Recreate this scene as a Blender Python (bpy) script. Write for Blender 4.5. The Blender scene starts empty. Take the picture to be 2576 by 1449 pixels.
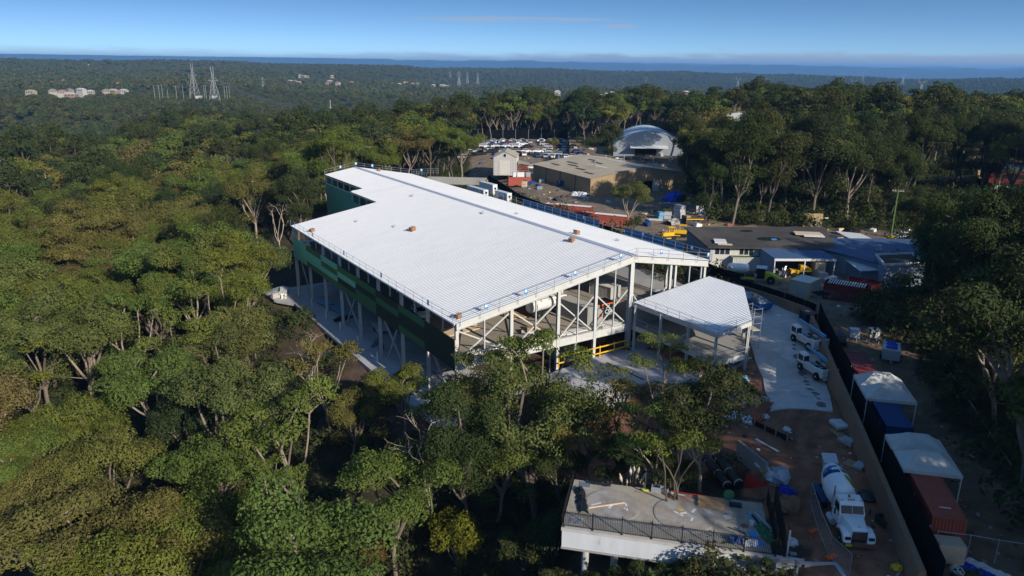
import bpy, math, random
import numpy as np
from mathutils import Vector, Matrix

scene = bpy.context.scene
col = scene.collection
rnd = random.Random(7)
nrs = np.random.RandomState(11)
rad = math.radians

# ------------------------------------------------------------------ camera
CAMZ = 36.0
PITCH, ROLL, FPX = rad(16.9), rad(0.6), 1850.0 / 2576.0      # focal length in frame widths
_fw = np.array([0, math.cos(PITCH), -math.sin(PITCH)])
_r0 = np.array([1.0, 0, 0]); _d0 = np.cross(_fw, _r0)
_r = math.cos(ROLL) * _r0 - math.sin(ROLL) * _d0
_d = np.cross(_fw, _r)
cam_data = bpy.data.cameras.new('camera')
cam = bpy.data.objects.new('camera', cam_data); col.objects.link(cam)
cam_data.sensor_width = 36.0
cam_data.lens = 36.0 * FPX
cam_data.clip_start = 0.5
cam_data.clip_end = 90000.0
cam.matrix_world = Matrix(((_r[0], -_d[0], -_fw[0], 0), (_r[1], -_d[1], -_fw[1], 0), (_r[2], -_d[2], -_fw[2], CAMZ), (0, 0, 0, 1)))
scene.camera = cam

def ray(x, y):            # photo position on a 2576 x 1449 grid -> view direction
    return _fw + (x - 1288.0) / 1850.0 * _r + (y - 724.5) / 1850.0 * _d
def at(x, y, z=0.0):      # the point of the level z that shows there
    v = ray(x, y); t = (z - CAMZ) / v[2]
    return Vector((t * v[0], t * v[1], z))
def at_dist(x, y, dist):  # the point at a horizontal distance
    v = ray(x, y); t = dist / math.hypot(v[0], v[1])
    return Vector((t * v[0], t * v[1], CAMZ + t * v[2]))

# ------------------------------------------------------------------ sky, sun, exposure
SUN_AZ, SUN_EL = rad(141.5), rad(25.0)
world = bpy.data.worlds.new('World'); scene.world = world; world.use_nodes = True
wn = world.node_tree; wn.nodes.clear()
def wnode(t, **k):
    n = wn.nodes.new(t)
    for a, b in k.items(): setattr(n, a, b)
    return n
w_out = wnode('ShaderNodeOutputWorld'); w_bg = wnode('ShaderNodeBackground')
sky = wnode('ShaderNodeTexSky', sky_type='NISHITA')
sky.sun_disc = False; sky.sun_elevation = SUN_EL; sky.sun_rotation = SUN_AZ
sky.altitude = 150; sky.air_density = 1.0; sky.dust_density = 0.6; sky.ozone_density = 1.6
w_bg.inputs['Strength'].default_value = 0.105
# thin cloud: a low bank far off along the horizon and a few wisps higher up
tc = wnode('ShaderNodeTexCoord'); sep = wnode('ShaderNodeSeparateXYZ')
wn.links.new(tc.outputs['Generated'], sep.inputs[0])
def wmath(op, a, b=None, c=None):
    n = wnode('ShaderNodeMath', operation=op)
    for i, q in enumerate((a, b, c)):
        if q is None: continue
        if isinstance(q, (int, float)): n.inputs[i].default_value = q
        else: wn.links.new(q, n.inputs[i])
    return n.outputs[0]
def wramp(v, a, b, lo=0.0, hi=1.0, smooth=True):
    n = wnode('ShaderNodeMapRange'); n.interpolation_type = 'SMOOTHSTEP' if smooth else 'LINEAR'
    wn.links.new(v, n.inputs[0])
    for i, q in enumerate((a, b, lo, hi)): n.inputs[1 + i].default_value = q
    return n.outputs[0]
X, Y, Z = sep.outputs
# clear dry air: the deep blue comes down close to the horizon
zc_ = wmath('MAXIMUM', Z, 0.0)
zz_ = wmath('ADD', wmath('ADD', wmath('MULTIPLY', wmath('MINIMUM', wmath('DIVIDE', zc_, 0.085), 1.0), 0.345), 0.075), wmath('MULTIPLY', wmath('MAXIMUM', wmath('DIVIDE', wmath('SUBTRACT', zc_, 0.085), 0.915), 0.0), 0.580))
flat = wnode('ShaderNodeCombineXYZ'); wn.links.new(X, flat.inputs[0]); wn.links.new(Y, flat.inputs[1])
fn = wnode('ShaderNodeVectorMath', operation='NORMALIZE'); wn.links.new(flat.outputs[0], fn.inputs[0])
fs = wnode('ShaderNodeVectorMath', operation='SCALE'); wn.links.new(fn.outputs[0], fs.inputs[0])
wn.links.new(wmath('SQRT', wmath('MAXIMUM', wmath('SUBTRACT', 1.0, wmath('MULTIPLY', zz_, zz_)), 0.0)), fs.inputs['Scale'])
zv = wnode('ShaderNodeCombineXYZ'); wn.links.new(zz_, zv.inputs[2])
sv = wnode('ShaderNodeVectorMath', operation='ADD'); wn.links.new(fs.outputs[0], sv.inputs[0]); wn.links.new(zv.outputs[0], sv.inputs[1])
wn.links.new(sv.outputs[0], sky.inputs['Vector'])
az = wmath('ARCTAN2', X, Y)
comb = wnode('ShaderNodeCombineXYZ'); wn.links.new(az, comb.inputs[0]); wn.links.new(wmath('MULTIPLY', Z, 7.0), comb.inputs[1])
nz = wnode('ShaderNodeTexNoise'); nz.inputs['Scale'].default_value = 9.0; nz.inputs['Detail'].default_value = 7.0; nz.inputs['Roughness'].default_value = 0.6
wn.links.new(comb.outputs[0], nz.inputs['Vector'])
n1 = nz.outputs['Fac']
top_edge = wmath('ADD', wmath('MULTIPLY', n1, 0.030), wmath('MULTIPLY', wramp(az, -0.15, 0.35), 0.004))
bank = wramp(wmath('SUBTRACT', top_edge, Z), -0.001, 0.009)
bank = wmath('MULTIPLY', bank, wramp(az, -0.35, 0.10, 0.35, 0.95))
comb2 = wnode('ShaderNodeCombineXYZ'); wn.links.new(wmath('MULTIPLY', az, 0.5), comb2.inputs[0]); wn.links.new(wmath('MULTIPLY', Z, 9.0), comb2.inputs[1]); comb2.inputs[2].default_value = 3.7
nz2 = wnode('ShaderNodeTexNoise'); nz2.inputs['Scale'].default_value = 11.0; nz2.inputs['Detail'].default_value = 6.0; nz2.inputs['Roughness'].default_value = 0.62
wn.links.new(comb2.outputs[0], nz2.inputs['Vector'])
def wisp(azc, wa, zc, wz):
    da = wmath('DIVIDE', wmath('SUBTRACT', az, azc), wa); dz = wmath('DIVIDE', wmath('SUBTRACT', Z, wmath('ADD', zc, wmath('MULTIPLY', n1, 0.004))), wz)
    d = wmath('ADD', wmath('MULTIPLY', da, da), wmath('MULTIPLY', dz, dz))
    return wmath('MULTIPLY', wramp(d, 1.0, 0.0), wramp(nz2.outputs['Fac'], 0.30, 0.62, 0.15, 1.0))
wisps = wmath('MAXIMUM', wisp(0.0, 0.17, 0.0530, 0.0042), wisp(0.135, 0.030, 0.0455, 0.0026))
cl = wmath('MAXIMUM', bank, wmath('MULTIPLY', wisps, 0.85))
mixc = wnode('ShaderNodeMix', data_type='RGBA'); wn.links.new(cl, mixc.inputs[0])
grade = wnode('ShaderNodeHueSaturation'); grade.inputs['Saturation'].default_value = 1.22
wn.links.new(sky.outputs[0], grade.inputs['Color']); wn.links.new(grade.outputs[0], mixc.inputs[6])
mixc.inputs[7].default_value = (2.3, 2.75, 3.4, 1)
wn.links.new(mixc.outputs[2], w_bg.inputs['Color']); wn.links.new(w_bg.outputs[0], w_out.inputs['Surface'])

sun_data = bpy.data.lights.new('sun', 'SUN'); sun = bpy.data.objects.new('sun', sun_data); col.objects.link(sun)
sun_data.energy = 3.5; sun_data.angle = rad(0.5); sun_data.color = (1.0, 0.92, 0.80)
_sd = Vector((math.sin(SUN_AZ) * math.cos(SUN_EL), math.cos(SUN_AZ) * math.cos(SUN_EL), math.sin(SUN_EL)))
sun.rotation_euler = (-_sd).to_track_quat('-Z', 'Y').to_euler()
sun.location = (60, -60, 90)
vs = scene.view_settings
vs.view_transform = 'Standard'; vs.look = 'None'; vs.exposure = 0.68; vs.gamma = 1.0; vs.use_curve_mapping = False
scene.cycles.max_bounces = 5; scene.cycles.diffuse_bounces = 2; scene.cycles.glossy_bounces = 2
scene.cycles.transmission_bounces = 3; scene.cycles.volume_bounces = 0; scene.cycles.transparent_max_bounces = 6

# ------------------------------------------------------------------ helpers
def tag(o, label=None, cat=None, group=None, kind=None):
    if label: o['label'] = label
    if cat: o['category'] = cat
    if group: o['group'] = group
    if kind: o['kind'] = kind
    return o
def thing(name, label, cat, loc=(0, 0, 0), rz=0.0, group=None):
    o = bpy.data.objects.new(name, None); col.objects.link(o)
    o.location = loc; o.rotation_euler = (0, 0, rz); o.empty_display_size = 0.5
    return tag(o, label, cat, group)
def copy_thing(root, loc=None, rz=None, scale=None, label=None, group=None):
    r = root.copy(); col.objects.link(r)
    if loc is not None: r.location = loc
    if rz is not None: r.rotation_euler = (0, 0, rz)
    if scale is not None: r.scale = scale if hasattr(scale, '__len__') else (scale,) * 3
    if label: r['label'] = label
    if group: r['group'] = group
    for ch in root.children:
        c = ch.copy(); col.objects.link(c); c.parent = r
        for g in ch.children:
            d = g.copy(); col.objects.link(d); d.parent = c
    return r

class MB:
    """collects shapes, then links them as ONE mesh object"""
    def __init__(s): s.v = []; s.f = []; s.m = []; s.mi = 0
    def mat(s, i): s.mi = i; return s
    def add(s, vs, fs):
        b = len(s.v); s.v += [tuple(p) for p in vs]
        for f in fs: s.f.append(tuple(b + i for i in f)); s.m.append(s.mi)
        return s
    def box(s, x0, y0, z0, x1, y1, z1):
        return s.add([(x0, y0, z0), (x1, y0, z0), (x1, y1, z0), (x0, y1, z0), (x0, y0, z1), (x1, y0, z1), (x1, y1, z1), (x0, y1, z1)],
                     [(3, 2, 1, 0), (4, 5, 6, 7), (0, 1, 5, 4), (1, 2, 6, 5), (2, 3, 7, 6), (3, 0, 4, 7)])
    def cbox(s, c, size, rz=0.0, ry=0.0):
        M = Matrix.Translation(c) @ Matrix.Rotation(rz, 4, 'Z') @ Matrix.Rotation(ry, 4, 'Y')
        a, b, h = (q / 2 for q in size)
        vs = [M @ Vector(p) for p in ((-a, -b, -h), (a, -b, -h), (a, b, -h), (-a, b, -h), (-a, -b, h), (a, -b, h), (a, b, h), (-a, b, h))]
        return s.add(vs, [(3, 2, 1, 0), (4, 5, 6, 7), (0, 1, 5, 4), (1, 2, 6, 5), (2, 3, 7, 6), (3, 0, 4, 7)])
    def bar(s, p0, p1, w, h=None):
        p0, p1 = Vector(p0), Vector(p1); d = (p1 - p0); L = d.length
        if L < 1e-6: return s
        d /= L; up = Vector((0, 0, 1)) if abs(d.z) < 0.98 else Vector((0, 1, 0))
        a = d.cross(up).normalized() * (w / 2); b = a.cross(d).normalized() * ((h or w) / 2)
        vs = [p0 - a - b, p0 + a - b, p0 + a + b, p0 - a + b, p1 - a - b, p1 + a - b, p1 + a + b, p1 - a + b]
        return s.add(vs, [(3, 2, 1, 0), (4, 5, 6, 7), (0, 1, 5, 4), (1, 2, 6, 5), (2, 3, 7, 6), (3, 0, 4, 7)])
    def tube(s, pts, rs, n=6, cap=True):
        pts = [Vector(p) for p in pts]
        if not hasattr(rs, '__len__'): rs = [rs] * len(pts)
        b = len(s.v); ref = None
        for i, p in enumerate(pts):
            d = (pts[min(i + 1, len(pts) - 1)] - pts[max(i - 1, 0)])
            d = d.normalized() if d.length > 1e-9 else Vector((0, 0, 1))
            if ref is None: ref = Vector((0, 1, 0)) if abs(d.y) < 0.9 else Vector((1, 0, 0))
            a = d.cross(ref).normalized(); c = a.cross(d).normalized(); ref = c
            for k in range(n):
                t = 2 * math.pi * k / n
                s.v.append(tuple(p + (a * math.cos(t) + c * math.sin(t)) * rs[i]))
        for i in range(len(pts) - 1):
            for k in range(n):
                q = (k + 1) % n
                s.f.append((b + i * n + k, b + i * n + q, b + (i + 1) * n + q, b + (i + 1) * n + k)); s.m.append(s.mi)
        if cap:
            s.f.append(tuple(b + k for k in reversed(range(n)))); s.m.append(s.mi)
            e = b + (len(pts) - 1) * n
            s.f.append(tuple(e + k for k in range(n))); s.m.append(s.mi)
        return s
    def cyl(s, p0, p1, r, n=12): return s.tube([p0, p1], r, n)
    def lathe(s, prof, n=16, M=None):          # prof: (r, z)
        b = len(s.v); M = M or Matrix.Identity(4)
        for r, z in prof:
            for k in range(n):
                t = 2 * math.pi * k / n
                s.v.append(tuple(M @ Vector((r * math.cos(t), r * math.sin(t), z))))
        for i in range(len(prof) - 1):
            for k in range(n):
                q = (k + 1) % n
                s.f.append((b + i * n + k, b + i * n + q, b + (i + 1) * n + q, b + (i + 1) * n + k)); s.m.append(s.mi)
        s.f.append(tuple(b + k for k in reversed(range(n)))); s.m.append(s.mi)
        e = b + (len(prof) - 1) * n; s.f.append(tuple(e + k for k in range(n))); s.m.append(s.mi)
        return s
    def prism(s, poly, axis, lo, hi):          # polygon extruded along x, y or z
        def P(a, b, t): return {'x': (t, a, b), 'y': (a, t, b), 'z': (a, b, t)}[axis]
        n = len(poly); vs = [P(a, b, lo) for a, b in poly] + [P(a, b, hi) for a, b in poly]
        fs = [tuple(reversed(range(n))), tuple(range(n, 2 * n))] + [(i, (i + 1) % n, n + (i + 1) % n, n + i) for i in range(n)]
        return s.add(vs, fs)
    def sheet(s, pts, thick):                  # a flat polygon in space with a thickness downwards
        n = len(pts); vs = [tuple(p) for p in pts] + [(p[0], p[1], p[2] - thick) for p in pts]
        return s.add(vs, [tuple(range(n)), tuple(reversed(range(n, 2 * n)))] + [((i + 1) % n, i, n + i, n + (i + 1) % n) for i in range(n)])
    def build(s, name, mats, parent=None, smooth=False, bevel=0.0):
        me = bpy.data.meshes.new(name); me.from_pydata(s.v, [], s.f)
        if not isinstance(mats, (list, tuple)): mats = [mats]
        for m in mats: me.materials.append(m)
        if len(mats) > 1: me.polygons.foreach_set('material_index', s.m)
        if smooth: me.polygons.foreach_set('use_smooth', [True] * len(s.f))
        me.update()
        o = bpy.data.objects.new(name, me); col.objects.link(o)
        if parent: o.parent = parent
        if bevel:
            bv = o.modifiers.new('bevel', 'BEVEL'); bv.width = bevel; bv.segments = 1; bv.limit_method = 'ANGLE'
        return o
def reuse(o, parent=None, loc=None, rz=None, scale=None):
    c = o.copy(); col.objects.link(c)
    c.parent = parent if parent is not None else o.parent
    if loc is not None: c.location = loc
    if rz is not None: c.rotation_euler = (0, 0, rz)
    if scale is not None: c.scale = scale
    return c
def text(name, body, size, mat, parent, loc, rot, depth=0.004, align='CENTER'):
    cu = bpy.data.curves.new(name, 'FONT'); cu.body = body; cu.size = size; cu.extrude = depth; cu.align_x = align; cu.align_y = 'CENTER'
    cu.materials.append(mat); tmp = bpy.data.objects.new(name, cu); col.objects.link(tmp)
    dg = bpy.context.evaluated_depsgraph_get(); me = bpy.data.meshes.new_from_object(tmp.evaluated_get(dg)); bpy.data.objects.remove(tmp)
    o = bpy.data.objects.new(name, me); col.objects.link(o)
    o.parent = parent; o.location = loc; o.rotation_euler = rot
    return o

# ------------------------------------------------------------------ materials
def mat(name, c, rough=0.7, metal=0.0, var=0.12, scale=3.0, bump=0.0, dirt=None, spec=0.3, coat=0.0, stretch=None):
    """a procedural material: base colour broken up by two noises, optional second colour in patches"""
    m = bpy.data.materials.new(name); m.use_nodes = True; nt = m.node_tree; b = nt.nodes['Principled BSDF']
    b.inputs['Roughness'].default_value = rough; b.inputs['Metallic'].default_value = metal
    b.inputs['Specular IOR Level'].default_value = spec; b.inputs['Coat Weight'].default_value = coat
    t = nt.nodes.new('ShaderNodeTexCoord'); n = nt.nodes.new('ShaderNodeTexNoise')
    n.inputs['Scale'].default_value = scale; n.inputs['Detail'].default_value = 6; n.inputs['Roughness'].default_value = 0.65
    vec = t.outputs['Object']
    if stretch:
        mp = nt.nodes.new('ShaderNodeMapping'); mp.inputs['Scale'].default_value = stretch
        nt.links.new(vec, mp.inputs[0]); vec = mp.outputs[0]
    nt.links.new(vec, n.inputs['Vector'])
    r = nt.nodes.new('ShaderNodeValToRGB'); e = r.color_ramp.elements
    e[0].position = 0.3; e[1].position = 0.72
    e[0].color = (*[max(0, q * (1 - var)) for q in c], 1); e[1].color = (*[min(1, q * (1 + var)) for q in c], 1)
    nt.links.new(n.outputs['Fac'], r.inputs[0]); outc = r.outputs[0]
    if dirt:
        n2 = nt.nodes.new('ShaderNodeTexNoise'); n2.inputs['Scale'].default_value = dirt[1]; n2.inputs['Detail'].default_value = 8; n2.inputs['Roughness'].default_value = 0.7
        nt.links.new(vec, n2.inputs['Vector'])
        r2 = nt.nodes.new('ShaderNodeMapRange'); r2.inputs[1].default_value = dirt[2]; r2.inputs[2].default_value = dirt[2] + 0.15; r2.inputs[4].default_value = dirt[3] if len(dirt) > 3 else 0.8
        nt.links.new(n2.outputs['Fac'], r2.inputs[0])
        mx = nt.nodes.new('ShaderNodeMix'); mx.data_type = 'RGBA'; nt.links.new(r2.outputs[0], mx.inputs[0]); nt.links.new(outc, mx.inputs[6]); mx.inputs[7].default_value = (*dirt[0], 1)
        outc = mx.outputs[2]
    nt.links.new(outc, b.inputs['Base Color'])
    if bump:
        bp = nt.nodes.new('ShaderNodeBump'); bp.inputs['Strength'].default_value = bump; bp.inputs['Distance'].default_value = 0.05
        nt.links.new(n.outputs['Fac'], bp.inputs['Height']); nt.links.new(bp.outputs[0], b.inputs['Normal'])
    return m
def attr_mat(name, attr, rough=0.9, noise=0.35, scale=0.8):
    m = bpy.data.materials.new(name); m.use_nodes = True; nt = m.node_tree; b = nt.nodes['Principled BSDF']
    b.inputs['Roughness'].default_value = rough; b.inputs['Specular IOR Level'].default_value = 0.1
    a = nt.nodes.new('ShaderNodeAttribute'); a.attribute_name = attr
    t = nt.nodes.new('ShaderNodeTexCoord'); n = nt.nodes.new('ShaderNodeTexNoise'); n.inputs['Scale'].default_value = scale; n.inputs['Detail'].default_value = 9; n.inputs['Roughness'].default_value = 0.7
    nt.links.new(t.outputs['Object'], n.inputs['Vector'])
    r = nt.nodes.new('ShaderNodeMapRange'); r.inputs[1].default_value = 0.3; r.inputs[2].default_value = 0.7; r.inputs[3].default_value = 1 - noise; r.inputs[4].default_value = 1 + noise
    nt.links.new(n.outputs['Fac'], r.inputs[0])
    mx = nt.nodes.new('ShaderNodeVectorMath'); mx.operation = 'SCALE'; nt.links.new(a.outputs['Color'], mx.inputs[0]); nt.links.new(r.outputs[0], mx.inputs['Scale'])
    nt.links.new(mx.outputs[0], b.inputs['Base Color'])
    bp = nt.nodes.new('ShaderNodeBump'); bp.inputs['Strength'].default_value = 0.5; bp.inputs['Distance'].default_value = 0.15
    nt.links.new(n.outputs['Fac'], bp.inputs['Height']); nt.links.new(bp.outputs[0], b.inputs['Normal'])
    return m
def leaf_mat(name, cols, trans=0.25):
    """leaves: each tree and each clump has a hue of its own"""
    m = bpy.data.materials.new(name); m.use_nodes = True; nt = m.node_tree; nt.nodes.clear()
    out = nt.nodes.new('ShaderNodeOutputMaterial')
    oi = nt.nodes.new('ShaderNodeObjectInfo'); a = nt.nodes.new('ShaderNodeAttribute'); a.attribute_name = 'tint'
    r = nt.nodes.new('ShaderNodeValToRGB'); r.color_ramp.interpolation = 'LINEAR'
    while len(r.color_ramp.elements) < len(cols): r.color_ramp.elements.new(0.5)
    for i, c in enumerate(cols): r.color_ramp.elements[i].position = i / (len(cols) - 1); r.color_ramp.elements[i].color = (*c, 1)
    nt.links.new(oi.outputs['Random'], r.inputs[0])
    mr = nt.nodes.new('ShaderNodeMapRange'); mr.inputs[3].default_value = 0.62; mr.inputs[4].default_value = 1.45
    nt.links.new(a.outputs['Fac'], mr.inputs[0])
    sc = nt.nodes.new('ShaderNodeVectorMath'); sc.operation = 'SCALE'; nt.links.new(r.outputs[0], sc.inputs[0]); nt.links.new(mr.outputs[0], sc.inputs['Scale'])
    d = nt.nodes.new('ShaderNodeBsdfDiffuse'); t = nt.nodes.new('ShaderNodeBsdfTranslucent'); mx = nt.nodes.new('ShaderNodeMixShader'); mx.inputs[0].default_value = trans
    nt.links.new(sc.outputs[0], d.inputs[0]); nt.links.new(sc.outputs[0], t.inputs[0]); nt.links.new(d.outputs[0], mx.inputs[1]); nt.links.new(t.outputs[0], mx.inputs[2])
    nt.links.new(mx.outputs[0], out.inputs[0])
    return m

M = {}
M['roof_white'] = mat('roof_white', (0.55, 0.555, 0.56), rough=0.38, var=0.05, scale=1.0, spec=0.4, stretch=(0.05, 0.9, 1), dirt=((0.46, 0.455, 0.44), 0.35, 0.56, 0.6))
M['roof_canopy'] = mat('roof_canopy', (0.55, 0.57, 0.60), rough=0.35, var=0.04, scale=0.4, spec=0.4)
M['capping'] = mat('capping', (0.42, 0.45, 0.52), rough=0.4, var=0.05)
M['steel'] = mat('steel', (0.42, 0.43, 0.42), rough=0.55, var=0.10, scale=1.2, dirt=((0.30, 0.27, 0.22), 0.9, 0.62, 0.5))
M['steel_pale'] = mat('steel_pale', (0.52, 0.52, 0.49), rough=0.55, var=0.08, scale=1.0, dirt=((0.36, 0.33, 0.28), 0.7, 0.62, 0.5))
M['galv'] = mat('galv', (0.40, 0.43, 0.46), rough=0.4, metal=0.5, var=0.1)
M['concrete'] = mat('concrete', (0.30, 0.29, 0.27), rough=0.9, var=0.14, scale=0.5, dirt=((0.20, 0.18, 0.155), 0.25, 0.52, 0.7), bump=0.15)
M['concrete_pale'] = mat('concrete_pale', (0.42, 0.40, 0.37), rough=0.9, var=0.1, scale=0.8, dirt=((0.27, 0.25, 0.22), 0.6, 0.55, 0.7), bump=0.15)
M['concrete_blue'] = mat('concrete_blue', (0.42, 0.42, 0.43), rough=0.9, var=0.12, scale=0.35, dirt=((0.29, 0.285, 0.28), 0.22, 0.5, 0.7), bump=0.1)
M['floor_slab'] = mat('floor_slab', (0.30, 0.26, 0.21), rough=0.9, var=0.14, scale=0.4, dirt=((0.18, 0.155, 0.125), 0.12, 0.5, 0.6))
M['road_conc'] = mat('road_conc', (0.50, 0.475, 0.44), rough=0.92, var=0.16, scale=0.9, dirt=((0.36, 0.32, 0.28), 0.16, 0.52, 0.7), bump=0.1)
M['pg_L'] = mat('panel_light_green', (0.24, 0.55, 0.31), rough=0.6, var=0.05, scale=0.4)
M['pg_M'] = mat('panel_olive', (0.085, 0.165, 0.042), rough=0.6, var=0.05, scale=0.4)
M['pg_G'] = mat('panel_deep_green', (0.055, 0.145, 0.050), rough=0.6, var=0.05, scale=0.4)
M['pg_D'] = mat('panel_darkest_green', (0.022, 0.032, 0.017), rough=0.6, var=0.05, scale=0.4)
M['pg_N'] = mat('panel_sea_green', (0.13, 0.34, 0.20), rough=0.6, var=0.06, scale=0.4)
M['blue_sign'] = mat('blue_sign', (0.03, 0.24, 0.55), rough=0.5)
M['decal_blue'] = mat('decal_blue', (0.03, 0.27, 0.70), rough=0.4, var=0.05)
M['blue_paint'] = mat('blue_paint', (0.012, 0.12, 0.42), rough=0.5, var=0.15, dirt=((0.10, 0.08, 0.06), 1.5, 0.64, 0.6))
M['blue_mesh'] = mat('blue_mesh', (0.06, 0.15, 0.27), rough=0.8, var=0.25, scale=1.5)
M['yellow'] = mat('yellow_paint', (0.72, 0.42, 0.02), rough=0.45, var=0.08, dirt=((0.25, 0.14, 0.04), 1.8, 0.62, 0.5))
M['yellow_green'] = mat('yellow_green_paint', (0.50, 0.55, 0.02), rough=0.4, var=0.08)
M['orange'] = mat('orange_paint', (0.75, 0.13, 0.02), rough=0.5, var=0.1)
M['red'] = mat('red_paint', (0.42, 0.03, 0.02), rough=0.5, var=0.15)
M['maroon'] = mat('maroon_steel', (0.15, 0.022, 0.024), rough=0.55, var=0.18, scale=0.8, dirt=((0.10, 0.03, 0.02), 0.7, 0.55, 0.7))
M['rust_red'] = mat('rust_red_steel', (0.36, 0.085, 0.05), rough=0.65, var=0.2, scale=0.7, dirt=((0.20, 0.06, 0.035), 0.8, 0.55, 0.7))
M['cont_blue'] = mat('navy_container', (0.015, 0.05, 0.16), rough=0.55, var=0.15, scale=0.8)
M['cont_green'] = mat('green_container', (0.10, 0.18, 0.05), rough=0.6, var=0.15)
M['tarp_white'] = mat('white_canvas', (0.50, 0.50, 0.47), rough=0.85, var=0.16, scale=0.9, dirt=((0.36, 0.33, 0.27), 0.5, 0.52, 0.5), bump=0.3)
M['tarp_blue'] = mat('blue_tarpaulin', (0.012, 0.05, 0.42), rough=0.5, var=0.2, scale=1.2, bump=0.4)
M['black_cloth'] = mat('black_shade_cloth', (0.008, 0.009, 0.010), rough=0.95, var=0.3, scale=0.6, spec=0.05)
M['black'] = mat('black_paint', (0.012, 0.012, 0.013), rough=0.5, var=0.1)
M['plastic_black'] = mat('black_plastic_film', (0.012, 0.013, 0.015), rough=0.25, var=0.3, bump=0.6, spec=0.6)
M['rubber'] = mat('tyre_rubber', (0.018, 0.017, 0.016), rough=0.9, var=0.2)
M['white'] = mat('white_paint', (0.74, 0.74, 0.73), rough=0.35, var=0.06, scale=1.3, spec=0.5, coat=0.3, dirt=((0.40, 0.34, 0.28), 1.1, 0.60, 0.55))
M['white_old'] = mat('weathered_white', (0.62, 0.62, 0.60), rough=0.6, var=0.1, dirt=((0.40, 0.36, 0.30), 0.9, 0.6, 0.6))
M['silver'] = mat('silver_paint', (0.45, 0.47, 0.50), rough=0.3, metal=0.3, var=0.06, spec=0.5)
M['chrome'] = mat('chrome', (0.7, 0.7, 0.7), rough=0.15, metal=1.0, var=0.03)
M['glass'] = mat('dark_glass', (0.02, 0.025, 0.03), rough=0.08, var=0.1, spec=0.8)
M['grey_steel'] = mat('grey_container', (0.30, 0.30, 0.28), rough=0.6, var=0.12, dirt=((0.2, 0.16, 0.12), 0.8, 0.6, 0.6))
M['timber'] = mat('timber', (0.34, 0.22, 0.12), rough=0.85, var=0.25, scale=2.0, stretch=(0.3, 4, 4))
M['timber_pale'] = mat('timber_pale', (0.55, 0.44, 0.30), rough=0.8, var=0.12, scale=2.0)
M['cardboard'] = mat('cardboard', (0.30, 0.17, 0.09), rough=0.9, var=0.15)
M['tan_wall'] = mat('tan_wall', (0.24, 0.15, 0.095), rough=0.9, var=0.16, scale=0.5, dirt=((0.20, 0.125, 0.08), 0.4, 0.52, 0.7), bump=0.2)
M['tan_clad'] = mat('tan_cladding', (0.33, 0.235, 0.13), rough=0.7, var=0.10, scale=0.25, dirt=((0.22, 0.155, 0.09), 0.16, 0.55, 0.6))
M['tan_roof'] = mat('tan_roof', (0.33, 0.285, 0.215), rough=0.7, var=0.10, scale=0.3, dirt=((0.25, 0.215, 0.16), 0.12, 0.5, 0.6))
M['grey_clad'] = mat('grey_cladding', (0.44, 0.43, 0.41), rough=0.7, var=0.08, scale=0.4)
M['bitumen'] = mat('bitumen_roof', (0.060, 0.055, 0.050), rough=0.9, var=0.25, scale=0.35, dirt=((0.10, 0.085, 0.068), 0.14, 0.5, 0.8))
M['cream_wall'] = mat('cream_wall', (0.52, 0.50, 0.46), rough=0.85, var=0.06, scale=0.5)
M['slate_blue'] = mat('slate_blue_sheet', (0.060, 0.105, 0.20), rough=0.5, var=0.08, scale=0.3)
M['blue_grey'] = mat('blue_grey_wall', (0.19, 0.24, 0.31), rough=0.8, var=0.08, scale=0.4)
M['asphalt'] = mat('asphalt', (0.055, 0.052, 0.050), rough=0.92, var=0.2, scale=0.4, dirt=((0.085, 0.075, 0.065), 0.2, 0.5, 0.7))
M['sandstone'] = mat('sandstone', (0.40, 0.29, 0.15), rough=0.9, var=0.3, scale=0.5, stretch=(1, 1, 3), dirt=((0.12, 0.075, 0.045), 0.5, 0.5, 0.8), bump=0.6)
M['rubble'] = mat('rubble_grey', (0.33, 0.31, 0.29), rough=0.95, var=0.3, scale=2.0, bump=0.5)
M['rebar'] = mat('rusty_pipe', (0.27, 0.10, 0.055), rough=0.8, var=0.25)
M['pvc'] = mat('white_pvc', (0.70, 0.69, 0.64), rough=0.5, var=0.06)
M['green_paint'] = mat('green_paint', (0.03, 0.14, 0.06), rough=0.5)
M['wood_pole'] = mat('weathered_pole', (0.30, 0.27, 0.22), rough=0.9, var=0.2)
M['pylon'] = mat('galvanised_lattice', (0.36, 0.36, 0.36), rough=0.6, var=0.05)
M['wire'] = mat('power_wire', (0.22, 0.22, 0.23), rough=0.6)
M['sky_blue'] = mat('pale_blue_sheet', (0.14, 0.33, 0.50), rough=0.5, var=0.15)
M['bark'] = mat('gum_bark', (0.27, 0.215, 0.165), rough=0.9, var=0.35, scale=1.4, stretch=(2, 2, 0.4), dirt=((0.16, 0.10, 0.07), 0.9, 0.55, 0.8))
def vary(m, lo, hi):      # every tree's wood has a tone of its own
    nt = m.node_tree; b = nt.nodes['Principled BSDF']; l = b.inputs['Base Color'].links[0]; src = l.from_socket
    oi = nt.nodes.new('ShaderNodeObjectInfo'); r = nt.nodes.new('ShaderNodeMapRange'); r.inputs[3].default_value = lo; r.inputs[4].default_value = hi
    v = nt.nodes.new('ShaderNodeVectorMath'); v.operation = 'SCALE'; nt.links.new(oi.outputs['Random'], r.inputs[0]); nt.links.new(src, v.inputs[0]); nt.links.new(r.outputs[0], v.inputs['Scale']); nt.links.new(v.outputs[0], b.inputs['Base Color'])
vary(M['bark'], 0.35, 1.1)
M['bark_dark'] = mat('dark_gum_bark', (0.13, 0.105, 0.085), rough=0.9, var=0.35, scale=1.4, stretch=(2, 2, 0.4), dirt=((0.24, 0.18, 0.13), 0.9, 0.6, 0.8))
vary(M['bark_dark'], 0.5, 1.3)
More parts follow.
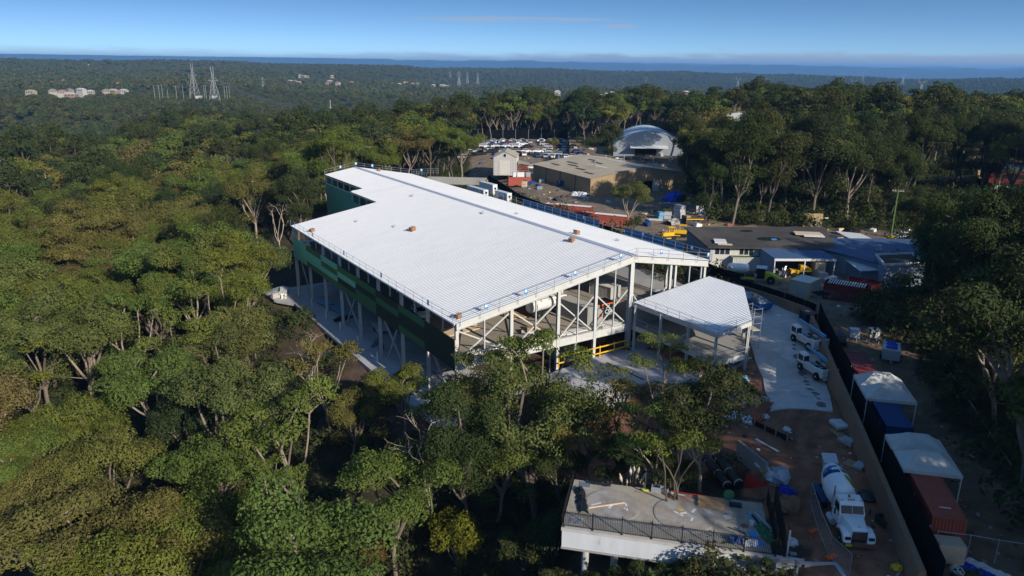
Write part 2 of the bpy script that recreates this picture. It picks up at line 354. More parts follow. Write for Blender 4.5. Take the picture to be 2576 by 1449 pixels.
M['bark_dead'] = mat('dead_wood', (0.42, 0.34, 0.27), rough=0.9, var=0.25, scale=1.5)
M['ground'] = attr_mat('ground_earth', 'albedo', noise=0.42, scale=0.55)
M['leaf_a'] = leaf_mat('gum_leaves', [(0.137, 0.112, 0.043), (0.116, 0.137, 0.028), (0.093, 0.137, 0.034), (0.142, 0.149, 0.028), (0.103, 0.125, 0.041), (0.157, 0.134, 0.038)])
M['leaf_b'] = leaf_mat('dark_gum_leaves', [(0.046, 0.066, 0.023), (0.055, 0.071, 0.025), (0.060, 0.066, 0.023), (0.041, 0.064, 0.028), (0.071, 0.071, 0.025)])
M['leaf_c'] = leaf_mat('yellow_green_leaves', [(0.128, 0.133, 0.018), (0.120, 0.119, 0.018)])
M['leaf_d'] = leaf_mat('pine_needles', [(0.030, 0.057, 0.021), (0.033, 0.060, 0.024)], 0.1)
M['leaf_brown'] = leaf_mat('dead_leaves', [(0.15, 0.075, 0.03), (0.13, 0.07, 0.03)], 0.2)
M['leaf_far'] = leaf_mat('far_gum_leaves', [(0.071, 0.089, 0.029), (0.061, 0.085, 0.032), (0.089, 0.095, 0.029), (0.068, 0.079, 0.032), (0.096, 0.085, 0.035)], 0.15)
M['plume'] = mat('pampas_plume', (0.55, 0.47, 0.36), rough=0.9)
# ------------------------------------------------------------------ the lie of the land
BX, BY, BA = -6.71, 83.55, rad(33.0)
UX, UY = math.cos(BA), math.sin(BA)
def bl(s, t, z=0.0):      # building axes (along the front, along the side) -> world
    return Vector((BX + s * UX - t * UY, BY + s * UY + t * UX, z))
def to_bl(x, y): return ((x - BX) * UX + (y - BY) * UY, -(x - BX) * UY + (y - BY) * UX)

near = [(27, 49, 0), (30, 60, 0), (33, 75, 0), (36, 95, .3), (40, 110, .8), (45, 105, .6), (33, 45, 0), (25, 46, -.2), (22, 44, -.6), (26, 40, 0), (30, 36, 0), (26, 62, -.3), (26, 70, -1),
        (0, 70, -12), (5, 62, -9.5), (12, 66, -6.6), (17, 66, -5.4), (21, 66, -3.2), (0, 55, -13), (10, 58, -5), (16, 59, -4.2), (20.5, 59, -2.6), (15, 50, -3.6), (10, 46, -4.6), (4, 48, -6.5), (18, 44, -3.6), (10, 38, -6), (0, 40, -12),
        (-10, 60, -16.5), (-20, 70, -18), (-35, 65, -20), (-30, 50, -20), (-15, 45, -17), (-50, 80, -18), (-75, 108, -16.5), (-90, 176, -15), (-150, 250, -15), (-34, 95, -15), (-60, 60, -21), (-80, 140, -16), (-120, 180, -16), (-110, 130, -18),
        (45, 60, .4), (55, 65, .8), (60, 80, 1), (70, 60, 1.5), (60, 110, 1), (80, 140, 1.5), (130, 200, 3), (120, 150, 2), (50, 45, .5), (48, 90, .6), (90, 100, 2), (45, 30, .5), (60, 20, 1), (80, 40, 2),
        (20, 200, 1), (45, 200, 1), (30, 250, 2), (0, 300, 3), (20, 340, 4), (20, 380, 5), (55, 300, 4), (60, 230, 2), (100, 260, 6), (120, 330, 10), (150, 300, 9), (200, 350, 10), (160, 240, 5), (-20, 330, 2), (-15, 375, 3),
        (-40, 200, -7), (-60, 260, -8), (-45, 300, -3), (-100, 330, -8), (-150, 400, -14), (-260, 400, -14), (-70, 200, -12), (-25, 240, -3)]
for s, t, z in [(-3, 5, -6.9), (-3, 25, -6.9), (-3, 45, -6.9), (-3, 64, -6.9), (10, 5, -6.9), (10, 30, -6.9), (10, 60, -6.9), (20, 6, -5), (20, 40, -5), (30, 8, -.6), (30, 40, -.5), (40, 5, .3), (40, 50, .4), (40, 100, .5), (22, -3, -3.6), (27, -4, -3.3),
                (15, -3, -4.2), (7, -3, -6.3), (0, -4, -7.8), (-9, 0, -8.5), (-10, 30, -8.5), (-10, 55, -8.5), (-13, 30, -12), (-15, 60, -12), (-22, 30, -16), (-22, 60, -16), (-15, 5, -13), (10, 75, -7), (10, 95, -7), (25, 112, -1), (2, 90, -9),
                (60, 30, .8), (60, 80, 1), (50, 60, .8), (48, 20, .8), (48, 90, 1), (100, 50, 1.5), (100, 100, 2), (20, -8, -3.9), (14, -13, -6.6), (22, -16, -6.4), (28, -14, -3.2), (34, -6, -1.6), (34, 2, -.8), (37, 8, .3), (38, -10, .1), (32, -17, -1.2)]:
    p = bl(s, t); near.append((p.x, p.y, z))
NEAR = np.array(near, float)
FAR = []
for th, rows in {-40: [(250, -15), (400, -14), (560, -46), (760, -50), (1050, -18), (1350, -30), (1650, -8), (1950, -16), (2400, 2), (3300, 26), (5000, 10)],
                 -35: [(250, -15), (400, -14), (560, -46), (760, -50), (1050, -18), (1350, -30), (1650, -8), (1950, -16), (2400, 2), (3300, 25), (5000, 5)],
                 -23: [(300, -14), (500, -12), (620, -36), (800, -44), (1050, -20), (1300, -34), (1650, -8), (2000, -18), (2400, 2), (3400, 24), (5000, 0)],
                 -12: [(330, -4), (460, -11), (800, -60), (1200, -42), (1700, -30), (2200, -25), (3500, 14), (5000, -10)],
                 0: [(330, 3), (420, 0), (650, -62), (1000, -58), (1500, -52), (2000, -37), (2800, -60), (3600, -20), (4500, 2)],
                 10: [(330, 6), (450, 3), (700, -55), (1200, -55), (2000, -32), (2900, -62), (4500, -12), (6000, -40)],
                 20: [(330, 10), (450, 5), (800, -55), (1500, -50), (2200, -38), (3000, -65), (4500, -17), (6000, -45)],
                 33: [(330, 8), (450, 3), (700, -45), (1300, -60), (2200, -52), (4500, -22), (6000, -50)],
                 42: [(330, 8), (450, 3), (700, -45), (1300, -60), (2200, -52), (4500, -22), (6000, -50)]}.items():
    for r_, z_ in rows: FAR.append((th, math.log(r_), z_))
FAR = np.array(FAR, float)
def idw(q, pts, vals, eps, power):
    out = np.empty(len(q))
    for i in range(0, len(q), 4000):
        d2 = ((q[i:i + 4000, None, :] - pts[None]) ** 2).sum(2) + eps
        w = d2 ** (-power); out[i:i + 4000] = (w * vals).sum(1) / w.sum(1)
    return out
_ph = nrs.rand(24, 3) * 6.28
def rolls(x, y, L):       # smooth rolling relief of wavelength about L
    v = 0
    for k in range(6):
        a = _ph[k, 0] + k; v = v + np.sin((x * math.cos(a) + y * math.sin(a)) * 6.28 / (L * (0.6 + 0.25 * k)) + _ph[k, 1])
    return v / 3.0
def ground(x, y):
    x = np.atleast_1d(np.asarray(x, float)); y = np.atleast_1d(np.asarray(y, float))
    r = np.hypot(x, y); th = np.degrees(np.arctan2(x, y))
    zn = idw(np.stack([x, y], 1), NEAR[:, :2], NEAR[:, 2], 3.0, 1.9)
    lr = np.log(np.maximum(r, 30))
    zf = idw(np.stack([th, lr * 28], 1), FAR[:, :2] * [1, 28], FAR[:, 2], 4.0, 2.0)
    zf = zf + rolls(x, y, 420) * np.clip((r - 600) / 900, 0, 1) * 5 + rolls(x + 900, y, 1500) * np.clip((r - 2600) / 1500, 0, 1) * 7
    zf = np.where(r > 5200, zf - np.clip((r - 5200) / 4000, 0, 1) * 130, zf)
    k = np.clip((r - 300) / 130, 0, 1); k = k * k * (3 - 2 * k)
    z = zn * (1 - k) + zf * k
    # distant range
    m = np.exp(-((r - 17000) / 2600.) ** 2) * (258 + 14 * np.sin(th * .35 + 1.0) + 9 * np.sin(th * 1.7) + 6 * np.sin(th * 4.1 + 2) - 1.6 * th)
    m2 = np.exp(-((r - 24500) / 1800.) ** 2) * (285 + 16 * np.sin(th * .22 - .4) + 12 * np.sin(th * 1.1 + 1) + 6 * np.sin(th * 3.1) - 1.2 * th)
    return np.minimum(z + m + m2, 128)
def gz(x, y): return float(ground(x, y)[0])

# clear ground: (polygon in the building axes or in the world)
def inpoly(px, py, poly):
    px = np.atleast_1d(px); py = np.atleast_1d(py); c = np.zeros(len(px), bool); n = len(poly)
    for i in range(n):
        x0, y0 = poly[i][:2]; x1, y1 = poly[i - 1][:2]
        m = ((y0 > py) != (y1 > py)) & (px < (x1 - x0) * (py - y0) / ((y1 - y0) or 1e-9) + x0); c ^= m
    return c
_b = lambda l: [tuple(bl(s, t))[:2] for s, t in l]
_a = lambda l, z=0: [tuple(at(x, y, z))[:2] for x, y in l]
P_BUILD = _b([(-8, -3), (-8, 68), (12, 68), (14, 108), (46, 108), (46, -2), (30, -3)])
P_FRONT = _b([(12, -14), (12, 0), (32, 0), (32, -14)])
P_YARD = _a([(1700, 1030), (1790, 960), (1860, 700), (2040, 765), (2110, 935), (2330, 1449), (2300, 1700), (1960, 1700), (1950, 1400), (1880, 1250), (1880, 1130)])
P_TANK = _a([(1400, 1195), (1960, 1240), (2030, 1460), (1400, 1400)])
P_RIGHT = _a([(2040, 770), (2130, 800), (2270, 870), (2420, 1100), (2576, 1300), (2576, 1500), (2330, 1500), (2110, 940)])
P_IND = _a([(1180, 440), (1215, 395), (1400, 385), (1700, 385), (1730, 470), (1790, 560), (1900, 570), (2290, 580), (2310, 660), (2200, 760), (2130, 790), (2040, 760), (1790, 690), (1300, 500)], 1)
P_CARS = _a([(1170, 405), (1205, 345), (1465, 345), (1480, 405)], 4)
P_CARS2 = [tuple(at(x, y, -8))[:2] for x, y in [(420, 425), (560, 375), (760, 370), (940, 392), (800, 412), (600, 432)]]
P_DOME = _a([(1540, 400), (1560, 340), (1700, 335), (1720, 400)], 4)
P_ROADR = _a([(2330, 600), (2360, 548), (2520, 575), (2540, 625)], 2)
P_RED = _a([(2440, 480), (2460, 430), (2760, 440), (2760, 520)], 3)
P_STRIP = _b([(43, -6), (43, 108), (32, 110), (32, 138), (72, 138), (66, -6)])
CLEAR = [P_STRIP, P_BUILD, P_FRONT, P_YARD, P_TANK, P_RIGHT, P_IND, P_CARS, P_DOME, P_ROADR, P_RED]
def is_clear(x, y, polys=None):
    c = np.zeros(len(np.atleast_1d(x)), bool)
    for p in (polys or CLEAR): c |= inpoly(x, y, p)
    return c

# ground sheet: a fan of rings out to the horizon
ang = np.concatenate([np.arange(-180, -56, 6.0), np.arange(-56, 56.01, 0.4), np.arange(62, 180, 6.0)])
rr_ = np.concatenate([[0.5, 10, 18, 24], np.geomspace(28, 400, 190), np.geomspace(410, 33000, 120)])
A_, R_ = np.meshgrid(np.radians(ang), rr_)
gx = (R_ * np.sin(A_)).ravel(); gy = (R_ * np.cos(A_)).ravel()
gzv = np.concatenate([ground(gx[i:i + 20000], gy[i:i + 20000]) for i in range(0, len(gx), 20000)])
na, nr = len(ang), len(rr_)
idx = np.arange(na * nr).reshape(nr, na)
qa = idx[:-1, :]; qb = np.roll(idx, -1, 1)[:-1, :]; qc = np.roll(idx, -1, 1)[1:, :]; qd = idx[1:, :]
F = np.stack([qa, qd, qc, qb], -1).reshape(-1, 4)
me = bpy.data.meshes.new('ground')
me.vertices.add(len(gx)); me.vertices.foreach_set('co', np.stack([gx, gy, gzv], 1).astype(np.float32).ravel())
me.loops.add(F.size); me.loops.foreach_set('vertex_index', F.ravel().astype(np.int32))
me.polygons.add(len(F)); me.polygons.foreach_set('loop_start', np.arange(0, F.size, 4, dtype=np.int32)); me.polygons.foreach_set('loop_total', np.full(len(F), 4, np.int32))
me.update(calc_edges=True)
jx = gx + 1.3 * rolls(gx * 9, gy * 9, 60) ; jy = gy + 1.3 * rolls(gy * 9 + 70, gx * 9, 60)
alb = np.tile(np.array([0.050, 0.040, 0.026]), (len(gx), 1))                      # leaf litter
dist = np.hypot(gx, gy)
alb[dist > 420] = (0.040, 0.047, 0.022)
alb[inpoly(jx, jy, P_YARD)] = (0.26, 0.120, 0.070)                               # red-brown building dirt
alb[inpoly(jx, jy, P_TANK)] = (0.075, 0.052, 0.035)
alb[inpoly(jx, jy, P_RIGHT)] = (0.165, 0.118, 0.075)
for p in (P_IND, P_CARS): alb[inpoly(jx, jy, p)] = (0.21, 0.160, 0.115)
alb[inpoly(jx, jy, P_DOME)] = (0.10, 0.09, 0.07)
alb[inpoly(jx, jy, P_BUILD)] = (0.085, 0.058, 0.040)
dirtfront = _b([(2, -26), (6, -12), (12, -2), (36, -2), (40, -24), (24, -34)])
alb[inpoly(jx, jy, dirtfront)] = (0.21, 0.105, 0.065)
# wheel tracks worn into the dirt
tracks = [[(27, 40), (27.3, 52), (28.5, 62), (31, 72), (33, 80)], [(25, 42), (26, 55), (29, 66), (34, 76)], [(48, 40), (46, 60), (48, 80), (50, 95)], [(40, 200), (35, 190), (30, 186), (18, 190), (8, 205)]]
for tr in tracks:
    d = np.full(len(gx), 1e9)
    for (x0, y0), (x1, y1) in zip(tr[:-1], tr[1:]):
        L2 = (x1 - x0) ** 2 + (y1 - y0) ** 2; u = np.clip(((gx - x0) * (x1 - x0) + (gy - y0) * (y1 - y0)) / L2, 0, 1); d = np.minimum(d, np.hypot(gx - x0 - u * (x1 - x0), gy - y0 - u * (y1 - y0)))
    k = np.exp(-((d - .95) / .38) ** 2); alb *= (1 - .38 * k * (.6 + .4 * np.sin(gx * 2.3) * np.sin(gy * 1.7)))[:, None]
ca = me.color_attributes.new('albedo', 'FLOAT_COLOR', 'POINT')
ca.data.foreach_set('color', np.concatenate([alb, np.ones((len(gx), 1))], 1).astype(np.float32).ravel())
me.polygons.foreach_set('use_smooth', np.ones(len(F), bool))
me.materials.append(M['ground'])
gobj = bpy.data.objects.new('ground', me); col.objects.link(gobj); tag(gobj, kind='structure')

# haze: pale air over the whole country
hz = MB().box(-34000, -34000, -260, 34000, 34000, 140).build('haze', [])
hm = bpy.data.materials.new('haze'); hm.use_nodes = True; hm.node_tree.nodes.clear()
ho = hm.node_tree.nodes.new('ShaderNodeOutputMaterial'); hv = hm.node_tree.nodes.new('ShaderNodeVolumePrincipled')
hv.inputs['Color'].default_value = (0.22, 0.50, 0.95, 1); hv.inputs['Density'].default_value = 0.00008; hv.inputs['Anisotropy'].default_value = 0.0
hm.node_tree.links.new(hv.outputs[0], ho.inputs['Volume']); hz.data.materials.append(hm)
tag(hz, kind='stuff', label='thin blue haze over the far country')

# where the far houses stand (photo position, distance)
HOUSES = ((40, 190, 2300), (55, 212, 1800), (105, 200, 2100), (15, 178, 2700), (68, 178, 2800), (150, 186, 2500), (160, 208, 1900), (133, 230, 1350), (175, 228, 1380), (205, 232, 1320), (228, 232, 1320), (240, 218, 1650), (190, 215, 1700), (178, 240, 1200), (158, 238, 1220), (268, 230, 1350), (285, 230, 1350), (312, 230, 1380), (325, 214, 1750), (78, 232, 1300), (130, 212, 1800), (212, 195, 2300), (238, 199, 2150), (297, 200, 2200), (300, 216, 1700), (346, 184, 2700), (440, 178, 2900), (455, 182, 2800), (495, 176, 3000), (545, 176, 3000), (575, 178, 2900), (590, 184, 2700), (610, 184, 2700), (620, 184, 2700), (640, 195, 2300), (578, 196, 2300),
                   (705, 212, 1900), (730, 205, 2100), (722, 213, 1900), (742, 205, 2100), (755, 190, 2500), (765, 193, 2400), (772, 193, 2400), (752, 208, 2000), (830, 205, 2150), (822, 211, 2000), (850, 212, 2000), (835, 192, 2500), (885, 211, 2050), (985, 212, 2100), (1005, 213, 2080), (1020, 211, 2100), (1038, 214, 2080), (1050, 218, 2000), (1062, 221, 1950), (1050, 211, 2120), (1090, 215, 2080), (1118, 217, 2060), (1112, 216, 2060), (1128, 217, 2060), (1402, 232, 1600), (1455, 248, 1350), (1475, 246, 1380), (1510, 245, 1400), (1525, 238, 1550), (1540, 234, 1650), (1490, 236, 1600), (1570, 247, 1380), (1595, 233, 1700), (1620, 231, 1750), (1640, 233, 1700), (1725, 233, 1750))
# ------------------------------------------------------------------ trees
def np_mesh(name, V, F, mat_, tint=None):
    me = bpy.data.meshes.new(name); k = F.shape[1]
    me.vertices.add(len(V)); me.vertices.foreach_set('co', V.astype(np.float32).ravel())
    me.loops.add(F.size); me.loops.foreach_set('vertex_index', F.ravel().astype(np.int32))
    me.polygons.add(len(F)); me.polygons.foreach_set('loop_start', np.arange(0, F.size, k, dtype=np.int32)); me.polygons.foreach_set('loop_total', np.full(len(F), k, np.int32))
    me.update(calc_edges=True); me.materials.append(mat_)
    if tint is not None:
        a = me.attributes.new('tint', 'FLOAT', 'POINT'); a.data.foreach_set('value', tint.astype(np.float32))
    return me
def unit(v): return v / np.maximum(np.linalg.norm(v, axis=-1, keepdims=True), 1e-9)
def leaves(rs, clumps, leaf, dens, droop=0.5, ratio=0.5, low=-0.35):
    """leaf sprays over the domes of a crown; clumps: (x, y, z, radius, squash)"""
    Vs, Ts = [], []
    for (cx, cy, cz, rc, sq) in clumps:
        n = max(12, int(dens * rc * rc * 17 / (leaf * leaf)))
        d = unit(rs.randn(n * 2, 3)); d = d[d[:, 2] > low][:n]; n = len(d)
        # lumpy dome: radius varies with direction
        lump = 1 + 0.16 * np.sin(d[:, 0] * 5 + cx * 3) * np.sin(d[:, 1] * 5 + cy * 3) + 0.10 * np.sin(d[:, 2] * 7 + cz)
        rad_ = rc * lump * (0.66 + 0.38 * rs.rand(n) ** 0.5)
        p = np.array([cx, cy, cz]) + d * rad_[:, None] * np.array([1, 1, sq])
        nrm = unit(d * [1, 1, 1.25] + rs.randn(n, 3) * 0.48)
        tdir = rs.randn(n, 3); tdir[:, 2] -= droop; tdir = unit(tdir - (tdir * nrm).sum(1, keepdims=True) * nrm)
        w = np.cross(nrm, tdir); L = leaf * (0.6 + 0.8 * rs.rand(n))[:, None]
        a = p - tdir * L * .5; b = p + w * L * ratio * .5; c = p + tdir * L * .5; e = p - w * L * ratio * .5
        Vs.append(np.stack([a, b, c, e], 1).reshape(-1, 3))
        Ts.append(np.repeat(np.clip(rs.rand() * .55 + .3 * rs.rand(n) + .12, 0, 1), 4))
    V = np.concatenate(Vs); return V, np.arange(len(V)).reshape(-1, 4), np.concatenate(Ts)
def limb(mb, rs, p0, p1, r0, r1, bend, n=4, seg=5):
    p0, p1 = np.array(p0, float), np.array(p1, float); L = np.linalg.norm(p1 - p0)
    off = rs.randn(3) * bend * L; off[2] = abs(off[2]) * -.4
    pts = [p0 * (1 - t) + p1 * t + off * math.sin(math.pi * t) + rs.randn(3) * .012 * L * (0 < t < 1) for t in np.linspace(0, 1, n + 1)]
    mb.tube(pts, list(np.linspace(r0, r1, n + 1)), seg, cap=False); return pts
def gum(seed, h=15, cr=5.2, fork=0.42, nl=5, sub=3, rc=(1.25, 2.1), leaf=0.28, dens=1.0, flat=0.75, lean=0.06, tr=0.30, seg=6, lmat='leaf_a', top=True, dead=False, ratio=0.5, low=-0.35, hang=0, skirt=0):
    rs = np.random.RandomState(seed); mb = MB()
    ln = rs.randn(2) * lean * h; f = np.array([ln[0], ln[1], h * fork])
    limb(mb, rs, (0, 0, -1.5), f, tr, tr * .68, .03, 4, seg); clumps = []
    a0 = rs.rand() * 6.28
    for i in range(nl):
        a = a0 + 6.283 * i / nl + rs.randn() * .25
        inner = (i == 0 and top)
        rr = cr * (0.15 if inner else 0.42 + 0.30 * rs.rand()); zz = h * ((0.90 if inner else 0.66 + 0.16 * rs.rand()))
        e = f + np.array([math.cos(a) * rr, math.sin(a) * rr, zz - f[2]]); r1 = tr * .36
        limb(mb, rs, f - [0, 0, rs.rand() * .08 * h], e, tr * .55, r1, .07, 4, seg)
        for j in range(sub):
            b = a + rs.randn() * .9; q = cr * (.22 + .26 * rs.rand()); up = h * (0.02 + .10 * rs.rand())
            ee = e + np.array([math.cos(b) * q, math.sin(b) * q, up])
            dd = np.linalg.norm((ee - f)[:2])
            if dd > cr: ee[:2] = f[:2] + (ee - f)[:2] / dd * cr
            limb(mb, rs, e, ee, r1, r1 * .35, .10, 3, 4)
            if dead:
                for k in range(4): limb(mb, rs, e + (ee - e) * (.35 + .16 * k), ee + rs.randn(3) * [.9, .9, .5] + [0, 0, .6], r1 * .4, .012, .12, 3, 3)
            c = ee + [0, 0, .25]; R = rs.uniform(*rc)
            clumps.append((c[0], c[1], c[2], R, flat * rs.uniform(.8, 1.1)))
            for k in range(hang):
                g = ee + rs.randn(3) * [R * .6, R * .6, .3] - [0, 0, R * (.5 + .6 * rs.rand())]; clumps.append((g[0], g[1], g[2], R * rs.uniform(.45, .65), 1.1))
        c = e + [0, 0, .5]; clumps.append((c[0], c[1], c[2], rs.uniform(*rc) * .9, flat))
    for k in range(skirt):     # lower boughs that hide the bole
        a = a0 + k * 2.4; q = cr * rs.uniform(.25, .72); z = h * rs.uniform(.30, .56); e = np.array([ln[0] * .7 + math.cos(a) * q, ln[1] * .7 + math.sin(a) * q, z])
        limb(mb, rs, (ln[0] * .6, ln[1] * .6, z - q * .35), e, tr * .22, .03, .08, 3, 4); clumps.append((e[0], e[1], e[2] + .2, rs.uniform(*rc) * .85, .85))
    trunk_me = None; o = mb.build('trunk', M['bark_dead'] if dead else M['bark_dark' if lmat == 'leaf_b' else 'bark'], smooth=True); trunk_me = o.data; bpy.data.objects.remove(o)
    crown = None
    if not dead:
        V, F, T = leaves(rs, clumps, leaf, dens, ratio=ratio, low=low)
        crown = np_mesh('crown', V, F, M[lmat], T)
    return dict(trunk=trunk_me, crown=crown, h=h, cr=cr)
def merged(pr):           # one mesh holding trunk and crown, for the far woods
    t, c = pr['trunk'], pr['crown']
    me = bpy.data.meshes.new('gum_tree_mass')
    nv1, nv2 = len(t.vertices), len(c.vertices); co1 = np.empty(nv1 * 3, np.float32); co2 = np.empty(nv2 * 3, np.float32)
    t.vertices.foreach_get('co', co1); c.vertices.foreach_get('co', co2)
    f1 = [tuple(p.vertices) for p in t.polygons]; f2 = (np.arange(nv2).reshape(-1, 4) + nv1).tolist()
    me.from_pydata(np.concatenate([co1, co2]).reshape(-1, 3).tolist(), [], f1 + f2)
    me.materials.append(t.materials[0]); me.materials.append(c.materials[0])
    me.polygons.foreach_set('material_index', [0] * len(f1) + [1] * len(f2))
    tn = np.empty(nv2, np.float32); c.attributes['tint'].data.foreach_get('value', tn)
    a = me.attributes.new('tint', 'FLOAT', 'POINT'); a.data.foreach_set('value', np.concatenate([np.full(nv1, .5, np.float32), tn]))
    me.update(); return bpy.data.objects.new('gum_tree_mass', me)

PROTO = {}
PROTO['umbrella'] = [gum(s, h=14 + s % 3, cr=5.2, nl=7, sub=3, rc=(1.25, 2.0), flat=.76, low=-.4) for s in (1, 2, 3, 4)]
PROTO['dome'] = [gum(s, h=13.5, cr=4.4, fork=.36, nl=7, sub=3, rc=(1.3, 2.1), flat=.92, low=-.6, skirt=3) for s in (11, 12, 13)]
PROTO['tall'] = [gum(s, h=19, cr=4.6, fork=.30, nl=7, sub=3, rc=(1.4, 2.2), flat=.95, lmat='leaf_b', hang=2, low=-.7, skirt=9) for s in (21, 22, 23)]
PROTO['sparse'] = [gum(s, h=14, cr=4.6, fork=.32, nl=5, sub=3, rc=(.8, 1.35), flat=.7, dens=.75, tr=.22, lean=.12) for s in (31, 32, 33)]
PROTO['droop'] = [gum(s, h=17.5, cr=6.0, fork=.30, nl=8, sub=3, rc=(.95, 1.6), flat=.95, hang=3, tr=.42, leaf=.30, low=-.8, dens=.8, lean=.1, skirt=5) for s in (41, 42)]
PROTO['dead'] = [gum(s, h=13, cr=3.6, fork=.18, nl=5, sub=2, dead=True, tr=.17, lean=.1) for s in (51, 52)]
PROTO['bush'] = [gum(s, h=6.5, cr=2.3, fork=.15, nl=6, sub=3, rc=(.75, 1.15), flat=1.0, lmat='leaf_c', tr=.14, leaf=.26, low=-.8, hang=1) for s in (61,)]
PROTO['sapling'] = [gum(s, h=7, cr=2.4, fork=.45, nl=5, sub=3, rc=(.45, .8), flat=.9, dens=.7, tr=.09, leaf=.28, low=-.8, hang=1, lmat='leaf_b') for s in (71, 72)]
def pine(seed, h=24, r=4.6):
    rs = np.random.RandomState(seed); mb = MB(); limb(mb, rs, (0, 0, -1), (0, 0, h), .38, .05, .004, 5, 7); cl = []
    for k in range(17):
        z = h * (.14 + .84 * k / 16); q = r * (1 - (z / h)) ** .8 + .25
        for j in range(7):
            a = j * .8976 + k * .5; e = np.array([math.cos(a) * q, math.sin(a) * q, z + .3]); limb(mb, rs, (0, 0, z), e, .07, .02, .03, 2, 3)
            for w in np.arange(.35, 1.01, .28): cl.append((e[0] * w, e[1] * w, z + .1, .5 + .16 * q * w, .32))
    o = mb.build('trunk', M['bark'], smooth=True); t = o.data; bpy.data.objects.remove(o)
    V, F, T = leaves(rs, cl, .45, .6); return dict(trunk=t, crown=np_mesh('crown', V, F, M['leaf_d'], T), h=h, cr=r)
PROTO['pine'] = [pine(81)]

tree_count = 0
def plant(kind, x, y, scale=1.0, label='', group=None, z=None, rz=None, name=None, v=None, lm=None, sz=None):
    """one tree standing on the ground: trunk and crown under one Empty"""
    global tree_count; tree_count += 1
    pr = PROTO[kind][(rnd.randrange(len(PROTO[kind])) if v is None else v)]
    nm = name or {'dead': 'dead_tree', 'pine': 'pine_tree', 'bush': 'shrub', 'sapling': 'gum_sapling'}.get(kind, 'gum_tree')
    t = thing(nm, label, 'shrub' if kind == 'bush' else 'tree', (x, y, gz(x, y) if z is None else z), rnd.random() * 6.28 if rz is None else rz, group)
    t.scale = (scale, scale, scale * (sz or 1))
    a = bpy.data.objects.new('trunk', pr['trunk']); col.objects.link(a); a.parent = t
    if pr['crown']:
        c = bpy.data.objects.new('crown', pr['crown']); col.objects.link(c); c.parent = t
        if lm: c.material_slots[0].link = 'OBJECT'; c.material_slots[0].material = M[lm]
    return t
def crown_spot(kind, px, py, scale=1.0, sz=1.0, frac=.80):
    """where a tree must stand for its crown to show at a photo position"""
    h = PROTO[kind][0]['h'] * scale * sz; z = -6.0
    for _ in range(25):
        p = at(px, py, z); z = z * .5 + .5 * (gz(p.x, p.y) + h * frac)
    return p.x, p.y
TREES = []                # (x, y, r) of trees already standing
def grow(kind, px, py, scale, label, group=None, frac=.8, **k):
    x, y = crown_spot(kind, px, py, scale, k.get('sz') or 1.0, frac); TREES.append((x, y, PROTO[kind][0]['cr'] * scale))
    return plant(kind, x, y, scale, label, group, **k)

def scatter_gn(name, pts, rots, scales, protos, label):
    """countless trees as ONE object: points with an instance of a whole tree on each"""
    me = bpy.data.meshes.new(name); me.vertices.add(len(pts)); me.vertices.foreach_set('co', np.asarray(pts, np.float32).ravel())
    for nm, ty, arr in (('spin', 'FLOAT', rots), ('size', 'FLOAT', scales)):
        a = me.attributes.new(nm, ty, 'POINT'); a.data.foreach_set('value', np.asarray(arr, np.float32))
    me.update(); o = bpy.data.objects.new(name, me); col.objects.link(o); tag(o, label, kind='stuff')
    pc = bpy.data.collections.new(name + '_kinds')
    for p in protos: pc.objects.link(p)
    ng = bpy.data.node_groups.new(name, 'GeometryNodeTree')
    ng.interface.new_socket('Geometry', in_out='INPUT', socket_type='NodeSocketGeometry'); ng.interface.new_socket('Geometry', in_out='OUTPUT', socket_type='NodeSocketGeometry')
    N = ng.nodes.new; L = ng.links.new
    gi, go = N('NodeGroupInput'), N('NodeGroupOutput'); ip = N('GeometryNodeInstanceOnPoints'); ci = N('GeometryNodeCollectionInfo')
    ci.inputs['Collection'].default_value = pc; ci.inputs['Separate Children'].default_value = True; ci.inputs['Reset Children'].default_value = True
    rv = N('FunctionNodeRandomValue'); rv.data_type = 'INT'; rv.inputs[4].default_value = 0; rv.inputs[5].default_value = len(protos) - 1
    sp = N('GeometryNodeInputNamedAttribute'); sp.data_type = 'FLOAT'; sp.inputs[0].default_value = 'spin'
    szn = N('GeometryNodeInputNamedAttribute'); szn.data_type = 'FLOAT'; szn.inputs[0].default_value = 'size'
    cx = N('ShaderNodeCombineXYZ'); L(sp.outputs[0], cx.inputs[2])
    L(gi.outputs[0], ip.inputs['Points']); L(ci.outputs[0], ip.inputs['Instance']); ip.inputs['Pick Instance'].default_value = True
    L(rv.outputs[2], ip.inputs['Instance Index']); L(cx.outputs[0], ip.inputs['Rotation']); L(szn.outputs[0], ip.inputs['Scale']); L(ip.outputs[0], go.inputs[0])
    md = o.modifiers.new('scatter', 'NODES'); md.node_group = ng
    return o

# ---- trees one can point out
G = 'gum trees in front of the building'
grow('droop', 1348, 1085, 1.02, 'big drooping bright-green gum standing at the left end of the concrete tank', rz=1.0, v=0, frac=.62)
grow('sparse', 1585, 1010, .88, 'thin forked gum with a pale trunk before the sunken driveway', v=0, rz=.4)
grow('sparse', 1395, 850, 1.05, 'spindly gum whose wispy top covers the front girder and bracing', v=1, frac=.92, sz=1.12)
grow('sparse', 1625, 880, .8, 'young gum with rounded tufts in front of the yellow rails', v=2, frac=.85)
grow('umbrella', 1765, 1045, .86, 'wide flat dark-crowned gum between the brown dirt yard and the tank', v=1, lm='leaf_b')
grow('sparse', 1725, 1120, .8, 'twisted grey gum trunk with a thin crown behind the tank', v=1, rz=2.2)
grow('dome', 872, 1035, .66, 'full rounded gum with a leaning trunk left of the dead grey tree', v=0)
grow('umbrella', 1012, 968, .62, 'small yellow-green gum under the front corner of the green wall', v=3)
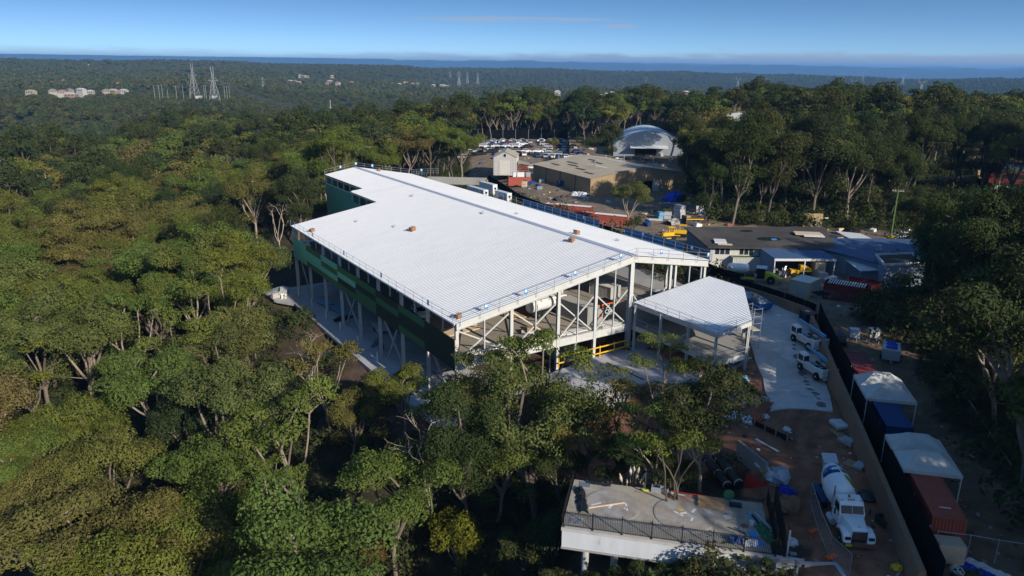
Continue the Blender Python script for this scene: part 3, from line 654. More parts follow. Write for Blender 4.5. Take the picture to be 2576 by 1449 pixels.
grow('dead', 1075, 1150, 1.08, 'bare dead tree with several pale stems in the foreground', v=0, frac=.62)
grow('umbrella', 480, 1165, 1.0, 'large olive gum with a tall pale trunk in the foreground', v=0, lm='leaf_a', frac=.86)
grow('umbrella', 190, 1275, 1.12, 'spreading umbrella-shaped gum at the lower left corner', v=2, frac=.86)
grow('umbrella', 400, 1300, .9, 'lower olive gum crown just under the tall pale-trunked one', v=3, frac=.86)
grow('dome', 470, 1050, .9, 'grey-green gum with a dull purplish crown in the lower left forest', v=1, lm='leaf_b')
grow('dome', 620, 840, 1.0, 'broad green gum beside the basement slab edge', v=2)
grow('sparse', 820, 900, .95, 'gnarled gum with bare twisted limbs beside the concrete slab', v=0)
grow('dead', 770, 905, .8, 'grey leafless gum leaning over the slab edge', v=1, frac=.7)
grow('bush', 1155, 1370, 1.05, 'dense bright yellow-green shrub standing alone at the bottom', v=0, frac=.6)
grow('sapling', 1790, 1392, .85, 'airy sapling growing in front of the white tank wall', v=0, frac=.72, z=-5.6)
grow('sapling', 1010, 1330, .85, 'dark scrubby sapling left of the bright yellow-green shrub', v=1, frac=.7)
grow('sapling', 1330, 1395, .9, 'dark scrubby sapling right of the bright yellow-green shrub', v=1, frac=.7)
grow('bush', 950, 1405, .55, 'brown withered shrub at the bottom edge', v=0, frac=.6, lm='leaf_brown')
grow('tall', 745, 470, .98, 'tall gum with white limbs at the back corner of the green wall', v=0, lm='leaf_b')
grow('sparse', 635, 505, 1.0, 'gum with a wide fan of pale forked branches behind the forest edge', v=1)
grow('dead', 700, 555, .9, 'bare grey gum beside the far corner of the long green wall', v=0, frac=.6)
grow('umbrella', 1570, 500, .74, 'round-headed gum before the tan shed doorway', v=0, z=1.0)
grow('sapling', 1600, 565, .95, 'dark bushy sapling beside the blue mesh rail', v=0, z=.9)
grow('pine', 1842, 262, 1.0, 'tall conical pine rising above the trees by the white roof', frac=.62, v=0)
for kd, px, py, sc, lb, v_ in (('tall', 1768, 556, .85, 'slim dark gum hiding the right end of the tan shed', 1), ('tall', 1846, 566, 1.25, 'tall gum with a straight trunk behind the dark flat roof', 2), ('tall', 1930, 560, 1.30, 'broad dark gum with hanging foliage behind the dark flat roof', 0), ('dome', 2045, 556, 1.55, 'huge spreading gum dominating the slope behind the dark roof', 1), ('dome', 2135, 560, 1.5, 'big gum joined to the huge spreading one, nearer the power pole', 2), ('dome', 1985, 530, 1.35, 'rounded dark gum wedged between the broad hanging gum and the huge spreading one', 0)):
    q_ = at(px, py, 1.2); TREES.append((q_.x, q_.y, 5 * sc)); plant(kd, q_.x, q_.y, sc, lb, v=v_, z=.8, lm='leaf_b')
grow('dome', 1395, 600 - 235, .5, 'round green bush beside the parked vehicles in the wreckers yard', v=0, z=3.0)
grow('tall', 1530, 345, .72, 'thin pale-limbed gum in front of the dome roof', v=1, z=3.5)
grow('dead', 1622, 290, 1.0, 'leafless pale tree behind the dome roof', v=1, z=6.0, frac=.6)
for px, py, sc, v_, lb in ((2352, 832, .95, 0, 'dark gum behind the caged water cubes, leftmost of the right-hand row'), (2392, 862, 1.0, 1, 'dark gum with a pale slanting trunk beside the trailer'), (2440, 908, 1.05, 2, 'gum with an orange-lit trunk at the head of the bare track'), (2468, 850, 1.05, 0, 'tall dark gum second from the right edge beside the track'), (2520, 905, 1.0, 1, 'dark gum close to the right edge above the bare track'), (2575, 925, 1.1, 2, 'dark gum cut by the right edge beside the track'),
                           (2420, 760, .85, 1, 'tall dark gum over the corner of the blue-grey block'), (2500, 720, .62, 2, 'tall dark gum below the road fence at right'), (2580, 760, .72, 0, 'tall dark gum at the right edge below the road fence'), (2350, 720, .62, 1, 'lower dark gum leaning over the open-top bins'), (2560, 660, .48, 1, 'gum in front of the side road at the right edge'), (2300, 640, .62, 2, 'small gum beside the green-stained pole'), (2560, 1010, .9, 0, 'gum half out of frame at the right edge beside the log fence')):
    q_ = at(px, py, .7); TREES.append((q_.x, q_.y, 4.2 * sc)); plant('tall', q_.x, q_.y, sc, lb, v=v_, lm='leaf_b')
for kd, px, py, sc, lb, kw in (('sparse', 1235, 945, .9, 'thin gum at the foot of the front left column', {}), ('umbrella', 1180, 1010, .8, 'flat-topped gum just below the front corner of the green wall', {'v': 1}), ('sparse', 1120, 1020, .8, 'thin gum between the grey dead tree and the slab', {'v': 1}), ('dome', 1250, 1130, .8, 'round gum left of the big drooping gum', {'v': 2}),
                           ('sparse', 1470, 965, .9, 'wispy gum over the retaining wall of the loading slab', {'v': 2}), ('umbrella', 1500, 1090, .62, 'small flat gum right of the big drooping gum', {'v': 0}), ('sparse', 1655, 1060, .85, 'thin gum between the twisted trunk and the wide dark crown', {'v': 0}), ('umbrella', 1640, 1130, .55, 'low bushy gum behind the back fence of the tank', {'v': 2, 'lm': 'leaf_b'}),
                           ('sparse', 1310, 1010, 1.0, 'straggly gum in front of the dark front bays', {'v': 1}), ('dome', 1420, 1170, .55, 'small round gum behind the back left corner of the tank', {'v': 0, 'lm': 'leaf_b'}), ('umbrella', 1540, 1165, .45, 'small gum beside the pampas plumes', {'v': 3, 'lm': 'leaf_b'}), ('umbrella', 1690, 1190, .42, 'low bush at the base of the twisted grey trunk', {'v': 1, 'lm': 'leaf_b'})):
    grow(kd, px, py, sc, lb, frac=.82, **kw)
for i, (s_, t_, sc) in enumerate(((-.6, -1.3, .50), (1.2, -1.1, .40), (2.9, -1.4, .42), (4.8, -1.0, .36), (6.6, -1.3, .42), (8.4, -1.1, .36), (10.2, -1.2, .40), (15.6, -1.2, .38), (-1.6, 1.5, .62), (-2.2, 4.0, .70), (-1.8, 6.6, .8))):
    x, y = 4.3 + s_ * math.cos(-.2155) - t_ * math.sin(-.2155), 51.81 + s_ * math.sin(-.2155) + t_ * math.cos(-.2155)
    plant('bush', x, y, sc, ('dark bush under the white tank wall, ' if i < 8 else 'dark bush against the left end of the tank, ') + ('leftmost', 'second from left', 'third from left', 'fourth from left', 'fourth from right', 'third from right', 'second from right', 'rightmost', 'nearest the camera', 'middle one', 'farthest')[i], 'bushes round the tank', v=0, lm='leaf_b')
for i, (px, py, sc) in enumerate(((1715, 520, .5), (1765, 535, .55), (1830, 545, .5), (1905, 550, .6), (1960, 548, .5), (2110, 548, .6), (2180, 556, .6), (2250, 570, .55))):
    q_ = at(px, py, 1.2); plant('bush', q_.x, q_.y, sc, 'low dark bush behind the flat-roofed workshop, ' + ('leftmost', 'second from left', 'third from left', 'fourth from left', 'fourth from right', 'third from right', 'second from right', 'rightmost')[i], 'bushes behind the workshop', v=0, lm='leaf_b', z=.8)
# ---- the forest: first what shows largest, one by one; the rest as woods
def fill(bounds, step, jitter=.42, seed=3, polys=None):
    rs = np.random.RandomState(seed); (x0, y0, x1, y1) = bounds
    gx_, gy_ = np.meshgrid(np.arange(x0, x1, step), np.arange(y0, y1, step * .87)); gx_ = gx_ + (np.arange(gx_.shape[0]) % 2)[:, None] * step / 2
    p = np.stack([gx_.ravel(), gy_.ravel()], 1) + rs.uniform(-jitter, jitter, (gx_.size, 2)) * step
    p = p[~is_clear(p[:, 0], p[:, 1], polys)]
    return p
pts = fill((-330, 36, 330, 560), 9.0)
r_ = np.hypot(pts[:, 0], pts[:, 1]); th_ = np.degrees(np.arctan2(pts[:, 0], pts[:, 1]))
keep = (np.abs(th_) < 42) & (r_ > 44) & (r_ < 560)
sb = np.array([to_bl(x, y) for x, y in pts]); keep &= ~((sb[:, 0] > -9) & (sb[:, 0] < 47) & (sb[:, 1] > -9) & (sb[:, 1] < 112))
for (x, y, r) in TREES: keep &= np.hypot(pts[:, 0] - x, pts[:, 1] - y) > r * .95
# a strip kept low so that the platform, the slab and the front of the building stay in view
lowbox = _b([(-9, -12), (-9, -2), (34, -2), (44, -40), (8, -52), (4, -30)]); keep &= ~inpoly(pts[:, 0], pts[:, 1], lowbox)
glade = [(-58, 84), (-48, 84), (-46, 94), (-56, 96)]; keep &= ~inpoly(pts[:, 0], pts[:, 1], glade)
keep &= ~inpoly(pts[:, 0], pts[:, 1], P_CARS2)
keep &= ~inpoly(pts[:, 0], pts[:, 1], [(-6, 30), (-3, 52), (2, 62), (26, 62), (40, 40), (40, 25)])
# sight lines the photograph keeps open: no tree stands in front of these places
def px_of(x, y, z): v = np.stack([x, y, z - CAMZ], -1); w = v @ _fw; return 1288 + 1850 * (v @ _r) / w, 724.5 + 1850 * (v @ _d) / w
zk = ground(pts[:, 0], pts[:, 1]); dk_ = np.hypot(pts[:, 0], pts[:, 1]); bx, by = px_of(pts[:, 0], pts[:, 1], zk); tx, ty = px_of(pts[:, 0], pts[:, 1], zk + np.where(dk_ < 110, 19., 16.)); hw_ = 1850 * np.where(dk_ < 110, 6.0, 5.0) / dk_
for x0, x1, y0, y1, dmax in ((2430, 2620, 420, 500, 225), (2330, 2440, 455, 490, 235), (2385, 2520, 548, 600, 165), (1395, 1725, 398, 500, 215), (1560, 1680, 325, 395, 280), (1205, 1440, 345, 400, 300), (1730, 2290, 575, 720, 150), (690, 990, 690, 950, 103), (1840, 1965, 282, 312, 325), (555, 625, 372, 394, 290), (730, 810, 545, 730, 138), (985, 1235, 1040, 1449, 64), (600, 720, 700, 760, 100)):
    keep &= ~((bx + hw_ > x0) & (bx - hw_ < x1) & (ty < y1) & (by > y0) & (dk_ < dmax))
pts = pts[keep]; r_ = np.hypot(pts[:, 0], pts[:, 1]); th_ = np.degrees(np.arctan2(pts[:, 0], pts[:, 1]))
zg = ground(pts[:, 0], pts[:, 1])
order = np.argsort(r_); pts, r_, th_, zg = pts[order], r_[order], th_[order], zg[order]
def in_view(x, y, z):     # shows in the frame (with a margin)
    v = np.array([x, y, z - CAMZ]); w = v @ _fw
    return w > 1 and abs(v @ _r / w) < .74 and -.46 < (v @ _d) / w < .50
rest = []; single = 0
ADJ = {'umbrella': 'flat-crowned olive gum', 'dome': 'round green gum', 'tall': 'tall dark gum', 'sparse': 'thin-crowned gum', 'droop': 'drooping gum'}
def zone(x, y, z):
    v = np.array([x, y, z + 9 - CAMZ]); w = v @ _fw; px = 1288 + 1850 * (v @ _r) / w; py = 724 + 1850 * (v @ _d) / w
    if px < 1150: row = 'along the bottom edge' if py > 1200 else ('in the lower left forest' if py > 950 else ('in the left forest beside the green wall' if py > 560 else 'in the far left forest'))
    elif px < 1500: row = 'beyond the far end of the warehouse' if py < 520 else 'in front of the warehouse'
    else: row = 'on the dark rise behind the workshops' if py < 600 else 'along the right-hand track'
    return row, px
made = {}
for i, (x, y) in enumerate(pts):
    z = zg[i]
    side = 'L' if th_[i] < 3 else 'R'
    if single < 292 - 96 and in_view(x, y, z + 9):
        k = rnd.choices(['umbrella', 'dome', 'tall', 'sparse', 'droop'], [34, 34, 10, 14, 8] if side == 'L' else [18, 34, 34, 8, 6])[0]
        sc = rnd.uniform(.80, 1.36) * (.82 if k in ('tall', 'droop') and side == 'L' else 1.0)
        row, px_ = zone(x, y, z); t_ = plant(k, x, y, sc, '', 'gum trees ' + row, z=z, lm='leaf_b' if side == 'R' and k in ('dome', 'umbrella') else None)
        made.setdefault((k, row), []).append((px_, t_)); single += 1
    else: rest.append((x, y, z))
rest = np.array(rest)
ORD = 'first second third fourth fifth sixth seventh eighth ninth tenth eleventh twelfth thirteenth fourteenth fifteenth sixteenth seventeenth eighteenth nineteenth twentieth'.split()
for (k, row), lst in made.items():
    lst.sort(key=lambda q: q[0])
    for n_, (_, t_) in enumerate(lst): t_['label'] = ADJ[k] + ' ' + row + ('' if len(lst) == 1 else ', ' + (ORD[n_] + ' from left' if n_ < 20 else ORD[min(19, len(lst) - 1 - n_)] + ' from right'))
MASS = [gum(100 + s, h=(14, 13.5, 17, 15, 12.5)[s], cr=(4.9, 4.6, 4.2, 5.0, 4.4)[s], nl=6, sub=2, rc=(1.3, 2.2), flat=(.7, .85, .9, .7, .9)[s], leaf=.62, dens=1.0, seg=4, low=-.4, lmat=('leaf_a', 'leaf_a', 'leaf_b', 'leaf_b', 'leaf_a')[s]) for s in range(5)]
mass_obj = [merged(p) for p in MASS]
scatter_gn('gum_woods', rest, nrs.rand(len(rest)) * 6.28, nrs.uniform(.75, 1.3, len(rest)), mass_obj, 'wooded ridge of gum trees beyond the site')
# woods across the valleys: coarser clumps
def clump_mesh(seed, n, R, leaf):
    rs = np.random.RandomState(seed); cl = []
    for k in range(n):
        a = rs.rand() * 6.28; q = R * math.sqrt(rs.rand()); cl.append((math.cos(a) * q, math.sin(a) * q, rs.uniform(7, 12), rs.uniform(2.2, 4.2), .8))
    V, F, T = leaves(rs, cl, leaf, 1.1, low=-.2); return bpy.data.objects.new('far_trees', np_mesh('far_trees', V, F, M['leaf_far'], T))
def ring(r0, r1, step, seed, th=(-44, 44)):
    rs = np.random.RandomState(seed); out = []; r = r0
    while r < r1:
        st = step(r); n = int(r * rad(th[1] - th[0]) / st)
        a = np.radians(np.linspace(th[0], th[1], n) + rs.uniform(-.45, .45, n) * np.degrees(st / r)); q = r + rs.uniform(-.45, .45, n) * st
        out.append(np.stack([q * np.sin(a), q * np.cos(a)], 1)); r += st * .9
    return np.concatenate(out)
mid = ring(555, 1500, lambda r: 9 + (r - 555) * .005, 5); midz = np.concatenate([ground(mid[i:i + 8000, 0], mid[i:i + 8000, 1]) for i in range(0, len(mid), 8000)])
HP = np.array([tuple(at_dist(*h))[:2] for h in HOUSES])
def open_view(p):         # gardens: no trees on a house or right in front of it
    k = np.ones(len(p), bool)
    for h in HP:
        d = np.linalg.norm(h); u = h / d; q = p - h; a = -(q @ u); b = np.abs(q @ np.array([u[1], -u[0]])); k &= ~((a > -9) & (a < 70) & (b < 13))
    return k
k_ = open_view(mid); mid, midz = mid[k_], midz[k_]
far_kinds = [clump_mesh(200 + s, 5, 4.5, 1.5) for s in range(4)]
scatter_gn('valley_woods', np.column_stack([mid, midz - 1.5]), nrs.rand(len(mid)) * 6.28, nrs.uniform(.6, 1.15, len(mid)), far_kinds, 'wooded valley side across from the site')
fr = ring(1500, 5600, lambda r: 16 + (r - 1500) * .006, 6); frz = np.concatenate([ground(fr[i:i + 8000, 0], fr[i:i + 8000, 1]) for i in range(0, len(fr), 8000)])
k_ = open_view(fr); fr, frz = fr[k_], frz[k_]
far2 = [clump_mesh(300 + s, 7, 11, 3.4) for s in range(4)]
scatter_gn('distant_woods', np.column_stack([fr, frz - 2.5]), nrs.rand(len(fr)) * 6.28, nrs.uniform(.7, 1.35, len(fr)), far2, 'distant wooded ridges below the horizon')
# scrub under the trees
TANK_O = (4.3, 51.81); TANK_C, TANK_S = math.cos(-.2155), math.sin(-.2155)
ug = fill((-150, 40, 150, 330), 2.6, seed=9, polys=[P_FRONT, P_YARD, P_RIGHT, P_IND, P_CARS, P_DOME, P_ROADR, [tuple((TANK_O[0] + a * TANK_C + b * -TANK_S, TANK_O[1] + a * TANK_S + b * TANK_C)) for a, b in ((-.6, -.8), (19, -.8), (19, 8), (-.6, 8))]]); ur = np.hypot(ug[:, 0], ug[:, 1]); ut = np.degrees(np.arctan2(ug[:, 0], ug[:, 1]))
sb = np.array([to_bl(x, y) for x, y in ug]); k_ = (ur > 42) & (np.abs(ut) < 40) & ~((sb[:, 0] > -4.6 - 2.6 * (sb[:, 1] > 54)) & (sb[:, 0] < 47) & (sb[:, 1] > -3) & (sb[:, 1] < 110)) & ~inpoly(ug[:, 0], ug[:, 1], dirtfront)
ug = ug[k_ & (nrs.rand(len(ug)) < .72)]
bush_k = []
for s in range(4):
    rs = np.random.RandomState(400 + s); cl = [(rs.randn() * .7, rs.randn() * .7, rs.uniform(.2, 1.3), rs.uniform(.5, .95), 1.1) for _ in range(5)]
    V, F, T = leaves(rs, cl, .30, .5, low=-.3); bush_k.append(bpy.data.objects.new('scrub', np_mesh('scrub', V, F, M['leaf_b'], T)))
scatter_gn('undergrowth', np.column_stack([ug, ground(ug[:, 0], ug[:, 1])]), nrs.rand(len(ug)) * 6.28, nrs.uniform(.7, 1.0, len(ug)) * (1 + (.7 + .9 * (ug[:, 0] > 12)) * nrs.rand(len(ug)) ** 2), bush_k, 'dark scrub growing under the trees')
# the wood behind the camera and to its right, whose shade falls across the yard
bh = np.array([(x, y) for x, y in fill((38, -60, 150, 70), 8.6, seed=21, polys=[P_RIGHT]) if math.degrees(math.atan2(x, y)) > 50 and 51 < x * .783 + y * .623 < 92 and -12 < x * .623 - y * .783 < 30])
scatter_gn('roadside_woods', np.column_stack([bh, ground(bh[:, 0], bh[:, 1])]), nrs.rand(len(bh)) * 6.28, nrs.uniform(.9, 1.3, len(bh)), [merged(p) for p in PROTO['tall'][:2]], 'tall gum wood along the right side of the site')
# ------------------------------------------------------------------ the new warehouse
HE, HR, HX, SR, SE, TL = 6.16, 10.9, 8.2, 28.1, 43.0, 104.0   # eave, ridge, far eave heights; ridge and far eave offsets; length
FL = 0.85                                                        # upper floor level
def zroof(s): return HE + (HR - HE) * s / SR if s <= SR else HR + (HX - HR) * (s - SR) / (SE - SR)
wh = thing('warehouse', 'big unfinished warehouse with white ribbed roof and green cladding on its long side', 'building', (BX, BY, 0), BA)
def ribs(mb, s0, s1, t0, t1, pitch=0.50, hr=0.065):
    """ribbed sheet running down the slope; each rib has its own raised strip"""
    n = max(1, round((t1 - t0) / pitch)); p = (t1 - t0) / n; prof = []
    for i in range(n):
        t = t0 + i * p; prof += [(t, 0), (t + p * .52, 0), (t + p * .62, hr), (t + p * .90, hr)]
    prof.append((t1, 0)); vs = []; z0, z1 = zroof(s0), zroof(s1)
    for t, h in prof: vs += [(s0, t, z0 + h), (s1, t, z1 + h)]
    fs = [(2 * i, 2 * i + 1, 2 * i + 3, 2 * i + 2) for i in range(len(prof) - 1)]
    mb.add(vs, [tuple(reversed(f)) for f in fs] if s1 < s0 else fs)
    b = [(s0, t0, z0 - .05), (s1, t0, z1 - .05), (s1, t1, z1 - .05), (s0, t1, z0 - .05)]; mb.add(b, [(3, 2, 1, 0)])
m = MB(); ribs(m, -.35, SR, -.3, 64.9); ribs(m, 17.3, SR, 64.9, 79.4); ribs(m, 20.1, SR, 79.4, TL); m.build('roof_slope', M['roof_white'], wh)
m = MB(); ribs(m, SR, SE + .3, -.3, TL); m.build('roof_slope', M['roof_white'], wh)
m = MB(); m.sheet([(SR - .55, -.3, HR + .02), (SR, -.3, HR + .13), (SR, TL, HR + .13), (SR - .55, TL, HR + .02)], .05); m.sheet([(SR, -.3, HR + .13), (SR + .35, -.3, HR + .07), (SR + .35, TL, HR + .07), (SR, TL, HR + .13)], .05); m.build('ridge_capping', M['capping'], wh)
# edge gutters and barge
m = MB(); m.bar((-.38, -.3, HE - .10), (-.38, 64.9, HE - .10), .12, .2); m.build('gutter', M['white_old'], wh)
m = MB(); m.bar((SE + .38, -.3, HX - .1), (SE + .38, TL, HX - .1), .12, .2); m.build('gutter', M['white_old'], wh)
# rafters over the open front: deep pale beams with stiffeners
def frontbeam(s0, s1):
    z0, z1 = zroof(s0) - .12, zroof(s1) - .12; mb = MB()
    mb.add([(s0, -.16, z0 - .78), (s1, -.16, z1 - .78), (s1, -.16, z1), (s0, -.16, z0), (s0, .10, z0 - .78), (s1, .10, z1 - .78), (s1, .10, z1), (s0, .10, z0)], [(0, 1, 2, 3), (7, 6, 5, 4), (0, 4, 5, 1), (3, 2, 6, 7), (0, 3, 7, 4), (1, 5, 6, 2)])
    mb.add([(s0, -.26, z0 - .86), (s1, -.26, z1 - .86), (s1, -.26, z1 - .79), (s0, -.26, z0 - .79), (s0, .2, z0 - .86), (s1, .2, z1 - .86), (s1, .2, z1 - .79), (s0, .2, z0 - .79)], [(0, 1, 2, 3), (7, 6, 5, 4), (0, 4, 5, 1), (3, 2, 6, 7), (0, 3, 7, 4), (1, 5, 6, 2)])
    return mb.build('rafter', M['steel_pale'], wh)
frontbeam(0, SR); frontbeam(SR + .003, SE)
for t in (24.3, 48.6, 72.9, 97):
    mb = MB()
    for s0, s1 in (((0, SR), (SR, SE)) if t < 64 else ((20.5, SR), (SR, SE))): mb.bar((s0, t, zroof(s0) - .55), (s1, t, zroof(s1) - .55), .22, .7)
    mb.build('rafter', M['steel'], wh)
mb = MB()
for s in np.arange(1.5, 43, 2.6):
    t1 = 64 if s < 17 else 103; mb.bar((s, .3, zroof(s) - .17), (s, t1, zroof(s) - .17), .07, .16)
tag(mb.build('purlin', M['galv'], wh))
# columns
def icol(s, t, z0, z1, w=.34, d=.30, name='column', mt='steel_pale'):
    mb = MB(); mb.box(s - w / 2, t - d / 2, z0, s + w / 2, t - d / 2 + .05, z1); mb.box(s - w / 2, t + d / 2 - .05, z0, s + w / 2, t + d / 2, z1); mb.box(s - .04, t - d / 2 + .05, z0, s + .04, t + d / 2 - .05, z1)
    return mb.build(name, M[mt], wh)
side_t = [8.1 * i for i in range(9)]
for i, t in enumerate(side_t): icol(.22 if i else .2, t if i else .25, -7.1, HE - .25, .42, .36, mt='steel_pale')
for s in (8.1, 15.5, 21.8): icol(s, .25, -4.6 if s > 9 else -6.6, zroof(s) - .92, .44, .36)
icol(28.05, .25, -3.8, HR - 1.0, .66, .5); icol(35.6, .25, -.9, zroof(35.6) - .95, .40, .34); icol(36.6, .25, -.9, zroof(36.6) - .95, .34, .3); icol(42.7, .25, -.6, HX - .95, .42, .36); icol(42.0, .25, -.6, HX - .85, .2, .2)
for s in (4.05, 11.8, 18.7, 25.0, 31.9, 39.4): icol(s, .12, FL, zroof(s) - .92, .18, .16, 'mullion', 'steel')
for t in (16.2, 32.4, 48.6, 64.8, 81):
    for s in (15.5, 28.0): icol(s if t < 70 or s > 20 else 21, t, -6.9 if s < 20 else -4, zroof(s) - .9, .36, .36)
for t in side_t[1:] + [72.9, 81, 89.1, 97.2]: icol(42.75, t, -.6, HX - .3, .34, .3)
for i in range(8): icol(.30, 4.05 + 8.1 * i, 3.97, HE - .22, .16, .14, 'mullion', 'steel')
for s, t in ((20.25, 79.6), (20.25, 83.6), (20.25, 87.6), (20.25, 91.6), (20.25, 95.6), (20.25, 99.6), (20.25, 103.6), (17.5, 67), (17.5, 71), (17.5, 75), (17.5, 79)): icol(s, t, 5, zroof(s) - .1, .2, .2, 'mullion')
# cross bracing over the front and raking props in the basement
for s0, s1 in ((.4, 7.8), (8.5, 15.1), (15.9, 21.5), (22.2, 27.6)):
    za, zb = zroof(s0) - 1.35, zroof(s1) - 1.35; lim = 5.0
    MB().bar((s0, .42, FL + .15), (s1, .42, min(zb, FL + lim)), .20, .16).build('brace', M['steel_pale'], wh)
    MB().bar((s0, .66, min(za, FL + lim)), (s1, .66, FL + .15), .20, .16).build('brace', M['steel_pale'], wh)
MB().bar((28.6, .42, FL + 4.3), (31.7, .42, FL + .2), .17, .15).build('brace', M['steel_pale'], wh)
MB().bar((32.1, .42, FL + .2), (35.3, .42, FL + 4.6), .17, .15).build('brace', M['steel_pale'], wh)
for t0, t1, sg in ((63.5, 58.2, 0), (40.2, 33.6, 1), (34.8, 40.0, 0), (23.9, 17.2, 1), (18.4, 22.6, 0), (7.7, 1.6, 1)):
    MB().bar((.55, t0, -.1), (.55 if not sg else .9, t1, -6.5), .26 if sg else .18, .2).build('prop', M['steel'], wh)
# upper floor and its edge girders
m = MB()
m.prism([(.5, .6), (42.9, .6), (42.9, TL - .3), (20.3, TL - .3), (20.3, 79.3), (17.6, 79.3), (17.6, 64.6), (.5, 64.6)], 'z', FL - .35, FL); m.build('floor_slab', M['floor_slab'], wh)
def girder(p0, p1, nm='girder', h=1.02, z=FL + .02):
    mb = MB(); a, b = Vector((*p0, z - h / 2)), Vector((*p1, z - h / 2)); mb.bar(a, b, .10, h); mb.bar(a + Vector((0, 0, h / 2)), b + Vector((0, 0, h / 2)), .34, .06); mb.bar(a - Vector((0, 0, h / 2)), b - Vector((0, 0, h / 2)), .34, .06)
    d = (b - a); L = d.length; n = max(2, int(L / 2)); side = Vector((0, 0, 1)).cross(d.normalized()) * -.09
    for k in range(n + 1): q = a + d * (k / n); mb.bar(q + side - Vector((0, 0, h / 2 - .04)), q + side + Vector((0, 0, h / 2 - .04)), .08, .14)
    return mb.build(nm, M['steel_pale'], wh)
for s0, s1 in ((.45, 7.9), (8.3, 15.3), (15.7, 21.6), (22.0, 27.7), (28.4, 35.4)): girder((s0, .2), (s1, .2))
for i in range(8): MB().bar((.75, side_t[i] + .25, FL - .5), (.75, side_t[i + 1] - .25, FL - .5), .2, .6).build('edge_beam', M['steel'], wh)
# green wall panels: four courses in each bay, far bay first in the lists
cols_ = ['LLLL', 'MLLM', 'LMLM', 'MLDG', 'GDGG', 'DGDD', 'GDDG', 'DDDD']
for b, cs in enumerate(cols_):
    t1 = 64.95 - 8.1 * b; t0 = t1 - 8.1
    for k, c in enumerate(cs):
        z1 = 3.95 - k * .985; z0 = z1 - .985; z0 -= .02 if k == 3 else 0
        MB().box(-.24, t0 + .006, z0 + .006, -.08, t1 - .006, z1 - .006).build('wall_panel', M['pg_' + c], wh)
MB().box(-.25, -.16, -.04, -.06, 0, 3.97).build('corner_trim', M['timber_pale'], wh)
m = MB().box(-.06, 64.99, -6.5, .1, 65.1, HE - .3); m.build('end_trim', M['white_old'], wh)
# walls of the set-back bays
for (s, t0, t1) in ((17.45, 66.2, 79.3), (20.15, 79.6, 103.7)):
    n = 2 if t1 < 80 else 4; w = (t1 - t0) / n
    for k in range(n):
        a, c = t0 + k * w, t0 + (k + 1) * w
        m = MB(); m.add([(s - .1, a + .01, -1), (s - .1, c - .01, -1), (s - .1, c - .01, zroof(s) - 2.1), (s - .1, a + .01, zroof(s) - 2.1), (s + .05, a + .01, -1), (s + .05, c - .01, -1), (s + .05, c - .01, zroof(s) - 2.1), (s + .05, a + .01, zroof(s) - 2.1)], [(3, 2, 1, 0), (4, 5, 6, 7), (0, 1, 5, 4), (1, 2, 6, 5), (2, 3, 7, 6), (3, 0, 4, 7)]); m.build('wall_panel', M['pg_N'], wh)
MB().box(17.6, 79.35, -1, 20.2, 79.55, zroof(19)).build('wall_panel', M['pg_N'], wh)
MB().prism([(.4, 64.75), (17.3, 64.75), (17.3, 66.1), (.4, 66.1)], 'z', 2.4, 2.62).build('low_ledge', M['capping'], wh)
MB().prism([(20.3, -1.), (SE, -1.), (SE, HX - .4), (SR, HR - .4), (20.3, zroof(20.3) - .4)], 'y', TL - .4, TL - .2).build('end_wall', M['pg_N'], wh)
# retaining wall behind the basement
MB().box(19.2, 1.2, -7.1, 19.6, 64, FL - .4).build('basement_wall', M['concrete'], wh)
MB().box(37.2, 34, FL, 37.5, 64, FL + 5).build('inner_wall', M['concrete'], wh)
MB().prism([(17.9, 64.4), (17.9, 64.6), (37, 64.6), (37, 64.4)], 'z', FL, 8.5).build('inner_wall', M['concrete'], wh)

# ------------------------------------------------------------------ temporary edge protection on the roof
def rail_run(label, pts, post_every=2.7, h=1.15, lay=2, tags=(), foot=True, loc=(BX, BY, 0), rz=BA, tilt=(0, 0), group=None, drop=.45):
    """posts and rails along a line of points; every post, rail and tag is a part"""
    t = thing('guard_rail', label, 'railing', loc, rz, group); pm = None
    L = [(Vector(pts[i + 1]) - Vector(pts[i])).length for i in range(len(pts) - 1)]
    for i in range(len(pts) - 1):
        a, b = Vector(pts[i]), Vector(pts[i + 1]); n = max(1, round(L[i] / post_every))
        for k in range(n + (1 if i == len(pts) - 2 else 0)):
            p = a.lerp(b, k / n)
            if pm is None: pm = MB().cyl((0, 0, -drop), (tilt[0], tilt[1], h), .032, 6).build('post', M['galv'], t); pm.location = p
            else: reuse(pm, t, p)
        for j in range(lay):
            z = h * (1 - .46 * j) - .04; off = Vector((tilt[0] * z / h, tilt[1] * z / h, z))
            MB().tube([a + off, b + off], .026, 5).build('rail', M['galv'], t)
    for q in tags:
        d = q * sum(L); i = 0
        while i < len(L) - 1 and d > L[i]: d -= L[i]; i += 1
        p = Vector(pts[i]).lerp(Vector(pts[i + 1]), d / L[i]); dr = (Vector(pts[i + 1]) - Vector(pts[i])).normalized(); ang_ = math.atan2(dr.y, dr.x)
        m = MB(); m.cbox((0, 0, 0), (.5, .02, .72)); m.mat(1).cbox((0, -.012, .08), (.34, .012, .34)); m.mat(1).cbox((0, .012, .08), (.34, .012, .34)); o = m.build('sign', [M['blue_sign'], M['white']], t); o.location = p + Vector((tilt[0], tilt[1], h * .72)); o.rotation_euler = (0, 0, ang_)
    return t
rail_run('long safety rail with thin posts on the left eave of the white roof', [(-.42, 0, HE), (-.42, 64.8, HE)], 2.7, tags=(.10, .33, .56, .80), tilt=(-.05, 0))
rail_run('safety rail with blue tags along the sloping front edge of the white roof', [(.4, -.42, zroof(.4)), (SR, -.42, HR)], 2.85, tags=(.34, .62, .90, .13))
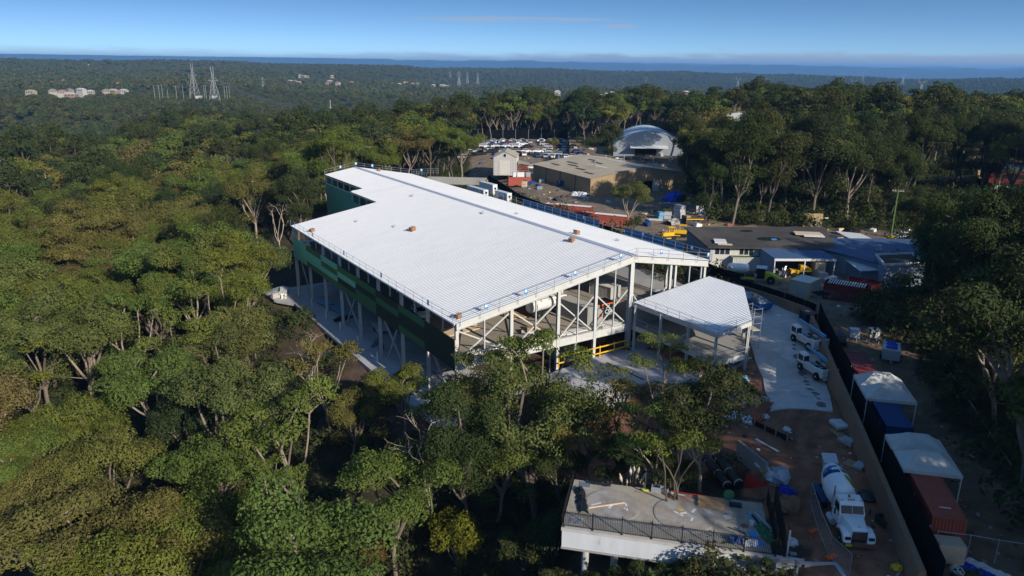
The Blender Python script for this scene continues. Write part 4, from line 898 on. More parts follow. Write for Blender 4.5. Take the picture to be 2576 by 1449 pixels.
rail_run('safety rail with a blue tag on the short right-hand front slope of the roof', [(SR + .3, -.42, HR - .05), (SE + .3, -.42, HX)], 2.9, tags=(.30, .95))
rail_run('safety rail round the far gable of the white roof', [(20.2, TL + .3, zroof(20.2)), (SR, TL + .3, HR), (SE, TL + .3, HX)], 2.4, tags=(.18, .36, .55))
rr1 = rail_run('safety rail backed with blue mesh along the right eave of the white roof', [(SE + 1.3, .4, HX - .1), (SE + 1.3, 70, HX - .1)], 2.6, tags=(.06, .22, .86, .45), h=1.2)
for t0, t1 in ((7, 21), (28, 41), (41.2, 53)):
    m = MB(); m.sheet([(SE + .5, t0, HX - .25), (SE + 2.0, t0, HX - .2), (SE + 2.0, t1, HX - .2), (SE + .5, t1, HX - .25)], .05); m.box(SE + 1.98, t0, HX - .2, SE + 2.02, t1, HX + .95); m.build('mesh_screen', M['blue_mesh'], rr1)
rail_run('catwalk rail standing past the far right corner of the white roof', [(SE + 1.0, 96, HX - .2), (SE + 1.0, TL + 1, HX - .2), (SE + 9, TL + 1, HX - .4)], 1.6, lay=3, tags=(.7,))

# boxes and off-cuts left on the roof
def onroof(s, t, h=0): return bl(s, t, zroof(s) + .06 + h)
def carton(s, t, sz, label, mt='cardboard'):
    m = MB(); m.box(-sz * .55, -sz * .45, 0, sz * .55, sz * .45, sz * .8); m.mat(1).box(-sz * .56, -.05, sz * .8, sz * .56, .05, sz * .805); m.mat(0)
    m.sheet([(-sz * .55, -sz * .45, sz * .8), (-sz * .80, -sz * .45, sz * .95), (-sz * .80, sz * .45, sz * .95), (-sz * .55, sz * .45, sz * .8)], .02)
    o = m.build('carton', [M[mt], M['timber_pale']]); o.location = onroof(s, t); o.rotation_euler = (0, -.16 if s < SR else .17, BA + .3); tag(o, label, 'box'); return o
carton(13.2, 39.6, 0.85, 'brown carton alone in the middle of the white roof', )
carton(1.1, 56.6, 0.71, 'brown carton at the far end of the left eave rail')
carton(.9, 1.0, 0.65, 'brown carton at the front corner of the white roof')
carton(30.0, 15.5, 0.78, 'brown carton on the far side of the ridge')
carton(26.3, 11.8, 0.75, 'brown carton just this side of the ridge')
carton(32.2, 99, 0.75, 'small carton near the far gable rail')
def offcut(s, t, label, w=.9):
    m = MB(); m.cbox((0, 0, .08), (w, .4, .16)); m.cbox((.15, .15, .22), (w * .5, .3, .14), .6); m.cbox((-.3, -.2, .05), (.3, .3, .1), .3)
    o = m.build('sheet_offcut', M['capping']); o.location = onroof(s, t); o.rotation_euler = (0, 0, BA + .6); tag(o, label, 'off-cut')
offcut(23.8, 62, 'grey metal off-cut lying near the ridge, the farthest one'); offcut(26.0, 37.5, 'grey metal off-cut beside the ridge halfway along'); offcut(12.2, 45.0, 'small tool bag behind the carton in the middle of the roof', .7)
offcut(31.6, 35, 'grey off-cut on the far slope nearest the blue mesh'); offcut(35.5, 12, 'grey off-cut on the far slope near the front'); offcut(9, 55, 'tiny grey off-cut on the left slope', .5)

# ------------------------------------------------------------------ annex with its own ribbed roof
an = thing('annex_canopy', 'open two-level annex with a ribbed silver roof on tall posts', 'building', (0, 0, 0))
def zan(x, y): return 4.1 + .14 * (x - 17.3) + .045 * (y - 99.1)
ra = [(17.1, 98.9), (25.4, 85.0), (30.3, 87.6), (32.7, 99.4), (29.3, 105.6)]
# ribs run along the first-to-last edge
e1 = Vector((ra[4][0] - ra[0][0], ra[4][1] - ra[0][1])).normalized(); e2 = Vector((e1.y, -e1.x))
def clip_line(poly, off):
    q = []
    for i in range(len(poly)):
        a, b = Vector(poly[i]), Vector(poly[(i + 1) % len(poly)]); da, db = a @ e2 - off, b @ e2 - off
        if (da <= 0) != (db <= 0): q.append(a.lerp(b, da / (da - db)))
    return sorted(q, key=lambda p: p @ e1)
o0, o1 = min(Vector(p) @ e2 for p in ra) + .001, max(Vector(p) @ e2 for p in ra) - .001
m = MB(); n = int((o1 - o0) / .40); prev = None
for i in range(n):
    for f_, h_ in ((0, 0), (.5, 0), (.6, .055), (.9, .055)):
        ln = clip_line(ra, o0 + (i + f_) * (o1 - o0) / n)
        if len(ln) == 2:
            cur = [(p.x, p.y, zan(p.x, p.y) + h_) for p in ln]
            if prev: m.add([prev[0], prev[1], cur[1], cur[0]], [(3, 2, 1, 0)])
            prev = cur
m.sheet([(x, y, zan(x, y) - .03) for x, y in reversed(ra)], -.0 + .02)
m.build('roof_sheet', M['roof_canopy'], an)
for i in range(5):
    a, b = ra[i], ra[(i + 1) % 5]
    MB().bar((*a, zan(*a) - .36), (*b, zan(*b) - .36), .12, .52).build('fascia_beam', M['steel_pale'] if i in (1, 2) else M['steel'], an)
dk = [(17.2, 98.2), (25.5, 85.2), (30.2, 87.7), (32.6, 99.2), (29.2, 105.4)]
MB().prism(dk, 'z', FL - .25, FL + .03).build('deck_slab', M['concrete'], an)
for i in range(5):
    a, b = Vector((*dk[i], FL - .32)), Vector((*dk[(i + 1) % 5], FL - .32)); MB().bar(a, b, .14, .72).build('deck_beam', M['steel_pale'] if i in (1, 2) else M['steel'], an)
def pt(i, j, f): return Vector(dk[i]).lerp(Vector(dk[j]), f)
for p in [pt(0, 1, .02), pt(0, 1, .35), pt(0, 1, .68), pt(0, 1, .985), pt(1, 2, .96), pt(2, 3, .5), pt(2, 3, .97), pt(4, 3, .5)]:
    b_ = min(gz(p.x, p.y) - .3, -.4); mb = MB(); w = .15; mb.box(p.x - w, p.y - w, b_, p.x + w, p.y - w + .04, zan(p.x, p.y) - .2); mb.box(p.x - w, p.y + w - .04, b_, p.x + w, p.y + w, zan(p.x, p.y) - .2); mb.box(p.x - .03, p.y - w, b_, p.x + .03, p.y + w, zan(p.x, p.y) - .2); mb.build('post', M['steel_pale'], an)
MB().prism([dk[0], dk[4], (28.9, 105.0), (17.3, 98.6)], 'z', FL, 3.6).build('back_wall', M['concrete'], an)
rail_run('safety rail along the left and front edges of the annex deck', [(17.4, 97.9, FL + .02), (25.5, 84.95, FL + .02), (30.35, 87.6, FL + .02)], 2.4, loc=(0, 0, 0), rz=0, h=1.1)
rail_run('safety rail along the left and front edges of the annex roof', [(17.2, 98.6, zan(17.2, 98.6)), (25.35, 84.8, zan(25.35, 84.8)), (30.4, 87.4, zan(30.4, 87.4))], 2.4, loc=(0, 0, 0), rz=0, h=1.1)
MB_ = MB(); MB_.tube([(31.4, 92.5, -.4), (31.4, 92.5, 5.6)], .05, 6)
sc_ = thing('scaffold_tower', 'narrow scaffold tower against the right side of the annex', 'scaffold', (31.9, 91.6, gz(31.9, 91.6)), .3)
sp0 = MB().cyl((0, 0, 0), (0, 0, 6.2), .035, 6).build('standard', M['galv'], sc_)
for p in ((1.2, 0, 0), (0, 2.2, 0), (1.2, 2.2, 0)): reuse(sp0, sc_, p)
for z in (1, 2, 3, 4, 5, 6): MB().tube([(0, 0, z), (1.2, 0, z), (1.2, 2.2, z), (0, 2.2, z), (0, 0, z)], .025, 5).build('ledger', M['galv'], sc_)
MB().box(.05, .05, 3.0, 1.15, 2.15, 3.06).build('platform', M['timber_pale'], sc_)

# ------------------------------------------------------------------ slabs, ramps and walls round the building (the setting)
def slab(name, poly, z, thick, mt, zs=None):
    m = MB(); P = [(x, y, (zs[i] if zs else z)) for i, (x, y) in enumerate(poly)]
    a = sum((P[i][0] - P[i - 1][0]) * (P[i][1] + P[i - 1][1]) for i in range(len(P)))
    if a < 0: P = P
    else: P = P[::-1]
    m.sheet(P, thick); o = m.build(name, M[mt]); tag(o, kind='structure'); return o
def drape(name, poly, lift, mt, step=1.0, flatten=None):
    """a paved sheet that follows the ground, with a skirt"""
    xs = [p[0] for p in poly]; ys = [p[1] for p in poly]
    nx, ny = int((max(xs) - min(xs)) / step) + 2, int((max(ys) - min(ys)) / step) + 2
    import mathutils.geometry as mg
    pts2 = [Vector(p) for p in poly]; dense = []
    for i in range(len(pts2)):
        a, b = pts2[i], pts2[(i + 1) % len(pts2)]; k = max(1, int((b - a).length / step))
        dense += [a.lerp(b, q / k) for q in range(k)]
    nb = len(dense); gxx = min(xs) + (np.arange(nx) + .5) * step; gyy = min(ys) + (np.arange(ny) + .5) * step
    G_ = np.array([(x, y) for x in gxx for y in gyy]); ins = inpoly(G_[:, 0], G_[:, 1], poly); G_ = G_[ins]
    dn = np.array([tuple(d) for d in dense])
    if len(G_): G_ = G_[np.min(((G_[:, None] - dn[None]) ** 2).sum(2), 1) > (step * .45) ** 2]
    allp = dense + [Vector(p) for p in G_]
    v, e, f, _, _, _ = mg.delaunay_2d_cdt(allp, [], [list(range(nb))], 1, 1e-5)
    xy = np.array([tuple(p) for p in v]); z = ground(xy[:, 0], xy[:, 1]) + lift if flatten is None else flatten(xy) + lift
    m = MB(); m.add([(xy[i, 0], xy[i, 1], z[i]) for i in range(len(xy))], [tuple(q) for q in f])
    bz = (ground(dn[:, 0], dn[:, 1]) if flatten is None else flatten(dn)) + lift
    vs = [(dn[i, 0], dn[i, 1], bz[i] - .003) for i in range(nb)] + [(dn[i, 0], dn[i, 1], bz[i] - lift - .4) for i in range(nb)]
    m.add(vs, [(i, (i + 1) % nb, nb + (i + 1) % nb, nb + i) for i in range(nb)])
    o = m.build(name, M[mt]); tag(o, kind='structure'); return o
slab('basement_slab', [tuple(bl(s, t))[:2] for s, t in ((-3.2, -1.0), (19.2, -1), (19.2, 66.5), (-6.5, 66.5), (-6.0, 60), (-3.4, 56), (-3.4, 30), (-3.2, 6))], -6.5, .5, 'concrete_blue')
slab('loading_slab', _b([(8.0, -2), (27.9, .8), (27.9, -13.5), (21.5, -15.0), (21.0, -10.2), (14.2, -9.0), (12, -3.5)]), -2.95, .7, 'concrete_blue')
slab('loading_slab', _b([(28.0, .8), (31.5, .8), (34.2, -10), (28.0, -13.5)]), -2.7, .6, 'concrete_blue')
# low wall in front of the loading slab
def wall(name, label, pts, h, th, mt, cap=None, kind=None, base=None):
    t = thing(name, label, 'wall', (pts[0][0], pts[0][1], 0)); o = Vector((pts[0][0], pts[0][1], 0))
    for i in range(len(pts) - 1):
        a, b = Vector(pts[i]) - o, Vector(pts[i + 1]) - o; d = Vector((b.x - a.x, b.y - a.y, 0)).normalized(); s = Vector((-d.y, d.x, 0)) * th / 2
        ha, hb = (h, h) if not hasattr(h, '__len__') else (h[i], h[i + 1])
        m = MB(); lo = [a - s - Vector((0, 0, .5)), b - s - Vector((0, 0, .5)), b + s - Vector((0, 0, .5)), a + s - Vector((0, 0, .5))]; hi = [a - s + Vector((0, 0, ha)), b - s + Vector((0, 0, hb)), b + s + Vector((0, 0, hb)), a + s + Vector((0, 0, ha))]
        m.add(lo + hi, [(3, 2, 1, 0), (4, 5, 6, 7), (0, 1, 5, 4), (1, 2, 6, 5), (2, 3, 7, 6), (3, 0, 4, 7)]); m.build('wall_section', M[mt], t)
    return t
g3 = lambda x, y, dz=0.0: (x, y, gz(x, y) + dz)
p = [bl(12.2, -9.4, -6.6), bl(21.2, -10.8, -6.6), bl(21.8, -15.3, -6.6), bl(27.5, -14.0, -5.6)]
wall('retaining_wall', 'tall grey retaining wall below the sunken loading slab', [tuple(q) for q in p], (4.0, 4.0, 3.9, 2.9), .3, 'concrete')
q1 = at(1802, 968, -2.4); q2 = at(1882, 912, -1.4); q3 = at(1935, 1010, -.6); q4 = at(1855, 1000, -1.4)
wall('retaining_wall', 'low concrete garden wall in a V under the annex corner post', [(q2.x, q2.y, -1.6), (q1.x, q1.y, -2.5), (q4.x, q4.y, -1.9), (q3.x, q3.y, -.9)], (.9, .9, 1.0, .8), .25, 'concrete_pale')
# yellow rails under the front girder
yr = thing('barrier_rail', 'pair of yellow barrier rails under the front girder', 'railing', (BX, BY, 0), BA)
for z in (-2.25, -1.35): MB().tube([(15.2, -.55, z), (21.9, -.60, z), (27.5, -.55, z)], .10, 8).build('rail', M['yellow'], yr)
for s in (15.3, 18.5, 22.4, 25, 27.3): MB().box(s - .06, -.5, -2.95, s + .06, -.38, -1.2).build('post', M['yellow'], yr)
# expansion joints: rebate strips set in the slab
for k, (a, b) in enumerate((((22.0, -2.5), (22.4, -9.5)), ((22.0, -10.2), (22.6, -15)))):
    tag(MB().bar(bl(*a, -2.93), bl(*b, -2.93), .25, .06).build('slab_drain', M['asphalt']), 'dark drain channel across the loading slab, ' + ('nearer the building' if k == 0 else 'by its outer edge'), 'drain')
# concrete road from the building down to the dirt
RD = [tuple(at(x, y, .3))[:2] for x, y in ((1889, 752), (1951, 770), (2009, 790), (2036, 806), (2061, 863), (2084, 958), (2096, 1030), (1939, 1016), (1936, 983), (1922, 921), (1886, 856))]
drape('concrete_road', RD, .14, 'road_conc', .9)
# spots of damp and spilled mud on the road
stain = mat('damp_mud', (0.16, 0.14, 0.125), rough=.95, var=.2)
mb = MB(); rs = np.random.RandomState(5)
for k in range(16):
    f_ = k / 15; q = at(1995 + 75 * f_ + rs.randn() * 3, 872 + 150 * f_ + rs.randn() * 3, .15); r0 = rs.uniform(.25, .7); n = 9
    pts_ = [(q.x + math.cos(6.283 * i / n) * r0 * rs.uniform(.6, 1.2) * .8, q.y + math.sin(6.283 * i / n) * r0 * rs.uniform(.6, 1.2)) for i in range(n)]
    b = len(mb.v); mb.add([(x, y, gz(x, y) + .156) for x, y in pts_], [tuple(range(n))])
tag(mb.build('mud_spill', stain), 'trail of damp dark mud patches down the concrete road', kind='stuff')
yard_ap = drape('yard_pavement', _b([(28.6, -2), (44, -2), (50, 10), (52, 100), (44, 103), (43.4, 4), (36.5, .4), (28.6, .4)]), .10, 'concrete', 2.0)
# ------------------------------------------------------------------ vehicles and plant on the site
def wheel(mb_parent, name, x, y, z, r, w, hub='silver', dual=False):
    m = MB(); Mx = Matrix.Translation((x, y, z)) @ Matrix.Rotation(math.pi / 2, 4, 'X')
    m.lathe([(r * .55, -w / 2), (r * .93, -w / 2), (r, -w / 2 + .05), (r, w / 2 - .05), (r * .93, w / 2), (r * .55, w / 2)], 18, Mx); o = m.build('wheel', M['rubber'], mb_parent)
    h = MB(); s = -1 if y < 0 else 1
    h.lathe([(r * .54, -w / 2 + .02), (r * .54, w / 2 - .02)], 14, Mx); h.lathe([(r * .2, -w / 2 - .03), (r * .16, w / 2 + .03)], 10, Mx); h.build('rim', M[hub], o)
    return o
def mixer(loc, rz):
    t = thing('concrete_mixer_truck', 'white concrete mixer truck with blue and green drum markings facing the camera', 'truck', loc, rz)
    m = MB(); m.box(-8.3, -.45, .75, -.8, -.25, 1.0); m.box(-8.3, .25, .75, -.8, .45, 1.0); m.box(-8.3, -.3, .8, -8.1, .3, .95); m.build('chassis', M['black'], t)
    # bonnet: tapering, with wings
    m = MB(); m.add([(-.25, -.62, 1.0), (-.25, .62, 1.0), (-.25, .55, 1.72), (-.25, -.55, 1.72), (-2.1, -.95, 1.0), (-2.1, .95, 1.0), (-2.1, .85, 2.02), (-2.1, -.85, 2.02), (-.5, -.60, 1.86), (-.5, .60, 1.86)],
                    [(0, 3, 2, 1), (0, 4, 7, 8, 3), (1, 2, 9, 6, 5), (3, 8, 9, 2), (8, 7, 6, 9), (4, 5, 6, 7), (0, 1, 5, 4)]); m.build('bonnet', M['white'], t, bevel=.05)
    for s in (-1, 1):
        m = MB(); m.prism([(-.12, .78), (-.12, 1.18), (-.45, 1.42), (-1.1, 1.50), (-1.75, 1.30), (-1.95, .95), (-1.75, .95), (-1.6, 1.12), (-1.1, 1.22), (-.62, 1.1), (-.45, .78)], 'y', min(s * .62, s * 1.22), max(s * .62, s * 1.22)); m.build('mudguard', M['white'], t, bevel=.04)
        m = MB(); m.box(-.16, min(s * .68, s * 1.12), 1.02, -.09, max(s * .68, s * 1.12), 1.26); m.build('headlight', M['glass'], t)
    m = MB(); m.box(-.26, -.56, 1.0, -.17, .56, 1.72); g_ = m.build('grille', M['black'], t)
    for k in range(6): MB().box(-.18, -.52, 1.05 + .11 * k, -.13, .52, 1.11 + .11 * k).build('grille_bar', M['chrome'], g_)
    MB().box(-.19, -.58, 1.70, -.12, .58, 1.76).build('grille_bar', M['chrome'], g_)
    m = MB(); m.prism([(-.32, -1.24), (.0, -1.1), (.04, 0), (.0, 1.1), (-.32, 1.24)], 'z', .45, .82); b_ = m.build('bumper', M['chrome'], t)
    MB().box(.035, -1.05, .55, .055, -.62, .74).build('number_plate', M['yellow_green'], b_); text('plate_text', '2272', .17, M['black'], b_, (.058, -.835, .645), (rad(90), 0, rad(90)), .002)
    MB().tube([(-.55, 0, 1.84), (-.5, 0, 1.95), (-.62, .0, 1.98)], .03, 6).build('bonnet_emblem', M['chrome'], t)
    # cab
    m = MB(); m.add([(-2.1, -1.0, 1.0), (-2.1, 1.0, 1.0), (-2.1, 1.0, 2.02), (-2.1, -1.0, 2.02), (-2.42, -.95, 2.68), (-2.42, .95, 2.68), (-2.65, .92, 2.92), (-2.65, -.92, 2.92), (-3.6, .95, 2.95), (-3.6, -.95, 2.95), (-3.6, 1.0, 1.0), (-3.6, -1.0, 1.0)],
                    [(0, 3, 2, 1), (3, 4, 5, 2), (4, 7, 6, 5), (7, 9, 8, 6), (9, 11, 10, 8), (0, 11, 9, 7, 4, 3), (1, 2, 5, 6, 8, 10), (0, 1, 10, 11)]); cb = m.build('cab', M['white'], t, bevel=.04)
    for s0, s1 in ((-.88, -.02), (.02, .88)):
        m = MB(); m.add([(-2.10, s0, 2.07), (-2.10, s1, 2.07), (-2.385, s1 * .98, 2.64), (-2.385, s0 * .98, 2.64)], [(0, 3, 2, 1), (0, 1, 2, 3)]); q = m.build('windscreen', M['glass'], cb); q.location = (.015, 0, 0)
    for s in (-1, 1):
        m = MB(); m.add([(-2.25, s * 1.005, 2.06), (-3.3, s * 1.005, 2.06), (-3.3, s * .975, 2.66), (-2.5, s * .975, 2.66)], [(0, 1, 2, 3), (3, 2, 1, 0)]); m.build('side_window', M['glass'], cb)
        m = MB(); m.tube([(-2.2, s * 1.0, 2.5), (-2.15, s * 1.35, 2.55), (-2.15, s * 1.38, 1.95), (-2.2, s * 1.0, 1.95)], .018, 5); m.box(-2.22, min(s * 1.3, s * 1.42), 2.0, -2.16, max(s * 1.3, s * 1.42), 2.52); m.build('mirror', M['black'], cb)
        wheel(t, 'wheel', -1.1, s * 1.0, .52, .52, .30)
        for x in (-6.0, -7.3): wheel(t, 'wheel', x, s * .92, .52, .52, .56)
    for y in (-.75, -.2, 0, .2, .75): MB().cbox((-2.72 if abs(y) < .5 else -2.66, y, 2.97), (.09, .10, .07)).build('roof_lamp', M['red'] if abs(y) < .5 else M['orange'], cb)
    MB().lathe([(.09, 0), (.09, .12), (.05, .16)], 10, Matrix.Translation((-3.2, 0, 2.95))).build('beacon', M['red'], cb)
    m = MB(); m.tube([(-3.75, -.95, .9), (-3.75, -.95, 3.2), (-3.82, -.95, 3.55)], .07, 10); m.mat(1).tube([(-3.75, -.95, 1.6), (-3.75, -.95, 2.6)], .13, 12); m.build('exhaust_stack', [M['chrome'], M['silver']], t)
    m = MB(); m.cyl((-2.9, -1.05, .75), (-3.9, -1.05, .75), .30, 14); m.cyl((-2.9, 1.05, .75), (-3.9, 1.05, .75), .30, 14); m.build('fuel_tank', M['silver'], t)
    m = MB(); m.box(-5.3, -1.2, 1.02, -8.0, -.7, 1.10); m.box(-5.3, .7, 1.02, -8.0, 1.2, 1.10); m.box(-8.05, -1.2, .55, -7.98, 1.2, 1.1); m.build('rear_mudguard', M['cont_blue'], t)
    # drum: front end low, rear mouth high
    D0 = Vector((-4.05, 0, 2.0)); ax = Vector((-1, 0, .235)).normalized(); R = ax.to_track_quat('Z', 'Y').to_matrix().to_4x4(); Md = Matrix.Translation(D0) @ R
    prof = [(.35, -.05), (.75, .05), (1.10, .55), (1.20, 1.1), (1.20, 1.9), (1.12, 2.5), (.95, 3.1), (.72, 3.65), (.55, 3.95), (.52, 4.05)]
    dr = MB().lathe(prof, 32, Md).build('drum', M['white'], t, smooth=True)
    def drumpatch(nm, mt, zs, angs, off=.012):
        """a raised decal lying on the drum's skin: rows along the drum, (low, high) angle for each row"""
        P = np.array(prof); m = MB(); vs = []; n = 9
        for z, (a0, a1) in zip(zs, angs):
            r = float(np.interp(z, P[:, 1], P[:, 0])) + off
            for k in range(n): a = rad(a0 + (a1 - a0) * k / (n - 1)); vs.append(Md @ Vector((r * math.cos(a), r * math.sin(a), z)))
        fs = []
        for i in range(len(zs) - 1):
            for k in range(n - 1): q = i * n + k; fs += [(q, q + 1, q + n + 1, q + n), (q + n, q + n + 1, q + 1, q)]
        m.add(vs, fs); m.build(nm, M[mt], dr, smooth=True)
    top = 90 if (Md.to_3x3() @ Vector((0, 1, 0))).z > .5 else (0 if (Md.to_3x3() @ Vector((1, 0, 0))).z > .5 else (180 if (Md.to_3x3() @ Vector((-1, 0, 0))).z > .5 else 270))
    sgn = 1 if (Md.to_3x3() @ Vector((math.cos(rad(top + 20)), math.sin(rad(top + 20)), 0))).y > 0 else -1      # + = truck's left
    A = lambda l, h: tuple(sorted((top + sgn * l, top + sgn * h)))
    drumpatch('blue_marking', 'decal_blue', [2.1, 2.25, 2.4, 2.52], [A(-72, 6)] * 4)
    drumpatch('blue_marking', 'decal_blue', [2.52, 2.65, 2.78, 2.9], [A(-74, -26), A(-73, -24), A(-71, -22), A(-66, -20)])
    drumpatch('blue_marking', 'decal_blue', [2.9, 3.0, 3.1, 3.22], [A(-64, 8), A(-58, 8), A(-50, 6), A(-34, 2)])
    drumpatch('teal_marking', 'cont_green', [2.2, 2.4, 2.6, 2.72], [A(16, 40), A(14, 40), A(14, 32), A(14, 22)])
    drumpatch('green_marking', 'yellow_green', [.75, .95, 1.2, 1.5, 1.75, 1.9], [A(44, 47), A(30, 58), A(22, 60), A(18, 56), A(16, 40), A(16, 24)])
    m = MB(); m.box(-4.2, -.5, 1.0, -3.95, .5, 2.3); m.bar((-7.2, -.55, 1.0), (-7.2, -.55, 2.3), .16); m.bar((-7.2, .55, 1.0), (-7.2, .55, 2.3), .16); m.bar((-7.2, -.6, 2.0), (-7.2, .6, 2.0), .2); m.build('drum_cradle', M['silver'], t)
    m = MB(); m.prism([(-7.75, 3.3), (-8.6, 3.75), (-8.6, 3.55), (-8.1, 2.6), (-7.75, 2.6)], 'y', -.5, .5); m.sheet([(-8.65, -.62, 3.85), (-7.75, -.62, 3.42), (-7.75, .62, 3.42), (-8.65, .62, 3.85)], .04); m.build('hopper', M['silver'], t)
    m = MB(); m.sheet([(-8.0, -.25, 2.2), (-9.2, -.2, 1.55), (-9.2, .2, 1.55), (-8.0, .25, 2.2)], .06); m.build('chute', M['silver'], t)
    m = MB()
    for k in range(6): m.bar((-8.15, .75, 1.0 + .35 * k), (-8.15, 1.1, 1.0 + .35 * k), .04)
    m.bar((-8.15, .75, .7), (-8.15, .75, 3.0), .05); m.bar((-8.15, 1.1, .7), (-8.15, 1.1, 3.0), .05); m.build('ladder', M['silver'], t)
    return t
mixer((27.25, 49.0, gz(27.3, 52) + .02), rad(-94.5))

def boom_truck(label, loc, rz, group):
    """low white carrier with a round-hooded cab at the side, a ladder along the bed and a long boom"""
    t = thing('boom_truck', label, 'truck', loc, rz, group)
    m = MB(); m.box(-2.6, -1.1, .55, 2.2, 1.1, 1.0); m.build('carrier_body', M['white_old'], t, bevel=.05)
    m = MB(); m.box(-2.75, -1.15, .7, -2.55, 1.15, 1.75); m.prism([(-2.6, 1.0), (-2.6, 1.7), (-1.0, 1.45), (1.2, 1.45), (1.9, 1.0)], 'y', .78, 1.12); m.prism([(-2.6, 1.0), (-2.6, 1.7), (-1.0, 1.35), (.3, 1.35), (.7, 1.0)], 'y', -1.12, -.85); r_ = m.build('rear_body', M['white_old'], t, bevel=.04)
    MB().box(-2.78, -.35, 1.05, -2.745, .35, 1.55).build('rear_grille', M['black'], r_); text('body_letters', 'XNA 7062', .22, M['blue_paint'], r_, (-2.772, .05, .88), (rad(90), 0, rad(-90)), .003)
    m = MB(); m.prism([(1.0, 1.0), (1.0, 2.2), (1.35, 2.4), (2.1, 2.4), (2.35, 2.1), (2.45, 1.0)], 'y', .45, 1.25); c_ = m.build('cab', M['white'], t, bevel=.08)
    m = MB(); m.box(.96, .5, 1.35, 1.02, 1.2, 2.1); m.box(1.15, 1.24, 1.4, 2.1, 1.28, 2.1); m.build('window', M['glass'], c_)
    ld = MB(); ld.bar((-1.2, -.05, 1.25), (2.9, -.05, 1.5), .06, .1); ld.bar((-1.2, .42, 1.25), (2.9, .42, 1.5), .06, .1); ld = ld.build('ladder', M['galv'], t)
    rg = None
    for k in range(10):
        if rg is None: rg = MB().box(-.09, -.03, -.02, .09, .40, .02).build('rung', M['silver'], ld); rg.location = (-1.0, 0, 1.3)
        else: reuse(rg, ld, (-1.0 + .42 * k, 0, 1.3 + .025 * k))
    m = MB(); m.bar((-2.3, -.75, 1.95), (1.2, -.75, 2.25), .34, .36); m.bar((1.2, -.75, 2.25), (3.4, -.75, 2.44), .24, .26); b_ = m.build('boom', M['sky_blue'], t)
    MB().bar((-2.1, -.98, 1.8), (-.2, -.98, 1.95), .2, .34).build('boom_cylinder', M['white_old'], b_)
    m = MB(); m.box(-1.4, -.5, 1.0, .9, .1, 1.28); m.cbox((-.6, .3, 1.2), (.6, .4, .4)); m.cbox((.3, -.3, 1.3), (.4, .4, .3)); m.build('deck_gear', M['black'], t)
    for s in (-1, 1):
        for x in (-1.7, 1.6): wheel(t, 'wheel', x, s * 1.12, .52, .52, .34, 'white_old')
    MB().box(-2.9, -.9, .45, -2.7, .9, .62).build('bumper', M['white_old'], t)
    return t
c1 = at(2028, 868, .3); c2 = at(2054, 925, .2)
boom_truck('white boom truck parked farther up the concrete road, beside the dark cabin', (c1.x + .2, c1.y, gz(c1.x, c1.y) + .16), rad(104), 'boom trucks on the concrete road')
boom_truck('white boom truck parked nearer the end of the concrete road', (c2.x, c2.y, gz(c2.x, c2.y) + .16), rad(103), 'boom trucks on the concrete road')

